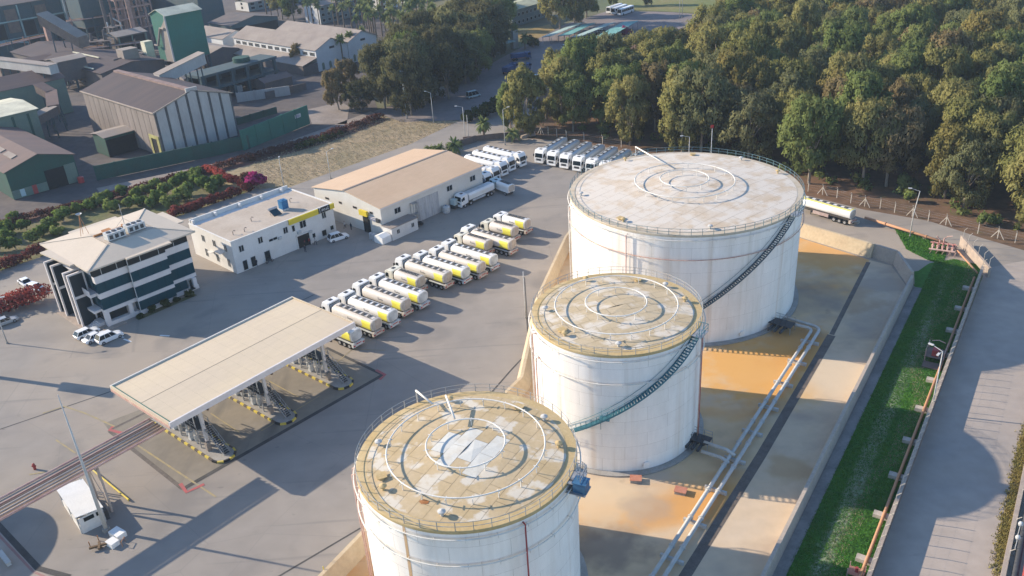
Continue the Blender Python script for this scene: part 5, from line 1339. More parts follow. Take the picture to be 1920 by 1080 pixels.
# glass office -----------------------------------------------------------
OO, OA = (-77.13, 146.42), A46
t = thing('glass_office', 'three storey office of white bands and dark blue glass under a beige hip roof', 'office building', OO, OA)
secs = ((0.0, 6.4, 0.55), (6.4, 14.2, 0.0), (14.2, 19.6, 1.2))
bands = ((9.15, 10.55, 'officewhite', 'panel_band'), (5.95, 7.05, 'officewhite', 'panel_band'), (2.85, 3.6, 'officewhite', 'panel_band'), (0.0, 0.85, 'officewhite', 'plinth'))
MB().boxp(0.35, 19.2, 1.75, 20.6, 0.0, 12.2).obj('core', M['officewhite'], t)
for (x0, x1, y) in secs:
    for z0, z1, mm, nm in bands:
        n_ = max(2, int((x1 - x0)/2.0)); wd = (x1 - x0)/n_
        for k in range(n_):
            MB().boxp(x0 + k*wd + 0.015, x0 + (k + 1)*wd - 0.015, y, 1.72, z0, z1).obj(nm, M[mm], t)
    for z0, z1 in ((3.6, 5.95), (7.05, 9.15), (10.55, 12.1)):
        n_ = max(2, int((x1 - x0)/1.5)); wd = (x1 - x0)/n_
        gl = M['glassblue'] if z0 < 10 else M['glassdark']
        for k in range(n_):
            MB().boxp(x0 + k*wd + 0.012, x0 + (k + 1)*wd - 0.012, y + 0.10, 1.70, z0 + 0.02, z1 - 0.02).obj('glazing', gl, t)
    if x0 > 1 and x0 < 10 or x0 > 10:
        n_ = 4 if x0 < 10 else 2; wd = (min(x1, 17.4) - x0)/n_
        for k in range(n_):
            MB().boxp(x0 + k*wd + 0.012, x0 + (k + 1)*wd - 0.012, y + 0.15, 1.70, 0.9, 2.8).obj('glazing', M['glassblue'], t)
for x in (0.0, 4.6, 18.3):
    MB().boxp(x, x + 0.8, 0.52, 1.6, 0.85, 2.85).obj('pillar', M['officewhite'], t)
MB().boxp(0.85, 4.5, 1.5, 1.70, 0.9, 2.8).obj('glazing', M['glassdark'], t)
for x in (1.6, 4.6, 9.0, 12.8, 16.6):
    y = [s[2] for s in secs if s[0] <= x < s[1]][0]
    MB().boxp(x - 0.05, x + 0.05, y - 0.02, y + 0.08, 10.55, 12.35).obj('roof_strut', M['frame'], t)
MB().boxp(6.34, 6.46, -0.14, -0.02, 0.9, 12.2).obj('downpipe', M['frame'], t)
window(t, (17.6, 1.2, 0.1), (1, 0, 0), (0, -1, 0), 1.2, 2.5, 1, name='door')
# left face: glass curtain, white floors, dark fins
for z0, z1, mm in ((0.3, 3.0, 'glassdark'), (3.6, 6.3, 'glassblue'), (7.0, 10.2, 'glassblue')):
    n_ = 8
    for k in range(n_):
        y0 = 1.8 + k*2.3
        MB().boxp(0.20, 0.345, y0 + 0.03, y0 + 2.27, z0, z1).obj('glazing', M[mm], t)
MB().boxp(-1.6, 0.18, 7.4, 12.0, 3.05, 3.55).boxp(-1.4, 0.18, 1.8, 5.0, 3.05, 3.55).boxp(-1.2, 0.18, 1.8, 14.5, 6.35, 6.95).boxp(-1.0, 0.18, 6.8, 12, 10.25, 10.8).obj('balcony', M['officewhite'], t)
MB().boxp(-1.65, -1.55, 7.4, 12.0, 3.55, 4.5).boxp(-1.25, -1.15, 1.8, 14.5, 6.95, 7.8).obj('balcony_front', M['officewhite'], t)
for y in (4.9, 6.7, 12.2, 15.2):
    f = MB().boxp(-3.2, -2.9, y - 0.25, y + 0.25, 0.0, 11.0).boxp(-2.9, -0.1, y - 0.25, y + 0.25, 10.7, 11.0).boxp(-0.4, -0.1, y - 0.25, y + 0.25, 0, 10.7).boxp(-2.9, -0.4, y - 0.25, y + 0.25, 5.9, 6.4).obj('fin', M['officewhite'], t)
    MB().boxp(-2.9, -0.4, y - 0.19, y + 0.19, 0.0, 5.88).boxp(-2.9, -0.4, y - 0.19, y + 0.19, 6.42, 10.68).obj('fin_panel', M['fin'], f)
for k in range(5):
    MB().boxp(-0.6 - 0.35*(5 - k), 0.3, 1.9, 4.4, 0.16*k, 0.16*(k + 1)).obj('step', M['officewhite'], t)
MB().boxp(-3.8, -0.2, 1.4, 16.2, 0.0, 0.14).boxp(-1.2, 3.0, -0.8, 0.5, 0, 0.12).obj('terrace', M['walltop'], t)
# hip roof with a flat deck
ev = [(-1.8, 5.5), (-1.0, 5.5), (-1.0, -0.2), (6.2, -0.2), (6.2, -0.9), (15.4, -0.9), (15.4, 0.3), (21.2, 0.3), (21.2, 7.4), (22.6, 7.4), (22.6, 16.2), (21.2, 16.2), (21.2, 21.6), (15.2, 21.6), (15.2, 22.8), (5.2, 22.8), (5.2, 21.6), (-1.0, 21.6), (-1.0, 17.0), (-2.8, 17.0)]
top = [(5.9, 5.8), (15.6, 5.8), (15.6, 12.8), (5.9, 12.8)]
zt, ze = 13.8, 12.45
def eavez(p): return ze
mb = MB()
side = {0: [2, 3, 4, 5, 6, 7], 1: [7, 8, 9, 10, 11, 12], 2: [12, 13, 14, 15, 16, 17], 3: [17, 18, 19, 0, 1, 2]}
for k, idx in side.items():
    pts = [(ev[i][0], ev[i][1], ze) for i in idx]
    a, b = top[k], top[(k + 1) % 4]
    mb.poly(pts + [(b[0], b[1], zt), (a[0], a[1], zt)])
mb.obj('roof', M['officeroof'], t)
MB().prism([(p[0], p[1]) for p in ev], ze - 0.28, ze - 0.012).obj('eave', M['officeroof'], t)
MB().boxp(6.0, 15.5, 5.9, 12.7, zt - 0.1, zt + 0.03).obj('roof_deck', M['flatroof'], t)
for a, b in (((-1.0, -0.2), top[0]), ((21.2, 0.3), top[1]), ((21.2, 21.6), top[2]), ((-1.0, 21.6), top[3])):
    MB().beam((a[0], a[1], ze + 0.02), (b[0], b[1], zt + 0.04), 0.35, 0.12).obj('hip_cap', M['officeroof'], t)
g = thing('air_conditioner', 'x', 'air conditioner', loc2(OO, OA, 6.6, 6.4, zt + 0.03), OA)
MB().boxp(0, 3.6, 0, 2.0, 0.15, 1.55).obj('casing', M['frame'], g)
for k in range(3):
    MB().cyl(0.7 + 1.1*k, 1.0, 1.55, 1.72, 0.42, 14).obj('fan_cowl', M['darkgrey'], g)
    MB().boxp(0.35 + 1.1*k, 1.05 + 1.1*k, -0.03, 0.0, 0.4, 1.2).obj('louvre', M['darkgrey'], g)
MB().boxp(0.1, 3.5, 0.2, 0.5, 0, 0.15).boxp(0.1, 3.5, 1.5, 1.8, 0, 0.15).obj('foot', M['darkgrey'], g)
g['label'] = 'left white air conditioner on the glass office roof'
g2 = copy_tree(g); g2.location = loc2(OO, OA, 10.9, 6.9, zt + 0.03); g2['label'] = 'right white air conditioner on the glass office roof'
g = thing('antenna', 'thin antenna pole with guy braces on the glass office roof', 'antenna', loc2(OO, OA, 11.6, 9.6, zt), OA)
MB().tube([(0, 0, 0), (0, 0, 5.6)], 0.06, 6).obj('pole', M['steel'], g)
MB().tube([(0, 0, 2.6), (2.6, 1.2, 0.1)], 0.02, 4).tube([(0, 0, 2.6), (-2.8, 0.4, 0.1)], 0.02, 4).boxp(-0.5, 0.5, -0.4, 0.4, 0.0, 0.35).obj('stay', M['darkgrey'], g)
g = thing('satellite_dish', 'small white dish antenna on a lattice frame at the glass office back edge', 'satellite dish', loc2(OO, OA, 5.6, 15.0, 13.6), OA)
MB().beam((-0.8, 0, 0), (0, 0, 4.2), 0.07, 0.07).beam((0.8, 0, 0), (0, 0, 4.2), 0.07, 0.07).beam((0, 0.8, 0), (0, 0, 4.2), 0.07, 0.07).obj('lattice', M['rust'], g)
MB().lathe([(0.02, 4.2), (0.35, 4.3), (0.6, 4.55)], 14).obj('dish', M['frame'], g)
g = thing('roof_frame', 'brown metal gutter frame lying on the glass office roof deck', 'metal frame', loc2(OO, OA, 9.2, 11.6, zt + 0.04), OA)
MB().boxp(-3.2, 3.2, -0.15, 0.15, 0.0, 0.35).boxp(2.9, 3.2, -1.6, 1.2, 0.0, 0.3).boxp(-1.0, 0.6, 0.2, 1.6, 0.0, 0.3).obj('frame', M['rust'], g)
# planted bed along the glass office
sheet('planting_bed', [loc2(OO, OA, 4.9, -0.1), loc2(OO, OA, 17.5, -0.1), loc2(OO, OA, 17.5, -1.5), loc2(OO, OA, 4.9, -1.7)], 0.05, M['orchard'])

# pale office with the yellow sign -----------------------------------------
BO, BA = (-57.9, 166.9), R(45.6)
t = thing('pale_office', 'two storey pale office with flat roof and yellow sign band', 'office building', BO, BA)
LB, DB, HB = 26.2, 17.4, 7.2
MB().boxp(0, LB, 0, DB, 0, HB).obj('wall', M['whitewall'], t)
MB().boxp(0.3, LB - 0.3, 0.3, DB - 2.4, HB + 0.004, HB + 0.10).obj('roof', M['flatroof'], t)
MB().boxp(-0.06, LB + 0.06, -0.06, 0.28, HB, HB + 0.28).boxp(-0.06, 0.28, 0.28, DB, HB, HB + 0.28).boxp(LB - 0.28, LB + 0.06, 0.28, DB, HB, HB + 0.28).boxp(0.28, LB - 0.28, DB - 0.3, DB + 0.05, HB, HB + 1.0).obj('parapet', M['whitewall'], t)
for x in (0.4, 6.0, 12.2, 18.0, 23.5):
    MB().boxp(x, x + 0.5, DB - 1.2, DB - 0.32, HB + 0.1, HB + 0.9).obj('buttress', M['whitewall'], t)
MB().boxp(0.3, LB - 0.3, DB - 2.4, DB - 0.32, HB - 0.55, HB - 0.5).obj('gutter', M['gutter'], t)
sg = MB().boxp(14.2, 22.0, -0.42, -0.07, HB - 0.95, HB + 0.25).obj('sign_band', M['yellowsign'], t)
sg2 = MB().boxp(22.02, 25.2, -0.44, -0.07, HB - 0.95, HB + 0.25).obj('sign_panel', M['black'], t)
MB().boxp(25.22, 26.4, -0.42, -0.07, HB - 0.95, HB + 0.25).obj('sign_band', M['yellowsign'], t)
mb = MB()   # script lettering in white strokes: a tall hooked initial and low letters
zb = HB - 0.72
for pts in ([(22.7, 0.95), (22.45, 1.12), (22.32, 0.9), (22.42, 0.3), (22.35, -0.1)], [(22.95, 0.1), (22.95, 0.55), (23.2, 0.62), (23.3, 0.35), (23.05, 0.25)], [(23.5, 0.1), (23.5, 0.6)], [(23.5, 0.5), (23.75, 0.62), (23.85, 0.1)], [(24.05, 0.3), (24.2, 0.6), (24.4, 0.35), (24.2, 0.12), (24.05, 0.3)], [(24.65, 0.9), (24.6, 0.15), (24.85, 0.12)]):
    for a, b in zip(pts, pts[1:]):
        mb.beam((a[0], -0.455, zb + a[1]), (b[0], -0.455, zb + b[1]), 0.03, 0.13)
mb.obj('lettering', M['frame'], sg2)
for x in (1.5, 6.2, 12.6, 22.9):
    window(t, (x, 0, 4.6 if x > 2 else 4.4), (1, 0, 0), (0, -1, 0), 1.2, 1.5, 2)
window(t, (16.9, 0, 4.35), (1, 0, 0), (0, -1, 0), 1.7, 1.7, 2)
window(t, (14.8, 0, 4.3), (1, 0, 0), (0, -1, 0), 0.8, 1.5, 1)
window(t, (8.7, 0, 4.1), (1, 0, 0), (0, -1, 0), 2.2, 0.7, 2)
for x, z, w_, h_ in ((1.6, 0.1, 1.2, 2.3), (3.6, 0.1, 1.3, 2.4), (7.0, 0.1, 1.5, 2.4), (19.6, 1.1, 0.9, 1.1), (22.2, 0.5, 1.3, 1.5), (24.6, 1.2, 1.0, 1.1)):
    window(t, (x, 0, z), (1, 0, 0), (0, -1, 0), w_, h_, 1, name='window' if z > 0.3 else 'door')
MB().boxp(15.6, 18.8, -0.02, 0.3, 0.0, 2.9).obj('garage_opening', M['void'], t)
MB().boxp(15.4, 15.6, -0.25, 0.0, 0, 3.2).boxp(18.8, 19.0, -0.25, 0.0, 0, 3.2).boxp(15.4, 19.0, -0.25, 0.0, 2.95, 3.2).obj('garage_frame', M['whitewall'], t)
for x, z, w_ in ((11.0, 3.9, 0.8), (15.9, 3.5, 0.9), (18.9, 2.6, 0.7)):
    MB().boxp(x, x + w_, -0.4, -0.03, z, z + 0.6).obj('wall_unit', M['frame'], t)
for y in (2.0, 6.6, 11.2):
    window(t, (0, y + 1.4, 4.4), (0, -1, 0), (-1, 0, 0), 1.3, 1.6, 2)
    window(t, (0, y + 1.2, 0.9), (0, -1, 0), (-1, 0, 0), 1.1, 1.9, 2)
MB().boxp(-1.1, -0.02, 3.6, 6.2, 4.0, 4.12).obj('awning', M['whitewall'], t)
MB().boxp(-1.0, -0.02, 8.2, 9.6, 2.9, 3.0).obj('awning', M['whitewall'], t)
g = thing('water_tank', 'square blue plastic water tank on the pale office roof', 'water tank', loc2(BO, BA, 17.6, 6.4, HB + 0.10), BA)
MB().boxp(-0.8, 0.8, -0.8, 0.8, 0.35, 2.3).boxp(-0.3, 0.3, -0.3, 0.3, 2.3, 2.42).obj('tank', M['tankblue'], g)
MB().boxp(-0.9, 0.9, -0.9, 0.9, 0, 0.35).obj('stand', M['frame'], g)
g = thing('solar_heater', 'dark solar water heater panel with white drum on the pale office roof', 'solar heater', loc2(BO, BA, 14.6, 5.2, HB + 0.10), BA)
MB().poly([(-1.0, -1.0, 0.2), (1.0, -1.0, 0.2), (1.0, 0.8, 1.1), (-1.0, 0.8, 1.1)]).poly([(-1.0, 0.8, 1.05), (1.0, 0.8, 1.05), (1.0, -1.0, 0.12), (-1.0, -1.0, 0.12)]).obj('panel', M['glassblue'], g)
MB().disc((-1.1, 1.0, 1.25), (1.1, 1.0, 1.25), 0.28, 12).boxp(-0.9, -0.8, 0.7, 0.8, 0, 1.0).boxp(0.8, 0.9, 0.7, 0.8, 0, 1.0).obj('drum', M['steel'], g)
for i, (x, y) in enumerate(((2.6, 3.2), (5.0, 2.6), (9.2, 6.6), (21.0, 9.0))):
    g = thing('roof_vent', ['bent vent pipe near the front corner of the pale office roof', 'bent vent pipe beside the front parapet of the pale office roof', 'short vent pipe in the middle of the pale office roof', 'vent pipe behind the blue tank on the pale office roof'][i], 'vent pipe', loc2(BO, BA, x, y, HB + 0.1), BA)
    MB().tube([(0, 0, 0), (0, 0, 0.7), (0.3, 0, 0.95), (0.6, 0, 0.7)], 0.11, 7).obj('pipe', M['walltop'], g)

# shed with peach roof --------------------------------------------------
SO, SA_ = (-28.2, 181.3), R(46.6)
t = thing('warehouse_shed', 'large white shed with peach coloured low pitched roof', 'warehouse', SO, SA_)
LS, DS, HS, RS = 33.0, 24.6, 7.0, 8.7
mb = MB()
mb.poly([(0, 0, 0), (LS, 0, 0), (LS, 0, HS), (0, 0, HS)])
mb.poly([(LS, DS, 0), (0, DS, 0), (0, DS, HS), (LS, DS, HS)])
mb.poly([(0, DS, 0), (0, 0, 0), (0, 0, HS), (0, DS/2, RS), (0, DS, HS)])
mb.poly([(LS, 0, 0), (LS, DS, 0), (LS, DS, HS), (LS, DS/2, RS), (LS, 0, HS)])
mb.obj('wall', M['shedwall'], t)
for s_ in (0, 1):
    y0, y1 = (-0.35, DS/2) if s_ == 0 else (DS + 0.35, DS/2)
    for k in range(22):
        xa = -0.35 + k*(LS + 0.7)/22; xb = -0.35 + (k + 1)*(LS + 0.7)/22 - 0.01
        MB().loft([[(x, y0, HS + 0.0), (x, y1, RS + 0.06), (x, y1, RS + 0.18), (x, y0, HS + 0.12)] for x in (xa, xb)], 0).obj('roof_sheet', M['peach'], t)
MB().boxp(-0.38, LS + 0.38, DS/2 - 0.3, DS/2 + 0.3, RS + 0.12, RS + 0.24).obj('ridge_cap', M['greyroof'], t)
MB().boxp(-0.3, LS + 0.3, -0.52, -0.36, HS - 0.15, HS + 0.05).obj('gutter', M['officewhite'], t)
for x in (3.9, 20.6, 28.6):
    window(t, (x, 0, 4.2), (1, 0, 0), (0, -1, 0), 1.9, 1.4, 2, 'glassdark', 'door')
dr = MB().boxp(10.6, 17.6, -0.12, 0.0, 0.0, 5.4).obj('sliding_door', M['door'], t)
for k in range(6):
    MB().boxp(10.7 + k*1.16, 10.78 + k*1.16, -0.17, -0.12, 0.1, 5.3).obj('door_rib', M['frame'], dr)
mb = MB()
for x in (8.6, 10.2): mb.boxp(x - 0.05, x + 0.05, -1.25, -1.15, 0, 5.4).boxp(x - 0.05, x + 0.05, -0.25, -0.15, 0, 5.4)
for z in (2.6, 5.3): mb.boxp(8.6, 10.2, -1.25, -0.15, z, z + 0.06)
mb.beam((8.6, -1.2, 2.6), (10.2, -1.2, 5.3), 0.05, 0.05).beam((8.6, -1.2, 0), (10.2, -1.2, 2.6), 0.05, 0.05)
sc = thing('scaffold', 'small grey scaffold tower in front of the shed sliding door', 'scaffold', loc2(SO, SA_, 0, 0), SA_)
mb.obj('frame', M['steel'], sc)
for k, y in enumerate((2.8, 8.8, 14.0, 19.2)):
    window(t, (0, y + 1.2, 4.9), (0, -1, 0), (-1, 0, 0), 1.2 + 0.3*(k % 2), 0.6, 1, 'glassdark', 'greyroof')
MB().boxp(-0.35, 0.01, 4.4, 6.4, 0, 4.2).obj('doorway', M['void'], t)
ys = MB().boxp(-0.9, -0.36, 4.2, 6.9, 4.25, 5.5).obj('sign', M['yellowsign'], t)
bs = MB().boxp(-0.5, -0.1, 1.6, 4.0, 3.7, 4.4).obj('sign', M['frame'], t)
MB().boxp(-0.53, -0.505, 1.7, 3.9, 4.22, 4.34).boxp(-0.53, -0.505, 1.7, 3.9, 3.78, 3.92).obj('sign_stripe', M['signblue'], bs)
MB().boxp(-0.6, -0.08, 0.5, 1.4, 3.5, 4.3).obj('wall_unit', M['darkgrey'], t)
# lean-to annex
g = thing('annex', 'low white lean-to cabin with flat roof at the shed front corner', 'cabin', loc2(SO, SA_, 0, 0), SA_)
MB().boxp(-0.2, 7.6, -3.3, -0.05, 0, 2.9).obj('wall', M['whitewall'], g)
MB().boxp(-0.4, 7.8, -3.5, -0.06, 2.9, 3.05).obj('roof', M['greyroof'], g)
window(g, (1.2, -3.3, 1.1), (1, 0, 0), (0, -1, 0), 0.9, 1.1, 2)
window(g, (5.6, -3.3, 1.1), (1, 0, 0), (0, -1, 0), 0.9, 1.1, 2)
g = thing('storage_crate', 'small white pitched cover box standing against the annex end', 'storage box', loc2(SO, SA_, -1.7, -1.7), SA_)
MB().loft([[(x, -1.4, 0), (x, 1.4, 0), (x, 1.4, 1.5), (x, 0, 2.0), (x, -1.4, 1.5)] for x in (-1.3, 1.3)], 0).obj('cover', M['white'], g)
MB().cyl(-0.6, 2.3, 0, 1.5, 0.5, 12).cyl(-0.4, 3.5, 0, 1.4, 0.5, 12).obj('drum', M['door'], g)
g = thing('plastic_tank', 'white round plastic tank standing by the shed sliding door', 'tank', loc2(SO, SA_, 18.6, -1.3), 0)
MB().lathe([(0.9, 0), (0.95, 0.3), (0.95, 1.4), (0.6, 1.7), (0.02, 1.75)], 18).obj('body', M['frame'], g, smooth=40)
MB().cyl(0, 0, 1.7, 1.85, 0.22, 10).obj('cap', M['tankblue'], g)
g = thing('pallet_tank', 'pale green tank in a cage on pallets beside the shed wall', 'tank', loc2(SO, SA_, 21.8, -1.2), SA_)
MB().boxp(-0.9, 0.9, -0.7, 0.7, 1.0, 2.4).obj('tank', M['carteal'], g)
MB().boxp(-0.95, 0.95, -0.75, 0.75, 0, 0.95).obj('cage', M['darkgrey'], g)
g = thing('tyre_heap', 'dark heap of tyres on the ground at the annex end', 'tyres', loc2(SO, SA_, 8.9, -1.6), SA_)
for k in range(6):
    MB().lathe([(0.28, 0.0), (0.55, 0.02), (0.55, 0.26), (0.28, 0.28), (0.28, 0.0)], 14).obj('tyre', M['rubber'], g, (random.uniform(-0.7, 0.7) , random.uniform(-0.6, 0.6), 0.29*(k//2)))

# ------------------------------------------------------------------ factory
def hall(name, label, o, a, L, D, eave, ridge, wall, roof, along='x', over=0.5, cat='factory hall', gable=None, z0=0.0):
    """gabled hall; ridge runs along local x or y"""
    t = thing(name, label, cat, (o[0], o[1], z0), a)
    if along == 'x':
        mb = MB().poly([(0, 0, 0), (L, 0, 0), (L, 0, eave), (0, 0, eave)]).poly([(L, D, 0), (0, D, 0), (0, D, eave), (L, D, eave)])
        mb.poly([(0, D, 0), (0, 0, 0), (0, 0, eave), (0, D/2, ridge), (0, D, eave)]).poly([(L, 0, 0), (L, D, 0), (L, D, eave), (L, D/2, ridge), (L, 0, eave)])
        sl = (ridge - eave)/(D/2)
        rs = []
        for s_ in (0, 1):
            y0, y1 = (-over, D/2) if s_ == 0 else (D + over, D/2)
            rs.append([[(x, y0, eave - over*sl + 0.02), (x, y1, ridge + 0.02), (x, y1, ridge + 0.17), (x, y0, eave - over*sl + 0.17)] for x in (-over, L + over)])
    else:
        mb = MB().poly([(0, D, 0), (0, 0, 0), (0, 0, eave), (0, D, eave)]).poly([(L, 0, 0), (L, D, 0), (L, D, eave), (L, 0, eave)])
        mb.poly([(0, 0, 0), (L, 0, 0), (L, 0, eave), (L/2, 0, ridge), (0, 0, eave)]).poly([(L, D, 0), (0, D, 0), (0, D, eave), (L/2, D, ridge), (L, D, eave)])
        sl = (ridge - eave)/(L/2)
        rs = []
        for s_ in (0, 1):
            x0, x1 = (-over, L/2) if s_ == 0 else (L + over, L/2)
            rs.append([[(x0, y, eave - over*sl + 0.02), (x1, y, ridge + 0.02), (x1, y, ridge + 0.17), (x0, y, eave - over*sl + 0.17)] for y in (-over, D + over)])
    mb.obj('wall', M[wall], t)
    for r in rs: MB().loft(r, 0).obj('roof_slope', M[roof], t)
    return t

FO, FA = (-100.8, 251.8), R(45.5)
t = hall('factory_hall', 'big grey panelled factory hall with dark roof and pinkish ridge strip', FO, FA, 25.2, 49.5, 13.9, 17.6, 'hallgap', 'hallroof', 'y', 0.4)
for k in range(7):
    x0 = 0.45 + k*3.55; x1 = x0 + 2.72
    zt_ = min(13.9 + (17.6 - 13.9)*min(x0, 25.2 - x1)/12.6, 17.2) - 0.15
    zs = [13.9 + 3.7*(min(x, 25.2 - x))/12.6 - 0.2 for x in (x0, x1)]
    pts = [(x0, 0.9 if False else 0.6), (x1, 0.6), (x1, zs[1])] + ([(12.6, 17.35)] if x0 < 12.6 < x1 else []) + [(x0, zs[0])]
    MB().loft([[(p[0], y, p[1]) for p in pts] for y in (-0.02, -0.28)], 0).obj('wall_panel', M['hallwall'], t)
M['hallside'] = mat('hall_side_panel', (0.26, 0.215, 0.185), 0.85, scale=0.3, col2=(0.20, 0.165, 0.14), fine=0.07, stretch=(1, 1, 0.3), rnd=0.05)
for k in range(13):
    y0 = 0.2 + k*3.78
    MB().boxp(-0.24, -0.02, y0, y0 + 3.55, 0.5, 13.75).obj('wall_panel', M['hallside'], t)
MB().boxp(12.6 - 0.9, 12.6 + 0.9, -0.35, 49.8, 17.45, 18.05).obj('ridge_vent', M['pinkridge'], t)
MB().boxp(12.6 - 1.7, 12.6 + 1.9, -0.40, 0.3, 17.3, 18.5).obj('gable_block', M['hallwall'], t)
df = MB().boxp(-0.5, -0.26, 5.4, 6.6, 0, 6.6).boxp(-0.5, -0.26, 0.6, 2.0, 0, 6.6).boxp(-0.5, -0.26, 2.0, 5.4, 5.6, 6.6).obj('door_frame', M['paleyellow'], t)
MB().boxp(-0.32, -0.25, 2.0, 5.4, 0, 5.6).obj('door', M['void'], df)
MB().boxp(-0.75, -0.45, -0.5, 49.9, 13.65, 14.0).obj('gutter', M['walltop'], t)
MB().beam((-0.5, -0.5, 13.95), (10.6, -0.5, 17.2), 0.2, 0.35).obj('verge_trim', M['walltop'], t)
MB().beam((25.7, -0.5, 13.95), (14.6, -0.5, 17.2), 0.2, 0.35).obj('verge_trim', M['walltop'], t)
t = hall('side_building', 'small dark green lean-to with grey roof on the panelled hall side', loc2(FO, FA, -9.5, 17.0), FA, 9.2, 8.5, 6.0, 6.6, 'greendark', 'greyroof', 'x', 0.5)
MB().boxp(0, 9.2, -0.3, -0.02, 0.0, 5.2).obj('open_front', M['void'], t)

LO = (-132.7, 223.7)
t = hall('green_workshop', 'low green workshop with brown roof at the left edge', LO, R(44), 17.9, 46.0, 7.8, 10.4, 'greendark', 'brownroof', 'y', 0.5)
MB().boxp(9.3, 14.6, -0.1, -0.02, 0.0, 5.4).obj('doorway', M['void'], t)
MB().boxp(14.62, 17.6, -0.2, -0.02, 0.0, 5.6).obj('sliding_door', M['greenpale'], t)
MB().boxp(0.1, 9.2, -0.12, -0.02, 0, 2.4).obj('lower_wall', M['greenpale'], t)
MB().boxp(2.0, 3.2, -0.2, -0.13, 0.3, 2.3).obj('door', M['carteal'], t)
MB().boxp(5.2, 6.4, -0.2, -0.13, 0.0, 2.5).obj('door', M['redpipe'], t)
for y in (6, 15, 26):
    MB().loft([[(4.0, y, 9.05), (5.6, y, 9.5), (5.6, y + 6.5, 9.5), (4.0, y + 6.5, 9.05)], [(4.0, y, 9.4), (5.6, y, 9.9), (5.6, y + 6.5, 9.9), (4.0, y + 6.5, 9.4)]], 0).obj('skylight', M['greyroof'], t)
g = thing('gas_cylinder_cage', 'bright red barrel by the green workshop doorway', 'barrel', (-118.94, 234.59), 0)
MB().cyl(0, 0, 0, 1.6, 0.85, 12).obj('body', M['carred'], g); MB().cyl(0, 0, 1.6, 1.7, 0.5, 12).obj('lid', M['redpipe'], g)

t = hall('cream_roof_hall', 'green walled hall with pale cream roof slope at left edge', (-176.0, 244.5), R(45), 42.0, 23.0, 12.0, 13.0, 'greenpale', 'paleroof', 'x', 0.6)
for k in range(9):
    MB().boxp(2 + k*4.6, 2.7 + k*4.6, -0.15, -0.02, 0, 11.2).obj('pilaster', M['greendark'], t)
t = hall('far_green_shed', 'pale ridge lit shed behind the cream roofed hall', (-192.0, 279.0), R(45), 52.0, 16.0, 12.5, 15.5, 'greenpale', 'brownroof', 'x', 0.5)

def gallery(label, a, b, wd=3.0, ht=3.0, wall='grime', roof='greyroof', legs=3, name='conveyor_gallery'):
    A_, B_ = Vector(a), Vector(b)
    t = thing(name, label, 'conveyor', (a[0], a[1], 0), 0)
    d = B_ - A_; h_ = Vector((d.x, d.y, 0)).normalized(); n_ = Vector((-h_.y, h_.x, 0))
    o = Vector((a[0], a[1], 0))
    MB().loft([[q - n_*wd/2 - o, q + n_*wd/2 - o, q + n_*wd/2 + Vector((0, 0, ht)) - o, q - n_*wd/2 + Vector((0, 0, ht)) - o] for q in (A_, B_)], 0).obj('casing', M[wall], t)
    MB().loft([[q - n_*(wd/2 + .3) + Vector((0, 0, ht + .02)) - o, q + n_*(wd/2 + .3) + Vector((0, 0, ht + .02)) - o, q + n_*(wd/2 + .3) + Vector((0, 0, ht + .2)) - o, q - n_*(wd/2 + .3) + Vector((0, 0, ht + .2)) - o] for q in (A_, B_)], 0).obj('roof', M[roof], t)
    for k in range(legs):
        q = A_ + d*((k + 0.5)/legs) - o
        if q.z > 2:
            MB().beam((q.x - n_.x*wd*.6, q.y - n_.y*wd*.6, 0), (q.x - n_.x*wd*.4, q.y - n_.y*wd*.4, q.z), 0.35, 0.35).beam((q.x + n_.x*wd*.6, q.y + n_.y*wd*.6, 0), (q.x + n_.x*wd*.4, q.y + n_.y*wd*.4, q.z), 0.35, 0.35).obj('trestle', M['grimeteal'], t)
    return t
gallery('long beige conveyor gallery running in from the left edge to a transfer house', (-190.72, 334.83, 15.00), (-155.39, 311.18, 15.00), 3.2, 3.0, 'hallwall', 'greyroof', 4)
gallery('sloping conveyor gallery with beige roof rising behind the panelled hall', (-114.38, 295.46, 12.00), (-101.75, 307.43, 16.00), 4.2, 3.6, 'hallwall', 'greyroof', 4)
gallery('brown curved conveyor gallery piece descending past the cream roofed hall', (-152.77, 299.41, 9.00), (-146.70, 285.86, 7.00), 3.2, 2.8, 'wallbrown', 'brownroof', 2)
gallery('brown conveyor gallery bend at the cream roof corner', (-157.88, 302.32, 11.00), (-152.42, 298.62, 9.00), 3.2, 2.8, 'wallbrown', 'brownroof', 1)
gallery('low conveyor gallery with pipes below the cream roofed hall', (-146.70, 285.86, 7.00), (-153.42, 269.17, 5.00), 3.4, 2.6, 'grime', 'greyroof', 3)
gallery('dusty conveyor gallery descending from the far left building', (-194.50, 393.23, 20.00), (-177.43, 387.58, 10.00), 6.0, 4.5, 'wallbrown', 'greyroof', 2)

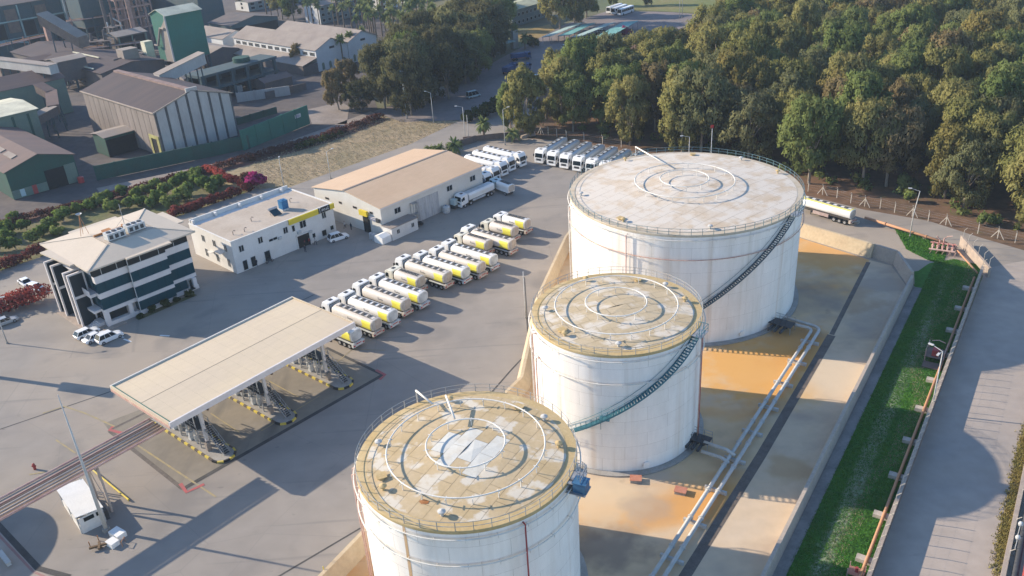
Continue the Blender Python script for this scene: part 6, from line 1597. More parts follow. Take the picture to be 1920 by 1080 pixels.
def tower(name, label, o, a, L, D, z0, z1, wall, roof, rz_=1.5, legs=True, cat='factory tower', over=0.5):
    t = hall(name, label, o, a, L, D, z1 - z0, z1 - z0 + rz_, wall, roof, 'x', over, cat, z0=0)
    for ch in KIDS[t.name]: ch.location.z = z0
    if legs and z0 > 1:
        lm = MB().boxp(-0.35, 0.35, -0.35, 0.35, 0, z0).mesh('leg'); lm.materials.append(M['grimeteal'])
        for x in (0.4, L/2, L - 0.4):
            for y in (0.4, D - 0.4): inst('leg', lm, t, (x, y, 0))
        mb = MB()
        for y in (0.4, D - 0.4):
            mb.beam((0.4, y, 0.3), (L/2, y, z0 - 0.2), 0.25, 0.25).beam((L - 0.4, y, 0.3), (L/2, y, z0 - 0.2), 0.25, 0.25).beam((0, y, z0*0.5), (L, y, z0*0.5), 0.25, 0.3)
        mb.obj('brace', M['grime'], t)
        MB().boxp(-0.3, L + 0.3, -0.3, D + 0.3, z0 - 0.3, z0 - 0.01).obj('floor', M['grime'], t)
    return t
tower('transfer_house', 'grey boxy transfer house on legs at the conveyor gallery end', (-172.66, 349.02), R(46), 11.5, 10.0, 4.0, 11.5, 'grime', 'greyroof', 0.8)
GT = tower('green_tower', 'tall green clad tower with pale roof rising above the factory', (-129.64, 357.88, 7.00), R(48), 16.0, 11.5, 7.0, 25.0, 'green', 'paleroof', 2.0)
MB().loft([[(-0.25, 0.3, 0), (-0.25, 6.0, 0), (-0.25, 6.0, 12), (-0.25, 0.3, 17)], [(-0.03, 0.3, 0), (-0.03, 6.0, 0), (-0.03, 6.0, 12), (-0.03, 0.3, 17)]], 0).obj('end_cladding', M['greyroof'], GT).location.z = 7
MB().boxp(-0.6, 0.0, -0.12, 0.3, 0, 18).obj('corner_trim', M['hallwall'], GT).location.z = 7
MB().tube([(-0.6, 2, 13), (-0.6, 5, 13), (-1.2, 8.5, 6), (-1.2, 11, 6)], 0.45, 7).obj('duct', M['greyroof'], GT).location.z = 7
OS = hall('open_shelter', 'dark open fronted shelter with pale pitched roof left of the green tower', (-167.42, 398.50), R(48), 13.5, 11.0, 11.5, 12.8, 'grime', 'greyroof', 'x', 0.8)
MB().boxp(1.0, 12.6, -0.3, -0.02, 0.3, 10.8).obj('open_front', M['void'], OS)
for x in (0.2, 6.4, 13.0): MB().boxp(x, x + 0.5, -0.6, -0.31, 0, 11.4).obj('column', M['greenpale'], OS)
hall('long_brown_shed', 'long low brown roofed shed running behind the conveyor galleries', (-154.59, 344.87, 7.00), R(47), 26, 88, 7.0, 9.0, 'grime', 'hallroof', 'y', 0.6)
MB().boxp(0.5, 1.1, 8, 30, 7.6, 8.0).boxp(9, 9.5, 20, 44, 9.1, 9.5).obj('ridge_flashing', M['paleroof'], bpy.data.objects['long_brown_shed'])
SM_ = hall('steel_mill_hall', 'huge dark bluish factory hall at the far left edge', loc2((-231.94, 448.59), R(46), -45, 0), R(46), 105, 60, 22, 28, 'grimeteal', 'grime', 'x', 0.6)
for k in range(14):
    MB().boxp(0.3 + k*7.2, 0.9 + k*7.2, -0.5, -0.02, 0, 21.5).obj('column', M['carportb' if k % 3 == 0 else 'grimeteal'], SM_)
    if k % 2 == 0: MB().boxp(1.4 + k*7.2, 6.8 + k*7.2, -0.3, -0.02, 0.2, 13.5).obj('open_bay', M['void'], SM_)
    else: MB().boxp(1.4 + k*7.2, 6.8 + k*7.2, -0.3, -0.02, 9, 20).obj('cladding', M['wallbrown'], SM_)
MB().boxp(0, 104, -0.9, -0.52, 14.2, 14.8).boxp(0, 104, -0.9, -0.52, 6.2, 6.5).obj('crane_rail', M['carportb'], SM_)
hall('low_teal_store', 'low teal roofed store with pale edges at the left edge', (-238.60, 426.51), R(46), 16, 12, 5, 6.2, 'grimeteal', 'carportb', 'y', 0.4)
hall('brown_end_hall', 'large dusty brown sided hall in the far left corner', (-293.91, 505.05), R(46), 34, 50, 20, 27, 'grime', 'greyroof', 'y', 0.8)
tower('blue_grey_tower', 'tall bluish grey clad tower block at the top left', (-239.53, 507.84), R(46), 17, 16, 4.0, 34.0, 'grimeteal', 'grime', 1.0, False)
TR = tower('cream_roof_tower', 'high factory block with long cream roof at the top edge', (-197.56, 437.66), R(48), 34, 14, 10.0, 30.0, 'grimeteal', 'paleroof', 1.6)
hall('teal_block', 'plain teal clad hall standing behind the green tower', (-152.08, 470.90), R(46), 14, 60, 24, 26, 'grimeteal', 'grimeteal', 'y', 0.2)
# pink steel frames of the furnace structure
t = thing('furnace_frame', 'rust pink steel frames of the furnace structure catching the sun', 'steel structure', (-178.00, 431.44), R(47))
for i in range(6):
    for j in range(2):
        MB().boxp(i*3.4 - 0.3, i*3.4 + 0.3, j*6 - 0.3, j*6 + 0.3, 0, 27).obj('column', M['pinksteel'], t)
for z in (8, 13, 18, 22, 26):
    MB().boxp(-0.5, 17.5, -0.2, 0.2, z, z + 0.8).boxp(-0.5, 17.5, 5.8, 6.2, z, z + 0.8).boxp(-0.2, 17.2, 0.3, 5.7, z + 0.2, z + 0.5).obj('floor_beam', M['pinksteel'], t)
for x, hh in ((4, 38), (9, 42), (13, 36)):
    MB().cyl(x, 3, 8, hh, 0.9, 12).obj('stack', M['pinksteel'], t)
for k in range(5):
    MB().boxp(1 + 3.3*k, 3 + 3.3*k, 1, 5, 13 + (k % 3)*4, 15.5 + (k % 3)*4).obj('duct_box', M['grime' if k % 2 else 'pinkridge'], t)
# teal concrete frame
t = thing('open_structure', 'teal green two storey open frame building with dark bays', 'open frame building', (-105.80, 313.20), R(52))
Lf = 34
for k in range(6):
    for y in (0, 8): MB().boxp(k*6.6 - 0.5, k*6.6 + 0.5, y - 0.5, y + 0.5, 0, 9.4).obj('column', M['grimeteal'], t)
for z in (4.4, 9.4):
    MB().boxp(-0.8, Lf, -0.9, 8.8, z, z + 0.9).obj('slab', M['grimeteal'], t)
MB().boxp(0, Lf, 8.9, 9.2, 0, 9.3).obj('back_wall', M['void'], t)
for k in range(4):
    MB().boxp(k*7 + 1.2, k*7 + 4.6, 3, 6, 0.02, 2.5 + (k % 2)).obj('machine', M['grime' if k % 2 else 'frame'], t)
MB().cyl(22, 5, 10.3, 12.0, 3.2, 18).obj('roof_drum', M['greendark'], t)
# assorted factory clutter: bins, hoppers, ducts
t = thing('dust_hopper', 'cream coloured box hopper on legs in front of the green tower', 'hopper', (-148.11, 380.49), R(46))
MB().boxp(-1.8, 1.8, -1.8, 1.8, 4, 12).loft([[(-0.5, -0.5, 1.5), (0.5, -0.5, 1.5), (0.5, 0.5, 1.5), (-0.5, 0.5, 1.5)], [(-1.8, -1.8, 4), (1.8, -1.8, 4), (1.8, 1.8, 4), (-1.8, 1.8, 4)]], 0).obj('body', M['paleroof'], t)
for x in (-1.7, 1.7):
    for y in (-1.7, 1.7): MB().boxp(x - .15, x + .15, y - .15, y + .15, 0, 4).obj('leg', M['grime'], t)
t = thing('grey_silo', 'stubby grey silo box behind the panelled hall ridge', 'silo', (-150.27, 363.95), R(46))
MB().boxp(-3.2, 3.2, -3, 3, 5.5, 12.5).obj('body', M['greyroof'], t)
for x in (-2.8, 2.8):
    for y in (-2.6, 2.6): MB().boxp(x - .2, x + .2, y - .2, y + .2, 0, 5.5).obj('leg', M['grime'], t)
MB().tube([(-3.2, 0, 9), (-6, 0, 9), (-8, 0, 4), (-8, 0, 0)], 0.5, 8).obj('duct', M['darkgrey'], t)
t = thing('red_elevator', 'narrow pinkish bucket elevator rising behind the brown roofed shed', 'elevator', (-208.48, 421.96), R(46))
MB().boxp(-1.2, 1.2, -1.2, 1.2, 0, 17).obj('casing', M['pinksteel'], t); MB().boxp(-1.6, 1.6, -1.6, 1.6, 17, 18.2).obj('head', M['pinkridge'], t)
for i, (pv, hh) in enumerate((((-172.48, 397.88), 15), ((-153.75, 380.14), 10), ((-133.88, 366.77), 7), ((-173.07, 411.15), 20), ((-183.99, 410.00), 12))):
    t = thing('process_vessel', ['dark vessel among pipes left of the open shelter', 'small tank cluster in front of the open shelter', 'low pipework skid below the green tower', 'tall pipe stack beside the cream roofed block', 'duct riser at the dusty conveyor foot'][i], 'vessel', pv, R(20*i))
    MB().lathe([(0.4, 0), (1.6, 1.5), (1.6, hh*0.6), (0.8, hh*0.7), (0.5, hh)], 12, 0, cap=True).obj('shell', M['grime'], t)
    MB().tube([(1.6, 0, hh*0.3), (4, 0, hh*0.3), (4, 0, hh*0.75), (0, 0, hh*0.9)], 0.35, 7).tube([(-1, 2.5, 0), (-1, 2.5, hh*0.8)], 0.3, 6).obj('duct', M['frame' if i % 2 else 'greyroof'], t)
    mb = MB()
    for x in (-3, 3):
        for y in (-3, 3): mb.boxp(x - .15, x + .15, y - .15, y + .15, 0, hh*0.7)
    for z in (hh*0.35, hh*0.7): mb.boxp(-3.2, 3.2, -3.2, 3.2, z, z + 0.15)
    mb.obj('platform', M['grime'], t)
# pipe racks, small stores and stacks that crowd the works
def pipe_rack(label, a, b, h, n=4, wd=4.0):
    t = thing('pipe_rack', label, 'pipe rack', (a[0], a[1], 0), az(a, b))
    L_ = math.hypot(b[0] - a[0], b[1] - a[1]); k_ = max(2, int(L_/7))
    for k in range(k_ + 1):
        x = L_*k/k_
        for y in (0, wd): MB().boxp(x - 0.2, x + 0.2, y - 0.2, y + 0.2, 0, h + 1.5).obj('column', M['grimeteal' if k % 2 else 'pinksteel'], t)
        MB().boxp(x - 0.18, x + 0.18, 0.21, wd - 0.21, h - 0.5, h - 0.15).obj('cross_beam', M['grime'], t)
    for k in range(n):
        y = 0.5 + (wd - 1.0)*k/max(1, n - 1)
        MB().tube([(-2, y, h + 0.2), (L_ + 2, y, h + 0.2), (L_ + 2, y, 1.0)], 0.28 + 0.12*(k % 2), 7).obj('pipe', M[('pinkpipe', 'grime', 'greyroof', 'rust')[k % 4]], t)
    return t
pipe_rack('pipe rack with rusty pipes between open shelter and long brown shed', (-180.10, 391.79), (-160.21, 398.49), 8)
pipe_rack('pipe rack crossing in front of the green tower foot', (-141.66, 363.39), (-126.09, 372.17), 6)
pipe_rack('pipe rack beside the huge factory hall at far left', (-225.99, 405.13), (-213.21, 428.07), 9)
pipe_rack('tall pipe rack under the cream roofed block', (-201.85, 434.10), (-185.15, 443.75), 14, 5)
pipe_rack('low pipe rack along the teal open structure', (-109.52, 329.22), (-98.13, 347.72), 5)
for lab, o_, L_, D_, e_, wl, rf in (('small rusty store between panelled hall and transfer house', (-169.07, 360.11), 9, 8, 5, 'wallbrown', 'brownroof'), ('small grey store behind the cream roofed hall', (-192.27, 362.84), 12, 8, 6, 'grime', 'greyroof'), ('rusty red shed at the left edge above the cream roof', (-206.00, 368.32), 22, 8, 7, 'wallbrown', 'brownroof'), ('little dark shed at the foot of the dusty conveyor', (-184.55, 410.17), 8, 8, 6, 'grime', 'hallroof'), ('pale roofed shed left of the teal open structure', (-119.81, 335.10), 10, 7, 5, 'greyroof', 'greyroof'), ('dark shed by the concrete panel wall', (-86.32, 323.16), 12, 7, 4, 'grime', 'brownroof')):
    hall('factory_store', lab, o_, R(46), L_, D_, e_, e_ + 1.2, wl, rf, 'x', 0.4)
for lab, o_, hh, rr in (('slim rusty chimney stack beside the furnace frames', (-167.25, 418.51), 34, 0.9), ('slim dark chimney stack left of the furnace frames', (-182.97, 428.16), 30, 0.8), ('thin pale vent stack in front of the blue grey tower', (-211.53, 452.32), 24, 0.6)):
    t = thing('chimney', lab, 'chimney', o_, 0)
    MB().lathe([(rr*1.3, 0), (rr, hh*0.5), (rr*0.85, hh)], 12, 0, cap=True).obj('stack', M['pinksteel' if 'rusty' in lab else 'grime' if 'dark' in lab else 'hallwall'], t, smooth=40)
    MB().cyl(0, 0, hh - 1.2, hh - 0.9, rr*1.2, 12).obj('band', M['grime'], t)
sheet('hedge_bed', strip([(-130.71, 201.18), (-127.12, 204.60), (-105.54, 218.19), (-84.13, 236.58), (-69.50, 247.20), (-54.31, 260.41), (-38.52, 280.01)], 6.5), -0.09, mat('hedge_bed_soil', (0.10, 0.055, 0.045), 1.0, scale=0.3, col2=(0.13, 0.065, 0.055), fine=0.2, coord='World'))
# green boundary walls of the factory
def wall_run(label, a, b, h, m, th=0.3, name='boundary_wall', panels=0, z0=0):
    t = thing(name, label, 'wall', (a[0], a[1], z0), az(a, b))
    L_ = math.hypot(b[0] - a[0], b[1] - a[1])
    n_ = panels or max(2, int(L_/5))
    for k in range(n_):
        MB().boxp(L_*k/n_ + 0.02, L_*(k + 1)/n_ - 0.02, -th/2, th/2, 0, h).obj('panel', M[m], t)
        MB().boxp(L_*k/n_ - 0.15, L_*k/n_ + 0.15, -th/2 - 0.15, th/2 + 0.15, 0, h + 0.15).obj('post', M[m], t)
    return t
wall_run('long dark green factory wall in front of the panelled hall', (-114.80, 235.52), (-76.37, 256.21), 4.2, 'greendark')
t = wall_run('tall green sheet wall with small white notice right of the panelled hall', (-77.89, 254.47), (-62.35, 278.87), 6.2, 'green')
L_ = math.hypot((-62.35, 278.87)[0] - (-77.89, 254.47)[0], (-62.35, 278.87)[1] - (-77.89, 254.47)[1])
nb_ = MB().boxp(L_ - 6.2, L_ - 3.6, -0.24, -0.17, 3.4, 4.6).obj('notice', M['frame'], t)
mb = MB()
for k in range(3): mb.boxp(L_ - 5.9, L_ - 3.9 - 0.3*k, -0.27, -0.245, 3.65 + 0.28*k, 3.75 + 0.28*k)
mb.obj('notice_line', M['signblue'], nb_)
wall_run('grey concrete panel wall behind the panelled hall, facing the clearing', (-94.59, 313.28), (-76.56, 319.08), 3.4, 'hallwall')
wall_run('low dark green wall along the hall yard', (-87.09, 283.41), (-76.39, 294.89), 2.2, 'greendark')
g = wall_run('dark plank fence at the shaded factory road', (-84.54, 315.13), (-71.83, 325.61), 2.6, 'grime')

# white long warehouse -------------------------------------------------
WO, WA = (-72.0, 354.0), R(46.5)
M['wwhite'] = mat('warehouse_white', (0.60, 0.60, 0.585), 0.8, scale=0.2, amt=0.06, fine=0.04)
for k, (dy, L_, lab) in enumerate(((0, 60, 'near bay of the long white warehouse, with arched windows on its gable'), (0, 52, 'far bay of the long white warehouse, set back beside the near one'))):
    o = loc2(WO, WA, 16.2*k, 0)
    t = hall('white_warehouse', lab, o, WA, 15.9, L_, 8.6, 12.0, 'wwhite', 'greyroof', 'y', 0.5, 'warehouse')
    for x in (2.0, 5.6, 9.2, 12.8):
        w_ = MB().poly([(x, -0.06, 0.3), (x + 1.3, -0.06, 0.3), (x + 1.3, -0.06, 2.6), (x + 1.0, -0.06, 3.2), (x + 0.3, -0.06, 3.2), (x, -0.06, 2.6)]).obj('arched_window', M['greenpale'], t)
    MB().boxp(6.8, 9.2, -0.2, -0.04, 8.0, 8.8).obj('vent', M['darkgrey'], t)
    if k == 0:
        for j in range(12):
            window(t, (0, j*4.9 + 4.3, 6.0), (0, -1, 0), (-1, 0, 0), 3.4, 1.5, 4, 'glassdark', 'wwhite')
        MB().loft([[(-7.5, y, 3.7), (-0.03, y, 5.6), (-0.03, y, 5.8), (-7.5, y, 3.9)] for y in (-0.4, 58)], 0).obj('lean_to_roof', M['greyroof'], t)
        MB().boxp(-7.2, -7.0, 0, 58, 0, 3.65).boxp(-7.0, -0.05, -0.1, 0.05, 0, 3.65).obj('lean_to_wall', M['grime'], t)
hall('grey_roof_store', 'low store with beige roof left of the long white warehouse', loc2(WO, WA, -2, 66), WA, 15, 26, 7.5, 10, 'wwhite', 'greyroof', 'y', 0.4, 'warehouse')
hall('low_store', 'small grey roofed store between green tower and white warehouse', loc2(WO, WA, -20, 50), WA, 16, 24, 5.5, 7.5, 'grime', 'greyroof', 'y', 0.4, 'warehouse')
t = hall('open_truss_shed', 'open fronted shed with pale arched truss beyond the white warehouse', loc2(WO, WA, 14, 84), WA, 26, 20, 9, 11.5, 'grimeteal', 'grime', 'y', 0.5, 'shed')
MB().boxp(0.5, 25.5, -0.2, -0.03, 0.2, 7.6).obj('open_front', M['void'], t)
# far office blocks
def block(label, o, a, L, D, H, wall='facade', roof='adminroof', floors=3, nw=8, name='office_block'):
    t = hall(name, label, o, a, L, D, H, H + 1.2, wall, roof, 'x', 0.5, 'building')
    for f in range(floors):
        z = 1.0 + f*(H - 0.6)/floors
        for k in range(nw):
            window(t, (L*(k + 0.25)/nw, 0, z), (1, 0, 0), (0, -1, 0), L/nw*0.55, 1.5, 1, 'glassdark', 'frame', 0.08)
        if f == 0: MB().boxp(-0.12, -0.01, 0.1, D - 0.1, 0, H).obj('end_wall', M['wwhite'], t)
        for k in range(1):
            window(t, (-0.12, D*(k + 1.7)/3, z), (0, -1, 0), (-1, 0, 0), D/3*0.4, 1.5, 1, 'glassdark', 'frame', 0.08)
    return t
block('white two storey office with olive roof behind the carports', (8.73, 419.77), R(52), 30, 15, 7.6, 'facade', 'adminroof', 2, 9)
block('white apartment like block showing behind the tall palms', (-88.91, 463.14), R(50), 34, 12, 9.0, 'facade', 'greyroof', 3, 9)
block('pale far block at the top edge, left of the palms', (-140.03, 521.27), R(46), 46, 14, 5.0, 'facade', 'greyroof', 2, 9)
block('distant white block at the top edge above the palms', (-49.64, 514.26), R(40), 40, 14, 6.0, 'facade', 'carporta', 2, 8)
block('low distant white shed at the top edge above the car park trees', (-12.93, 495.66), R(40), 36, 14, 7.0, 'wwhite', 'carporta', 2, 8)
block('little far house at the top edge right of palms', (-61.22, 494.04), R(46), 12, 10, 6, 'wwhite', 'brownroof', 2, 3)

# carports
def carport(label, a, b, c_, roof):
    t = thing('carport', label, 'carport', (a[0], a[1], 0), az(a, b), 'turquoise roofed carports')
    L_ = math.hypot(b[0] - a[0], b[1] - a[1])
    D = c_
    MB().loft([[(x, 0, 2.7), (x, -D, 3.5), (x, -D, 3.62), (x, 0, 2.82)] for x in (0, L_)], 0).obj('roof', M[roof], t)
    lm = MB().boxp(-0.08, 0.08, -0.08, 0.08, 0, 2.8).mesh('post'); lm.materials.append(M['steel'])
    for k in range(6):
        inst('post', lm, t, (0.3 + (L_ - 0.6)*k/5, -0.4, 0)); inst('post', lm, t, (0.3 + (L_ - 0.6)*k/5, -D + 0.4, 0))
    for k in range(6):
        MB().beam((0.3 + (L_ - 0.6)*k/5, -0.2, 2.66), (0.3 + (L_ - 0.6)*k/5, -D + 0.2, 3.44), 0.1, 0.12).obj('rafter', M['steel'], t)
    return t
carport('narrow pale turquoise carport, leftmost in the car park', (19.86, 379.40), (36.30, 404.84), 5.0, 'carportb')
carport('wide turquoise carport in the middle of the car park', (26.76, 379.39), (40.17, 402.21), 6.0, 'carporta')
carport('pale sloped carport attached right of the middle turquoise one', (32.36, 375.32), (50.07, 400.01), 5.0, 'carportb')
carport('turquoise carport at the right, beside a magenta bush', (40.90, 370.35), (57.94, 401.03), 7.5, 'carporta')

# car park vehicles
park(vanc, *(-8.86, 298.61), R(35), 'pale teal van parked on the shaded road by the trees')
park(hatch_w, *(29.63, 367.53), R(10), 'white car parked in front of the middle carport')
park(silver, *(14.38, 319.05), R(30), 'silver car on the shaded car park road beside the blue trucks')
park(darkc, *(37.20, 367.24), R(52), 'dark car under the pale sloped carport')
park(sedan_w, *(40.77, 357.75), R(20), 'white car nosing out beside the right carport')
gcar = 'cars in the shade of the carports'
for k in range(6):
    f = k/5
    a, b = (34.58, 372.40), (47.80, 393.36)
    park([silver, darkc, hatch_w][k % 3], a[0] + (b[0] - a[0])*f, a[1] + (b[1] - a[1])*f, R(-35), 'car in the row shaded by the pale sloped carport', gcar)
def bus(label, o, rz):
    t = thing('bus', label, 'bus', o, rz, 'white buses at the far end of the car park')
    MB().loft([[(x, -1.22, 0.4), (x, 1.22, 0.4), (x, 1.25, 1.6), (x, 1.15, 3.1), (x, 0.9, 3.25), (x, -0.9, 3.25), (x, -1.15, 3.1), (x, -1.25, 1.6)] for x in (-5.8, 5.7)], 0).obj('body', M['carwhite'], t)
    for s_ in (-1, 1):
        for k in range(6):
            MB().poly([(-5.4 + k*1.8, s_*1.262, 1.65), (-3.75 + k*1.8, s_*1.262, 1.65), (-3.75 + k*1.8, s_*1.19, 2.75), (-5.4 + k*1.8, s_*1.19, 2.75)]).obj('window', M['carglass'], t)
        wheel(t, -3.6, s_*1.08, rim=False); wheel(t, 3.8, s_*1.08, rim=False)
    MB().poly([(5.715, -1.1, 1.3), (5.715, 1.1, 1.3), (5.715, 1.0, 2.85), (5.715, -1.0, 2.85)]).obj('windshield', M['carglass'], t)
    MB().poly([(5.715, -0.9, 0.6), (5.715, -0.5, 0.6), (5.715, -0.5, 0.85), (5.715, -0.9, 0.85)]).poly([(5.715, 0.5, 0.6), (5.715, 0.9, 0.6), (5.715, 0.9, 0.85), (5.715, 0.5, 0.85)]).obj('headlight', M['lamp'], t)
    return t
bus('white bus farthest left of three at the far car park end', (59.86, 443.61), R(-130))
bus('white bus in the middle of three at the far car park end', (61.71, 439.85), R(-130))
bus('white bus on the right of three at the far car park end', (64.28, 435.86), R(-130))
def lorry(label, o, rz, mc='truckblue'):
    t = thing('tipper_truck', label, 'truck', o, rz)
    MB().boxp(-3.8, 3.0, -0.45, 0.45, 0.7, 1.0).obj('chassis', M['brickred'], t)
    cab(t, 4.2, M[mc], 2.9, M[mc])
    MB().loft([[(x, -1.2, 1.1), (x, 1.2, 1.1), (x, 1.25, 2.7), (x, -1.25, 2.7)] for x in (-4.0, 1.6)], 0).obj('load_box', M[mc], t)
    MB().boxp(-3.8, 1.4, -1.1, 1.1, 2.71, 2.76).obj('tarpaulin', M['truckblue'], t)
    for s_ in (-1, 1):
        for x in (-3.0, -1.8, 2.8): wheel(t, x, s_*1.0, rim=False)
    return t
lorry('blue tipper truck with red chassis, left one on the shaded car park road', (4.69, 331.01), R(60))
lorry('blue tipper truck with red chassis, right one on the shaded car park road', (9.71, 329.57), R(60))
lorry('blue truck with pale cab parked behind the two blue tippers', (9.56, 351.49), R(10))
t = thing('gate_pillar', 'pale square gate pillar beside the dry lawn near the carports', 'pillar', (7.97, 374.46), R(40))
MB().boxp(-1.4, 1.4, -1.0, 1.0, 0, 7.0).boxp(-1.6, 1.6, -1.2, 1.2, 7.0, 7.3).obj('body', M['concrete'], t)
MB().boxp(-12, -1.6, -3, 3, 3.4, 3.7).obj('gate_roof', M['carportb'], t)
MB().boxp(-11.8, -11.4, -2.6, -2.2, 0, 3.4).boxp(-11.8, -11.4, 2.2, 2.6, 0, 3.4).obj('post', M['concrete'], t)
t = thing('notice_board', 'white square notice board under the dark trees by the road', 'sign', (-20.81, 300.26), R(-15))
MB().boxp(-2.1, 2.1, -0.08, 0.08, 1.0, 4.0).obj('board', M['frame'], t)
MB().boxp(-1.9, -1.75, 0.09, 0.2, 0, 1.2).boxp(1.75, 1.9, 0.09, 0.2, 0, 1.2).obj('post', M['steel'], t)
# poles
for lab, p, hh, hd in (('lamp post standing on the far rim side of the largest tank, plain white', (46.06, 207.43), 0, 0),):
    pass
t = thing('floodlight_mast', 'tall white floodlight mast with cross arms by the dark trees', 'mast', (-30.4, 277.5, 0), 0)
MB().tube([(0, 0, 0), (0, 0, 15.2)], [0.28, 0.16], 10).obj('pole', M['frame'], t, smooth=True)
MB().boxp(-1.1, 1.1, -0.15, 0.15, 12.6, 12.85).boxp(-0.6, 0.6, -0.5, 0.5, 15.2, 15.6).boxp(0.7, 1.1, -0.4, -0.15, 12.2, 12.6).boxp(-1.1, -0.7, -0.4, -0.15, 12.2, 12.6).obj('floodlight', M['frame'], t)
light_pole('slim lamp post on the dry field, left of the palms', (-21.38, 270.49), 9.6, R(150), 1)
light_pole('lamp post beside the service road above the leftmost palms', (-10.79, 248.19), 10.5, R(180), 1)
light_pole('plain second pole close beside the lamp by the leftmost palms', (-9.87, 250.07), 7.5, R(180), 0, 'utility_pole')
light_pole('lamp post between the two palms and the plantation corner', (0.77, 242.63), 10.5, R(30), 1)
light_pole('lamp post by the pale office back wall on the field edge', (-58.54, 218.86), 7.6, R(100), 1)
light_pole('lamp post on the field edge behind the shed', (-46.93, 223.60), 7.6, R(40), 1)
light_pole('tilted lamp post on the grass patch by the orange main', (83.36, 162.98), 10.2, R(150), 1, tilt=-0.05)
light_pole('white twin armed lamp post on the sunlit grass patch', (59.89, 102.65), 10.7, R(125), 2, m='frame', arm=1.5)
light_pole('lamp post at the left edge by the red hedge', (-95.20, 143.02), 9.0, R(20), 1)
light_pole('street lamp in front of the plantation beyond the car park trucks', (20.22, 302.64), 11, R(180), 1)
light_pole('white lamp behind the largest tank rim, left of the red tipped pole', (45.66, 203.60), 11.5, R(180), 1)
light_pole('tall pole with red tip behind the largest tank rim', (51.25, 204.06), 13.6, 0, 0, 'warning_pole', m='frame')
MB().boxp(-0.35, 0.35, -0.1, 0.1, 13.2, 13.9).obj('red_tip', M['redlight'], bpy.data.objects['warning_pole'])
light_pole('thin grey pole in the yard left of the middle tank', (2.18, 139.48), 9.5, 0, 0, 'yard_pole')
for k, pq in enumerate(((86.84, 417.19), (88.01, 416.76))):
    light_pole(['left one of twin tall white poles at the car park end', 'right one of twin tall white poles at the car park end'][k], pq, 18, 0, 0, 'twin_pole', m='frame')
light_pole('utility pole beside the carports', (38.69, 411.75), 14, 0, 0, 'utility_pole')
# concrete ramp by the plantation corner
t = thing('concrete_block', 'sunlit pale concrete block by the road at the plantation corner', 'concrete block', (7.44, 249.37), R(30))
MB().loft([[(-2.6, -0.9, 0), (2.6, -0.9, 0), (2.6, 0.9, 0), (-2.6, 0.9, 0)], [(-2.0, -0.6, 0.7), (2.4, -0.6, 1.2), (2.4, 0.6, 1.2), (-2.0, 0.6, 0.7)]], 0).obj('body', M['walltop'], t)
t = thing('corner_wall', 'low reddish brown wall with flat top behind the white tankers', 'wall', (-6.52, 248.29), az((-9.65, 245.90), (6.90, 247.92)))
MB().boxp(-5, 16, -0.15, 0.15, 0, 1.6).boxp(-5, 16, -0.2, 0.2, 1.6, 1.7).obj('wall', M['wallbrown'], t)
wall_run('grey board fence behind the palms at the shed end', (-16.05, 240.81), (-7.62, 247.50), 2.0, 'grime')

# positions of plants and people
PX = {(986, 254): (7.17, 250.49), (958, 240): (2.96, 259.08), (636, 205): (-55.01, 294.34), (655, 182): (-53.69, 310.17), (1050, 58): (29.70, 404.61), (1078, 48): (37.49, 414.83), (1100, 32): (45.07, 434.33), (935, 48): (2.06, 427.55), (530, 36): (-114.09, 487.78), (552, 40): (-105.93, 478.45), (1150, 12): (61.38, 458.83), (1215, 10): (78.53, 455.19), (1352, 14): (110.97, 435.82), (676, 208): (-47.19, 290.42), (560, 128): (-81.93, 363.24), (840, 8): (-24.85, 500.50), (900, 4): (-7.07, 500.45), (905, 60): (-5.64, 414.35)}
PALMS = [(-60.19, 445.62), (-50.23, 411.91), (-94.00, 457.65), (-41.13, 429.31), (-42.66, 472.08), (-84.11, 494.47), (-45.88, 391.67), (-91.18, 468.45), (-40.52, 395.63), (-68.87, 491.94), (-79.20, 476.37), (-64.91, 432.23), (-53.59, 481.08), (-63.18, 443.88), (-50.48, 484.82), (-54.29, 473.32), (-36.49, 370.47), (-41.78, 411.55), (-49.91, 432.37), (-35.05, 443.70), (-65.59, 471.29), (-62.72, 453.69), (-33.12, 419.97), (-42.76, 458.22), (-38.69, 431.14), (-65.20, 447.41), (-30.17, 436.32), (-47.03, 470.58), (-32.37, 452.89), (-80.22, 451.33), (-73.58, 485.46), (-56.39, 480.53), (-56.41, 403.12), (-37.20, 436.06), (-37.40, 388.96), (-28.06, 419.52), (-98.18, 510.25), (-58.38, 474.87), (-37.64, 459.34), (-57.92, 420.74), (-69.93, 479.23), (-26.99, 412.78), (-53.22, 421.70), (-44.62, 418.78), (-43.55, 480.49), (-54.58, 410.91), (-37.71, 406.52), (-47.17, 410.89), (-43.42, 435.52), (-96.73, 486.11), (-92.50, 460.02), (-89.26, 460.32), (-85.25, 477.05), (-95.08, 497.00), (-57.72, 425.82), (-63.36, 413.82), (-80.93, 470.79), (-51.52, 464.50), (-95.31, 473.01), (-74.37, 469.91), (-48.08, 426.42), (-73.40, 439.20), (-46.60, 415.66), (-65.83, 454.81), (-48.34, 447.06), (-58.11, 415.78), (-33.47, 375.78), (-41.40, 462.26), (-54.71, 449.35), (-60.79, 487.15), (-59.82, 491.79), (-91.23, 500.60), (-70.44, 465.41), (-71.18, 448.12), (-28.31, 409.49), (-27.94, 397.34), (-24.62, 387.10), (-80.58, 488.13), (-79.58, 459.78), (-38.93, 442.26), (-90.35, 480.52), (-83.65, 479.61), (-22.90, 391.07), (-63.05, 494.75), (-33.92, 433.53), (-118.83, 499.36), (-113.79, 500.80), (-121.14, 493.64), (-127.57, 509.47)]
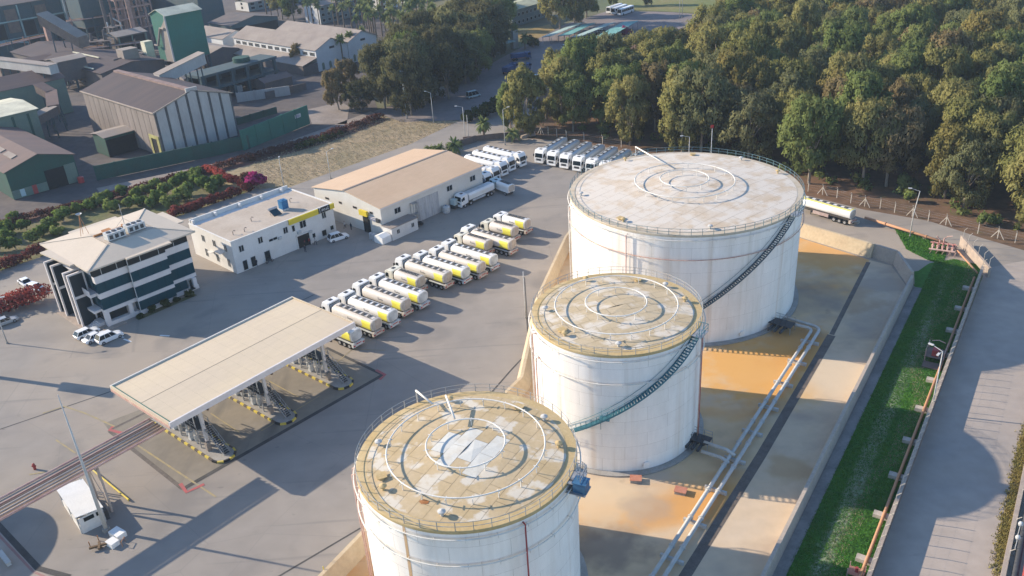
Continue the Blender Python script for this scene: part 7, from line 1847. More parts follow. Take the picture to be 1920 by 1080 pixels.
ORCH = [((-125.09, 207.36), 0.92), ((-118.80, 201.16), 0.96), ((-122.81, 198.54), 1.17), ((-112.37, 200.07), 1.11), ((-111.18, 204.95), 1.17), ((-111.20, 208.82), 0.99), ((-109.68, 211.07), 0.90), ((-107.50, 212.51), 0.97), ((-105.62, 214.78), 1.17), ((-104.94, 218.46), 0.96), ((-97.42, 211.44), 0.99), ((-98.10, 219.15), 1.02), ((-94.58, 213.16), 1.02), ((-91.08, 211.04), 1.01), ((-89.64, 213.76), 1.22), ((-95.38, 225.86), 0.91), ((-96.23, 221.96), 0.85), ((-89.70, 219.55), 1.23), ((-89.46, 225.56), 1.20), ((-87.81, 227.32), 1.24), ((-83.67, 218.43), 1.02), ((-84.41, 213.94), 1.23), ((-81.14, 221.94), 1.22), ((-78.04, 218.56), 0.94), ((-77.94, 223.36), 1.15), ((-83.93, 226.58), 1.18), ((-118.86, 187.94), 1.12), ((-115.58, 188.91), 1.06), ((-113.34, 192.21), 0.97), ((-119.70, 194.82), 0.99), ((-112.91, 196.89), 0.94), ((-108.71, 196.19), 0.88), ((-100.38, 210.14), 1.09), ((-102.38, 221.12), 0.96), ((-86.31, 232.15), 1.17), ((-128.20, 202.76), 0.87), ((-85.48, 208.57), 1.21)]
ORCHPX = [25, 50, 10, 95, 120, 132, 150, 170, 190, 205, 240, 255, 265, 285, 302, 290, 275, 315, 330, 345, 355, 340, 380, 395, 405, 370, 0, 30, 60, 20, 80, 110, 215, 230, 365, -15, 320]
PX2 = [(-3.48, 273.49), (-6.57, 271.79), (-0.49, 277.74), (-9.96, 269.00), (3.15, 283.28)]
PX3 = [(93.50, 187.17), (101.33, 166.72), (76.32, 203.43), (91.37, 181.47)]
PEOPLE = [('person in red top standing at the pale office garage opening, left one', 572, 461, 200, 'clothred', 'clothdark', 0), ('person in red top stepping out at the garage opening, right one', 581, 459, -60, 'clothred', 'clothdark', 1), ('person in white top walking outside the pale office by the garage opening', 592, 459, -20, 'clothwhite', 'clothdark', 1), ('person in dark clothes standing in front of the garage opening on the yard', 573, 473, 120, 'clothdark', 'clothdark', 0), ('person in white top walking toward the shed doorway', 647, 428, 30, 'clothwhite', 'clothdark', 1), ('person in dark clothes bending by the shed wall', 659, 431, 60, 'clothdark', 'clothdark', 2), ('person in dark clothes at the left doors of the pale office', 482, 499, -90, 'clothdark', 'clothdark', 0)]
PPOS = {(572, 461): (-45.83, 179.40), (581, 459): (-44.82, 179.81), (592, 459): (-43.45, 179.59), (573, 473): (-45.06, 175.84), (647, 428): (-38.03, 188.11), (659, 431): (-36.37, 186.88), (482, 499): (-54.53, 170.22)}

# ------------------------------------------------------------------ plants
import numpy as np
def leaf_mesh(name, clumps, nleaf, size, rs, flat=0.0, droop=0.0, soft=0.10, aspect=0.8):
    """crown of small leaf sprays: clumps = list of (cx, cy, cz, rx, rz)"""
    V, NR = [], []
    ca_ = np.array([c[:3] for c in clumps]); ctr = (ca_.min(0) + ca_.max(0))/2; ext = np.maximum((ca_.max(0) - ca_.min(0))/2 + 0.5, 0.8)
    if ext[0] > 12 or ext[1] > 12: ext = ext*0 + 1e6
    for cx, cy, cz, rx, rz_ in clumps:
        n = max(12, int(nleaf*(rx*rx*rz_)**0.72/sum((c[3]*c[3]*c[4])**0.72 for c in clumps)))
        d = rs.normal(size=(n, 3)); d /= np.linalg.norm(d, axis=1)[:, None]
        rad = rs.uniform(0.25, 1.0, n)**0.5*(1 + soft*rs.normal(scale=1.0, size=n))
        p = d*rad[:, None]*np.array([rx, rx, rz_]) + np.array([cx, cy, cz])
        nrm = d + rs.normal(scale=0.8, size=(n, 3)); nrm[:, 2] += 0.3 + flat; nrm /= np.linalg.norm(nrm, axis=1)[:, None]
        ref = np.stack([rs.normal(scale=0.5, size=n), rs.normal(scale=0.5, size=n), np.ones(n)], 1)
        u = np.cross(nrm, ref); u /= np.linalg.norm(u, axis=1)[:, None]
        v = np.cross(nrm, u)
        s = size*rs.uniform(0.5, 1.4, n)[:, None]; s2 = s*aspect
        q = np.stack([p - u*s*0.7 - v*s2*0.8, p + u*s*0.6 - v*s2, p + u*s*0.8 + v*s2*0.9, p - u*s*0.6 + v*s2], 1)
        if droop: q[:, 2:, 2] -= droop*s
        V.append(q.reshape(-1, 3))
        nn = 0.75*d + 0.9*(p - ctr)/ext + np.array([0, 0, 0.35]) + rs.normal(scale=0.22, size=(n, 3))
        NR.append(np.repeat(nn/np.linalg.norm(nn, axis=1)[:, None], 4, axis=0))
    V = np.concatenate(V); n = len(V)//4
    me = bpy.data.meshes.new(name)
    me.vertices.add(len(V)); me.vertices.foreach_set('co', V.astype(np.float32).ravel())
    me.loops.add(4*n); me.loops.foreach_set('vertex_index', np.arange(4*n, dtype=np.int32))
    me.polygons.add(n); me.polygons.foreach_set('loop_start', np.arange(0, 4*n, 4, dtype=np.int32))
    me.update(calc_edges=True)
    me.normals_split_custom_set_from_vertices([tuple(x) for x in np.concatenate(NR)])
    return me
rs = np.random.RandomState(11)
def tree_variant(i, H, Rc, nclump, nleaf, size, mats, low=0.30, name='tree'):
    """trunk mesh with limbs + crown clumps on the limb ends; returns crown meshes (one per leaf colour) and the trunk mesh"""
    tb = MB(); clumps = []
    fork = H*rs.uniform(0.22, 0.34)
    lean = rs.normal(scale=0.35, size=2)
    tb.tube([(0, 0, -0.3), (lean[0]*0.3, lean[1]*0.3, fork*0.5), (lean[0], lean[1], fork)], [0.42, 0.36, 0.30], 7)
    nl = rs.randint(4, 7)
    for k in range(nl):
        a = 2*math.pi*(k + rs.uniform(-0.3, 0.3))/nl
        rr = Rc*rs.uniform(0.35, 0.75); z = H*rs.uniform(0.55, 0.86)
        e = (lean[0] + rr*math.cos(a), lean[1] + rr*math.sin(a), z)
        m_ = (lean[0] + rr*0.45*math.cos(a), lean[1] + rr*0.45*math.sin(a), fork + (z - fork)*0.55)
        tb.tube([(lean[0], lean[1], fork*0.95), m_, e], [0.22, 0.15, 0.06], 5)
        clumps.append((e[0], e[1], e[2], Rc*rs.uniform(0.24, 0.36), H*rs.uniform(0.09, 0.15)))
    tb.tube([(lean[0], lean[1], fork*0.95), (lean[0]*1.5, lean[1]*1.2, H*0.86)], [0.24, 0.05], 5)
    clumps.append((lean[0], lean[1], H*0.88, Rc*0.42, H*0.12))
    while len(clumps) < nclump:
        z = rs.uniform(low, 0.94); a = rs.uniform(0, 2*math.pi)
        prof = math.sin(math.pi*min(1, max(0.05, (z - low + 0.12)/(1.06 - low + 0.12))))**0.6
        rr = Rc*prof*math.sqrt(rs.uniform(0.15, 1.0))
        clumps.append((lean[0] + rr*math.cos(a), lean[1] + rr*math.sin(a), H*z, Rc*rs.uniform(0.13, 0.26), H*rs.uniform(0.055, 0.13)))
    me = leaf_mesh('crown', clumps, nleaf, size, rs, 0.0, 0.2, 0.17, 1.5)
    return me, tb.mesh('trunk', True)
TV = []
for i in range(7):
    H = 17.5; Rc = [7.0, 8.2, 6.0, 7.6, 8.8, 6.6, 6.2][i]
    TV.append(tree_variant(i, H, Rc, 58 + 6*(i % 3), 13000, 0.19, None, [0.16, 0.22, 0.12, 0.24, 0.18, 0.14, 0.2][i]))
def with_mat(me, m):
    c = me.copy(); c.materials.clear(); c.materials.append(m); return c
CROWN = {}
for c_ in ('leafdark', 'leafolive', 'leafgreen', 'leafbrown', 'leafgrey', 'leafyellow'):
    CROWN[c_] = [with_mat(me, M[c_]) for me, _ in TV]
for _, tr in TV: tr.materials.append(M['bark'])
def plant_tree(x, y, s, colour, v, label, group, name='eucalyptus_tree', cat='tree', sz=None):
    t = thing(name, label, cat, (x, y, -0.2), random.uniform(0, 6.28), group)
    t.scale = (s*0.93, s*0.93, (sz or s)*random.uniform(1.02, 1.2))
    inst('crown', CROWN[colour][v], t)
    inst('trunk', TV[v][1], t)
    return t
CNAME = {'leafdark': 'dark', 'leafolive': 'olive', 'leafgreen': 'green', 'leafbrown': 'brownish', 'leafgrey': 'grey green', 'leafyellow': 'yellowing'}
_cm = cam.matrix_world.inverted()
def project(x, y, z):
    q = _cm @ Vector((x, y, z))
    return 960 - 1626.57*q.x/q.z, 540 + 1626.57*q.y/q.z
def pick():
    r = random.random()
    return 'leafolive' if r < 0.42 else 'leafgreen' if r < 0.68 else 'leafgrey' if r < 0.83 else 'leafbrown' if r < 0.94 else 'leafyellow'

# plantation on the right
FOREST = [(14.21, 251.04), (27.31, 240.35), (50.44, 219.47), (73.41, 196.74), (85.28, 185.95), (93.12, 176.01), (102.02, 163.75), (115.89, 148.86), (172.99, 193.72), (288.70, 344.95), (308.32, 482.99), (156.34, 562.76), (103.43, 382.50), (84.19, 332.61), (67.15, 305.15), (48.83, 297.21), (33.74, 294.67), (25.55, 295.38), (19.47, 285.82)]
cand = []
st = 10.8
gx0, gx1, gy0, gy1 = -20, 420, 140, 640
for i in range(int((gx1 - gx0)/st)):
    for j in range(int((gy1 - gy0)/st)):
        x = gx0 + (i + 0.5*(j % 2) + random.uniform(-0.36, 0.36))*st; y = gy0 + (j + random.uniform(-0.36, 0.36))*st
        if not inpoly(x, y, FOREST): continue
        u_, v_ = project(x, y, 9)
        if u_ < 800 or u_ > 2030 or v_ < -70: continue
        cand.append((math.hypot(x, y), x, y))
cand.sort()
SING, MASS = cand[:292], cand[292:]
front = 0
for d, x, y in SING:
    u_, v_ = project(x, y, 0)
    col = pick(); s = random.uniform(0.82, 1.16)
    v = random.randrange(7)
    zone = 'behind the silver tankers' if u_ < 1190 else 'behind the largest tank' if u_ < 1500 else 'behind the lone trailer' if u_ < 1700 else 'near the right edge'
    depth = 'in front' if d < 235 else 'in the middle' if d < 330 else 'deep'
    look = 'broad' if v in (1, 4) else 'narrow' if v in (2, 5) else 'round'
    tall = ' tall' if s > 1.04 else ' small' if s < 0.9 else ''
    plant_tree(x, y, s, col, v, '%s%s %s crowned tree %s of plantation, %s' % (look, tall, CNAME[col], depth, zone), 'trees of the plantation')
# leafy skirt of undergrowth along the plantation front
UG = [(15.71, 249.64), (27.25, 239.86), (50.35, 219.05), (72.72, 194.66), (84.77, 184.68), (92.32, 174.28), (101.21, 162.21), (109.42, 151.88)]
cl_ = []
for a, b in zip(UG, UG[1:]):
    L_ = math.hypot(b[0] - a[0], b[1] - a[1]); n_ = int(L_/1.6)
    for k in range(n_):
        if random.random() < 0.45: continue
        f = (k + random.random())/n_; q_ = random.uniform(4.0, 12.0)
        dx, dy = (b[0] - a[0])/L_, (b[1] - a[1])/L_
        cl_.append((a[0] + (b[0] - a[0])*f - dy*q_, a[1] + (b[1] - a[1])*f + dx*q_, random.uniform(0.4, 1.4), random.uniform(0.8, 1.9), random.uniform(0.6, 1.5)))
UGM = leaf_mesh('undergrowth', cl_, len(cl_)*90, 0.22, rs, 0, 0.2, 0.2, 1.2)
UGM.materials.append(M['leafgreen'])
_o = bpy.data.objects.new('undergrowth', UGM); COL.objects.link(_o)
tag(_o, 'low leafy undergrowth along the front of the plantation', 'undergrowth', None, 'stuff')
# the farthest trees merge into one wood
V_, F_ = [], []
def far_mass(name, pts, label, colmat, hh=16):
    cl_ = []
    for x, y in pts:
        s = random.uniform(0.85, 1.15)
        for k in range(6):
            a = random.uniform(0, 6.28); r = random.uniform(0, 4.2)*s
            cl_.append((x + r*math.cos(a), y + r*math.sin(a), hh*s*random.uniform(0.55, 0.93), 3.0*s, 2.3*s))
    me = leaf_mesh(name, cl_, max(600, len(cl_)*60), 0.40, rs, 0, 0.2, 0.15, 1.3)
    me.materials.append(colmat)
    o = bpy.data.objects.new(name, me); COL.objects.link(o)
    return tag(o, label, 'woodland', None, 'stuff')
for k, cn in enumerate(('leafolive', 'leafgrey', 'leafgreen')):
    pts = [(x, y) for i, (d, x, y) in enumerate(MASS) if i % 3 == k]
    if pts: far_mass('far_woodland', pts, ['olive share of the far woodland at the top right', 'grey share of the far woodland at the top right', 'green share of the far woodland at the top right'][k], M[cn])

# clump of tall dark trees between warehouse and car park road
DARK = [(-42.27, 285.33), (-30.07, 277.38), (-17.70, 296.64), (-5.69, 325.46), (2.96, 353.49), (4.87, 386.57), (-14.39, 390.58), (-23.54, 367.53), (-30.87, 342.94), (-37.27, 313.37)]
n = 0
for i in range(24):
    for j in range(24):
        x = -80 + (i + 0.5*(j % 2) + random.uniform(-0.3, 0.3))*8.6; y = 265 + (j + random.uniform(-0.3, 0.3))*8.6
        if inpoly(x, y, DARK):
            col = random.choice(['leafdark', 'leafdark', 'leafgrey', 'leafdark', 'leafgreen']); s = random.uniform(0.95, 1.2)
            u_, v_ = project(x, y, 0)
            side = 'by the floodlight mast' if u_ < 790 else 'beside the shaded road' if v_ > 130 else 'toward the far offices'
            v = random.randrange(7)
            plant_tree(x, y, s, col, v, '%s %s %s tree in the dark grove %s' % ('broad' if v in (1, 4) else 'narrow' if v in (2, 5) else 'round', 'tall' if s > 1.08 else 'lower', CNAME[col], side), 'trees of the dark grove')
for lab, px, py, s, col, v in (('bushy olive tree standing alone at the plantation corner by the car park road', 986, 254, 1.0, 'leafolive', 5), ('smaller olive tree left of the bushy one at the plantation corner', 958, 240, 0.72, 'leafgreen', 2), ('lone brownish tree in the clearing right of the green sheet wall', 636, 205, 0.72, 'leafbrown', 6), ('small brownish tree beside the clearing, nearer the grove', 655, 182, 0.7, 'leafbrown', 0), ('large tree beside the white two storey office, left one', 1050, 58, 1.25, 'leafolive', 1), ('large tree beside the white two storey office, right one', 1078, 48, 1.2, 'leafgrey', 4), ('dark tree behind the white two storey office', 1100, 32, 1.2, 'leafgreen', 0), ('dark tree left of the white two storey office at the grove end', 935, 48, 1.0, 'leafgreen', 3), ('dense dark tree behind the long white warehouse', 530, 36, 1.1, 'leafgrey', 1), ('second dense dark tree behind the long white warehouse', 552, 40, 1.0, 'leafgreen', 3), ('pale tree in the far garden left of the buses', 1150, 12, 0.6, 'leafgreen', 2), ('small tree on the far green lawn', 1215, 10, 0.6, 'leafgrey', 5), ('tree at the top edge right of the twin poles', 1352, 14, 0.9, 'leafgrey', 6), ('rounded tree at the left end of the dark grove', 676, 208, 0.6, 'leafdark', 4), ('low tree at the lean-to end of the white warehouse', 560, 128, 0.55, 'leafbrown', 2), ('dark tree at the far top edge above the palms', 840, 8, 1.1, 'leafgrey', 1), ('dark tree at the far top edge near the distant shed', 900, 4, 1.1, 'leafgreen', 4), ('pale crowned tree by the far office gable', 905, 60, 0.8, 'leafolive', 0)):
    plant_tree(*PX[(px, py)], s, col, v, lab, None)

# palms
def palm_mesh(nf, Lf, H, skirt, seed, wd=0.38):
    r2 = np.random.RandomState(seed)
    fr = MB()
    for k in range(nf):
        a = 2*math.pi*(k*0.381966*1.0) ; el = R(r2.uniform(-25, 70)); c, s = math.cos(a), math.sin(a)
        pts = []
        for q in range(6):
            f = q/5; x = Lf*f*math.cos(el)*(1 - 0.15*f); z = Lf*f*math.sin(el) - 0.9*f*f*Lf*0.55*max(0.3, math.cos(el))
            pts.append((x, z))
        for q in range(5):
            for sd in (-1, 1):
                w0 = wd*math.sin(math.pi*(0.12 + 0.85*q/5)); w1 = wd*math.sin(math.pi*(0.12 + 0.85*(q + 1)/5))
                (x0, z0), (x1, z1) = pts[q], pts[q + 1]
                fr.poly([(c*x0, s*x0, H + z0), (c*x1, s*x1, H + z1), (c*x1 - s*sd*w1, s*x1 + c*sd*w1, H + z1 - w1*0.55), (c*x0 - s*sd*w0, s*x0 + c*sd*w0, H + z0 - w0*0.55)])
    tr = MB().lathe([(0.38, -0.2), (0.30, H*0.4), (0.27, H - 0.2)], 9)
    sk = MB()
    if skirt:
        for k in range(26):
            a = 2*math.pi*k/26; c, s = math.cos(a), math.sin(a); r0 = r2.uniform(0.5, 0.95)
            sk.poly([(c*0.3 - s*0.2, s*0.3 + c*0.2, H - 0.1), (c*0.3 + s*0.2, s*0.3 - c*0.2, H - 0.1), (c*r0 + s*0.14, s*r0 - c*0.14, H - skirt*r2.uniform(0.7, 1.0)), (c*r0 - s*0.14, s*r0 + c*0.14, H - skirt*r2.uniform(0.7, 1.0))])
    out = [fr.mesh('crown'), tr.mesh('trunk', True), sk.mesh('dead_fronds') if skirt else None]
    out[0].materials.append(M['leafpalm']); out[1].materials.append(M['palmbark'])
    if skirt: out[2].materials.append(M['skirt'])
    return out
PV = {'mid': palm_mesh(34, 2.6, 4.2, 2.2, 1), 'low': palm_mesh(34, 3.0, 2.6, 0, 2), 'tall': palm_mesh(40, 3.1, 11.5, 1.8, 3, 0.5), 'tall2': palm_mesh(38, 3.0, 13.0, 1.4, 4, 0.5)}
def palm(kind, o, label, s=1.0, group=None):
    t = thing('palm_tree', label, 'palm tree', (o[0], o[1], -0.1), random.uniform(0, 6), group); t.scale = (s, s, s)
    inst('crown', PV[kind][0], t); inst('trunk', PV[kind][1], t)
    if PV[kind][2]: inst('dead_fronds', PV[kind][2], t)
    return t
palm('mid', (-5.26, 249.05), 'palm with brown frond skirt behind the white tankers', 1.25)
palm('low', (3.19, 245.64), 'bushy low palm right of the skirted palm, by the lamp', 1.15)
palm('low', (-13.67, 238.38), 'leafy low palm just behind the shed end', 1.15)
palm('low', (-18.19, 236.94), 'low palm left of the leafy one behind the shed end', 1.0)
palm('low', (-20.85, 238.45), 'smallest low palm tip above the shed roof', 0.8)
palm('mid', (14.46, 266.79), 'palm with orange skirt in the plantation shade behind the tankers', 1.1)
palm('mid', (69.87, 352.62), 'palm at the plantation edge right of the carports', 1.2)
palm('mid', (12.36, 370.91), 'palm beside the gate pillar by the carports', 1.2)
palm('tall', (-62.90, 361.51), 'tall palm in front of the white warehouse gable, leftmost of three', 1.0)
palm('tall', (-60.59, 370.67), 'tall palm in front of the white warehouse gable, middle of three', 0.95)
palm('tall', (-55.75, 375.33), 'tall palm in front of the white warehouse gable, rightmost of three', 1.0)
for k, p in enumerate(PALMS):
    s_ = random.uniform(0.85, 1.15); u_, v_ = project(p[0], p[1], 0)
    palm('tall' if k % 2 else 'tall2', p, '%s palm of the far grove, %s, %s' % ('short' if s_ < 0.95 else 'tall' if s_ > 1.05 else 'middling', 'behind white warehouse' if u_ < 660 else 'above the warehouse gable' if u_ < 730 else 'above the dark grove', 'front row' if v_ > 82 else 'middle rows' if v_ > 50 else 'back row'), s_, 'palms of the far grove')

# orchard bushes, hedges and garden shrubs
BV = []
for i in range(4):
    cl_ = [(random.uniform(-1.1, 1.1), random.uniform(-1.1, 1.1), random.uniform(1.0, 2.4), random.uniform(0.8, 1.15), random.uniform(0.7, 1.0)) for _ in range(8)]
    me = leaf_mesh('crown', cl_, 1100, 0.24, rs); me.materials.append(M['leafcitrus'])
    tm = MB().tube([(0, 0, -0.2), (0.05, 0, 1.3)], [0.14, 0.09], 6).mesh('trunk'); tm.materials.append(M['bark'])
    BV.append((me, tm))
def bush(o, s, label, group, m=None, name='citrus_tree', cat='tree'):
    t = thing(name, label, cat, (o[0], o[1], -0.1), random.uniform(0, 6), group); t.scale = (s, s, s*random.uniform(0.9, 1.1))
    me, tm = random.choice(BV)
    if m:
        key = (me.name, m)
        if key not in CROWN: CROWN[key] = with_mat(me, M[m])
        me = CROWN[key]
    inst('crown', me, t); inst('trunk', tm, t)
    return t
for k, (p, s) in enumerate(ORCH):
    px = ORCHPX[k]
    bush(p, s, '%s rounded citrus tree in the orchard, %s' % ('large' if s > 1.12 else 'small' if s < 0.97 else 'middling', 'between hedge and red fence hedge' if px > 300 else 'just behind the glass office roof' if px > 130 else 'at the left edge'), 'citrus trees of the orchard')
def hedge(label, path, wd, ht, m, dens=26, name='bougainvillea_hedge', size=0.22, cat='hedge'):
    cl_ = []
    for a, b in zip(path, path[1:]):
        L_ = math.hypot(b[0] - a[0], b[1] - a[1]); n_ = max(2, int(L_/(wd*0.45)))
        for k in range(n_):
            f = (k + random.random()*0.6)/n_
            cl_.append((a[0] + (b[0] - a[0])*f + random.uniform(-0.15, 0.15)*wd, a[1] + (b[1] - a[1])*f + random.uniform(-0.15, 0.15)*wd, ht*random.uniform(0.35, 0.62), wd*random.uniform(0.42, 0.6), ht*random.uniform(0.35, 0.5)))
    o0 = path[0]
    cl_ = [(c[0] - o0[0], c[1] - o0[1], c[2], c[3], c[4]) for c in cl_]
    me = leaf_mesh(name, cl_, len(cl_)*dens*4, size, rs); me.materials.append(M[m])
    o = bpy.data.objects.new(name, me); COL.objects.link(o); o.location = (o0[0], o0[1], 0)
    return tag(o, label, cat)
hedge('red bougainvillea hedge at the left edge between orchard and yard', [(-117.06, 170.34), (-113.66, 177.45), (-107.51, 184.95)], 3.0, 3.0, 'bract', 60)
hedge('big red bougainvillea mound by the parked cars left of the office', [(-106.54, 154.46), (-100.37, 157.16), (-95.85, 162.08)], 6.5, 3.6, 'bractred', 170)
hedge('red hedge running behind the glass office to the purple bush', [(-83.27, 202.52), (-75.29, 211.15), (-66.51, 219.57)], 2.6, 2.6, 'bract', 60)
hedge('bright red hedge strip crossing the orchard end', [(-84.24, 237.50), (-76.28, 228.05), (-68.21, 220.70)], 2.4, 2.4, 'bractred', 70)
hedge('faded reddish hedge along the factory path, left part', [(-127.12, 204.60), (-105.54, 218.19), (-84.13, 236.58)], 3.2, 2.0, 'bractdark', 44)
hedge('faded reddish hedge along the factory path, right part', [(-82.47, 237.15), (-69.61, 247.71), (-54.40, 260.98), (-39.13, 280.78)], 3.6, 2.2, 'bractdark', 44)
hedge('dark green shrub strip behind the dry field', [(-60.93, 251.88), (-49.78, 263.24)], 3.0, 2.0, 'leafbush', 20, 'shrub_row', 0.25)
bush((-65.52, 220.19), 1.5, 'purple flowering bush behind the pale office corner', None, 'magenta', 'flowering_bush', 'bush')
bush((-68.52, 223.20), 1.3, 'dark shrub next to the purple bush', None, 'bractdark', 'shrub', 'bush')
bush((57.52, 385.23), 1.3, 'magenta bush at the end of the right carport', None, 'magenta', 'flowering_bush', 'bush')
bush((15.90, 374.08), 1.6, 'dark rounded bush beside the leftmost carport', None, 'leafbush', 'shrub', 'bush')
for k, (px, py, s) in enumerate(((918, 218, 1.5), (900, 222, 1.4), (935, 210, 1.5), (880, 228, 1.2), (955, 200, 1.6))):
    bush(PX2[k], s, ['dark shrub in the roadside bed, second from right', 'dark shrub in the middle of the roadside bed', 'dark shrub at the right of the roadside bed', 'small dark shrub at the left end of the roadside bed', 'large dark shrub against the plantation corner trees'][k], None, 'leafbush', 'shrub', 'bush')
for k in range(5):
    bush(loc2(OO, OA, 5.8 + k*2.6, -0.9), 0.42 + 0.08*(k % 3), ['round shrub at the entrance end of the office planting bed', 'shrub second from the entrance in the office planting bed', 'shrub in the middle of the office planting bed', 'shrub fourth from the entrance in the office planting bed', 'dark shrub at the far end of the office planting bed'][k], None, 'leafbush', 'shrub', 'bush')
for k, (px, py, s, m_) in enumerate(((1702, 360, 1.3, 'leafgreen'), (1850, 420, 0.9, 'leafgreen'), (1520, 325, 1.2, 'leafyellow'), (1705, 378, 0.8, 'leafcitrus'))):
    bush(PX3[k], s, ['fresh green shrub at the plantation edge above the tilted lamp', 'small green shrub by the braced fence post at right', 'yellow green shrub right of the largest tank rim', 'low light green shrub below the fresh green one'][k], None, m_, 'shrub', 'bush')

# grass in the strip, dry streak, verge tufts, weeds
def tufts(name, pts, h, m, label, cat='grass', wid=0.055, nb=3):
    n_ = len(pts); P_ = np.array(pts)
    V = np.zeros((n_*nb, 3, 3)); 
    for b in range(nb):
        a = rs.uniform(0, 6.28, n_); hh = h*rs.uniform(0.6, 1.3, n_); of = rs.normal(scale=0.09, size=(n_, 2))
        tip = np.stack([P_[:, 0] + of[:, 0] + np.cos(a)*hh*0.6, P_[:, 1] + of[:, 1] + np.sin(a)*hh*0.6, 0.05 + hh], 1)
        bx, by = -np.sin(a)*wid, np.cos(a)*wid
        V[b*n_:(b + 1)*n_, 0] = np.stack([P_[:, 0] + of[:, 0] - bx, P_[:, 1] + of[:, 1] - by, np.full(n_, 0.02)], 1)
        V[b*n_:(b + 1)*n_, 1] = np.stack([P_[:, 0] + of[:, 0] + bx, P_[:, 1] + of[:, 1] + by, np.full(n_, 0.02)], 1)
        V[b*n_:(b + 1)*n_, 2] = tip
    k = n_*nb
    me = bpy.data.meshes.new(name)
    me.vertices.add(3*k); me.vertices.foreach_set('co', V.astype(np.float32).ravel())
    me.loops.add(3*k); me.loops.foreach_set('vertex_index', np.arange(3*k, dtype=np.int32))
    me.polygons.add(k); me.polygons.foreach_set('loop_start', np.arange(0, 3*k, 3, dtype=np.int32))
    me.update(calc_edges=True); me.validate(); me.materials.append(m)
    o = bpy.data.objects.new(name, me); COL.objects.link(o)
    return tag(o, label, cat, None, 'stuff')
G0 = loc2((28.9, 76.2), A55, -12, -1.8)
pts, dry = [], []
GP = [loc2((28.9, 76.2), A55, -16, -1.9), loc2((72.8, 141.0), A55, 1, -1.9), (75.5, 147), (78.23, 147.55), (81.58, 150.37), (87.11, 151.45), (90.23, 148.30), FN[2], loc2(FN[1], A55, -46, 0.4)]
while len(pts) < 46000:
    x = random.uniform(-14, 100); y = random.uniform(-24, -1.9)
    q = loc2((28.9, 76.2), A55, x, y)
    wl = -13.5 - 0.0*x
    f = loc2(FN[1], A55, 0, 0.3)
    d = (q[0] - f[0])*(-math.sin(A55)) + (q[1] - f[1])*math.cos(A55)
    if d < 0.2 or not inpoly(q[0], q[1], GP): continue
    c_ = -7.2 + 1.2*math.sin(x*0.13) + 0.5*math.sin(x*0.41)
    if abs(y - c_) < 1.0 and random.random() < 0.8:
        if random.random() < 0.35: dry.append(q[:2])
        if random.random() < 0.55: continue
    pts.append(q[:2])
tufts('grass', pts, 0.11, M['grass'], 'short green grass filling the strip between bund and perimeter wall')
tufts('dry_grass', dry, 0.10, M['drygrassblade'], 'thin pale dry grass streak down the middle of the green strip')
pts = []
vp = [(82.01, 167.14), (85.73, 162.31), (88.65, 157.28), (83.79, 149.30), (81.92, 152.02), (80.13, 157.10)]
vx = [v[0] for v in vp]; vy = [v[1] for v in vp]
while len(pts) < 2500:
    x, y = random.uniform(min(vx), max(vx)), random.uniform(min(vy), max(vy))
    if inpoly(x, y, vp): pts.append((x, y))
tufts('grass', pts, 0.3, M['grass'], 'rough grass patch at the foot of the tilted lamp post')
pts = []
for k in range(3000):
    q = loc2((59.31, 79.37), R(54.9), random.gauss(-1 if k % 2 else 14, 5), random.gauss(0.7, 0.4)); pts.append(q[:2])
tufts('weeds', pts, 0.30, M['weed'], 'yellowed weeds against the lower right boundary wall', 'weeds', 0.05)
pts = []
fx = [(-65.45, 216.21), (-57.68, 219.50), (-27.17, 249.71), (-13.36, 269.80), (-39.53, 279.63), (-56.30, 262.49), (-72.21, 241.99)]
vx = [v[0] for v in fx]; vy = [v[1] for v in fx]
while len(pts) < 4500:
    x, y = random.uniform(min(vx), max(vx)), random.uniform(min(vy), max(vy))
    if inpoly(x, y, fx): pts.append((x, y))
tufts('dry_grass', pts, 0.16, M['drygrassblade'], 'sparse dry grass over the field behind the shed', 'grass', 0.1)

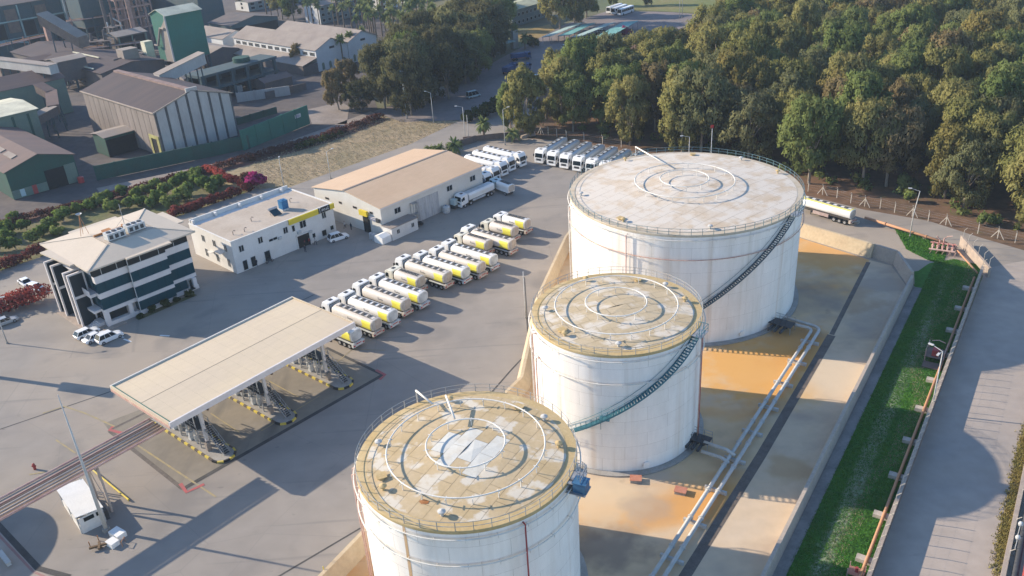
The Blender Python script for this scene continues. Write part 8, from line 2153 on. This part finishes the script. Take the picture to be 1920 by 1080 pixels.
# ------------------------------------------------------------------ people
def person(label, o, rz, shirt, trousers, pose=0, group=None, lean=0.0):
    t = thing('person', label, 'person', o, rz, group)
    sw = [0.10, 0.26, 0.0][pose]
    V = [(0, 0, 0.95), (0, 0, 1.15), (lean*0.5, 0, 1.42), (lean, 0, 1.50), (lean*1.2 + 0.02, 0, 1.58),
         (0.0, 0.09, 0.90), (sw, 0.10, 0.50), (sw - 0.06, 0.10, 0.08), (sw + 0.10, 0.11, 0.03),
         (0.0, -0.09, 0.90), (-sw*0.6, -0.10, 0.50), (-sw - 0.08, -0.10, 0.08), (-sw + 0.07, -0.11, 0.03),
         (lean*0.8, 0.20, 1.40), (lean + 0.03, 0.25, 1.12), (lean + 0.16 + sw*0.5, 0.22, 0.88),
         (lean*0.8, -0.20, 1.40), (lean - 0.02, -0.25, 1.12), (lean + 0.10 - sw*0.5, -0.22, 0.86)]
    E = [(0, 1), (1, 2), (2, 3), (3, 4), (0, 5), (5, 6), (6, 7), (7, 8), (0, 9), (9, 10), (10, 11), (11, 12), (2, 13), (13, 14), (14, 15), (2, 16), (16, 17), (17, 18)]
    rad = [0.15, 0.14, 0.16, 0.07, 0.06, 0.10, 0.075, 0.05, 0.04, 0.10, 0.075, 0.05, 0.04, 0.07, 0.05, 0.038, 0.07, 0.05, 0.038]
    me = bpy.data.meshes.new('body'); me.from_pydata(V, E, [])
    b = bpy.data.objects.new('body', me); COL.objects.link(b); b.parent = t
    KIDS.setdefault(t.name, []).append(b)
    sk = b.modifiers.new('skin', 'SKIN')
    for i, r in enumerate(rad): me.skin_vertices[0].data[i].radius = (r, r*0.8 if i < 3 else r)
    me.skin_vertices[0].data[0].use_root = True
    ss = b.modifiers.new('sub', 'SUBSURF'); ss.levels = 1; ss.render_levels = 1
    me.materials.append(M[trousers])
    MB().lathe([(0.185, 0.93), (0.18, 1.1), (0.20, 1.32), (0.16, 1.45), (0.07, 1.51)], 10).tube([(lean*0.8, 0.19, 1.40), (lean + 0.03, 0.25, 1.14)], [0.085, 0.065], 7).tube([(lean*0.8, -0.19, 1.40), (lean - 0.02, -0.25, 1.14)], [0.085, 0.065], 7).obj('shirt', M[shirt], t, smooth=True)
    MB().lathe([(0.02, 1.52), (0.07, 1.54), (0.085, 1.62), (0.095, 1.70), (0.07, 1.77), (0.01, 1.79)], 10, 0, (lean*1.2 + 0.02, 0)).tube([(lean*1.2 + 0.09, 0, 1.66), (lean*1.2 + 0.135, 0, 1.64)], 0.018, 5).obj('head', M['skin'], t, smooth=True)
    MB().lathe([(0.102, 1.68), (0.098, 1.74), (0.07, 1.80), (0.01, 1.815)], 10, 0, (lean*1.2 + 0.005, 0)).obj('hair', M['hair'], t, smooth=True)
    for s_ in (0.22, -0.22):
        mb = MB()
        x0 = lean + (0.16 if s_ > 0 else 0.10); 
        for f in range(4): mb.tube([(x0 + 0.012*f - 0.02, s_, 0.87), (x0 + 0.014*f - 0.01, s_, 0.79)], 0.011, 4)
        mb.tube([(x0 + 0.02, s_*0.93, 0.86), (x0 + 0.05, s_*0.9, 0.82)], 0.012, 4)
        mb.obj('hand', M['skin'], t)
    return t
gp = 'people at the pale office garage opening'
for lab, px, py, rz, sh, tr_, ps in PEOPLE:
    person(lab, PPOS[(px, py)], R(rz), sh, tr_, ps)
t = thing('motorcycle', 'dark motorcycle parked against the pale office front wall', 'motorcycle', (-52.09, 171.71), R(45))
for x in (-0.65, 0.65):
    MB().lathe([(0.22, -0.06), (0.31, -0.05), (0.31, 0.05), (0.22, 0.06)], 14).obj('wheel', M['rubber'], t, (x, 0, 0.31)).rotation_euler = (R(90), 0, 0)
MB().boxp(-0.5, 0.35, -0.12, 0.12, 0.35, 0.75).beam((0.6, 0, 0.35), (0.4, 0, 1.0), 0.06, 0.06).boxp(0.36, 0.42, -0.35, 0.35, 0.98, 1.03).obj('body', M['cardark'], t)
MB().boxp(-0.75, 0.1, -0.13, 0.13, 0.75, 0.86).obj('seat', M['black'], t)

# ------------------------------------------------------------------ the air
HZ = bpy.data.materials.new('haze_air'); HZ.use_nodes = True
_nt = HZ.node_tree
for n_ in list(_nt.nodes):
    if n_.type != 'OUTPUT_MATERIAL': _nt.nodes.remove(n_)
_pv = _nt.nodes.new('ShaderNodeVolumePrincipled')
_pv.inputs['Color'].default_value = (0.70, 0.84, 1.0, 1)
_pv.inputs['Density'].default_value = 0.00012
_nt.links.new(_pv.outputs[0], [n_ for n_ in _nt.nodes if n_.type == 'OUTPUT_MATERIAL'][0].inputs['Volume'])
hz = MB().boxp(-3050, 3050, -550, 4550, -1.3, 80.0).obj('haze', HZ)
tag(hz, None, None, None, 'stuff')
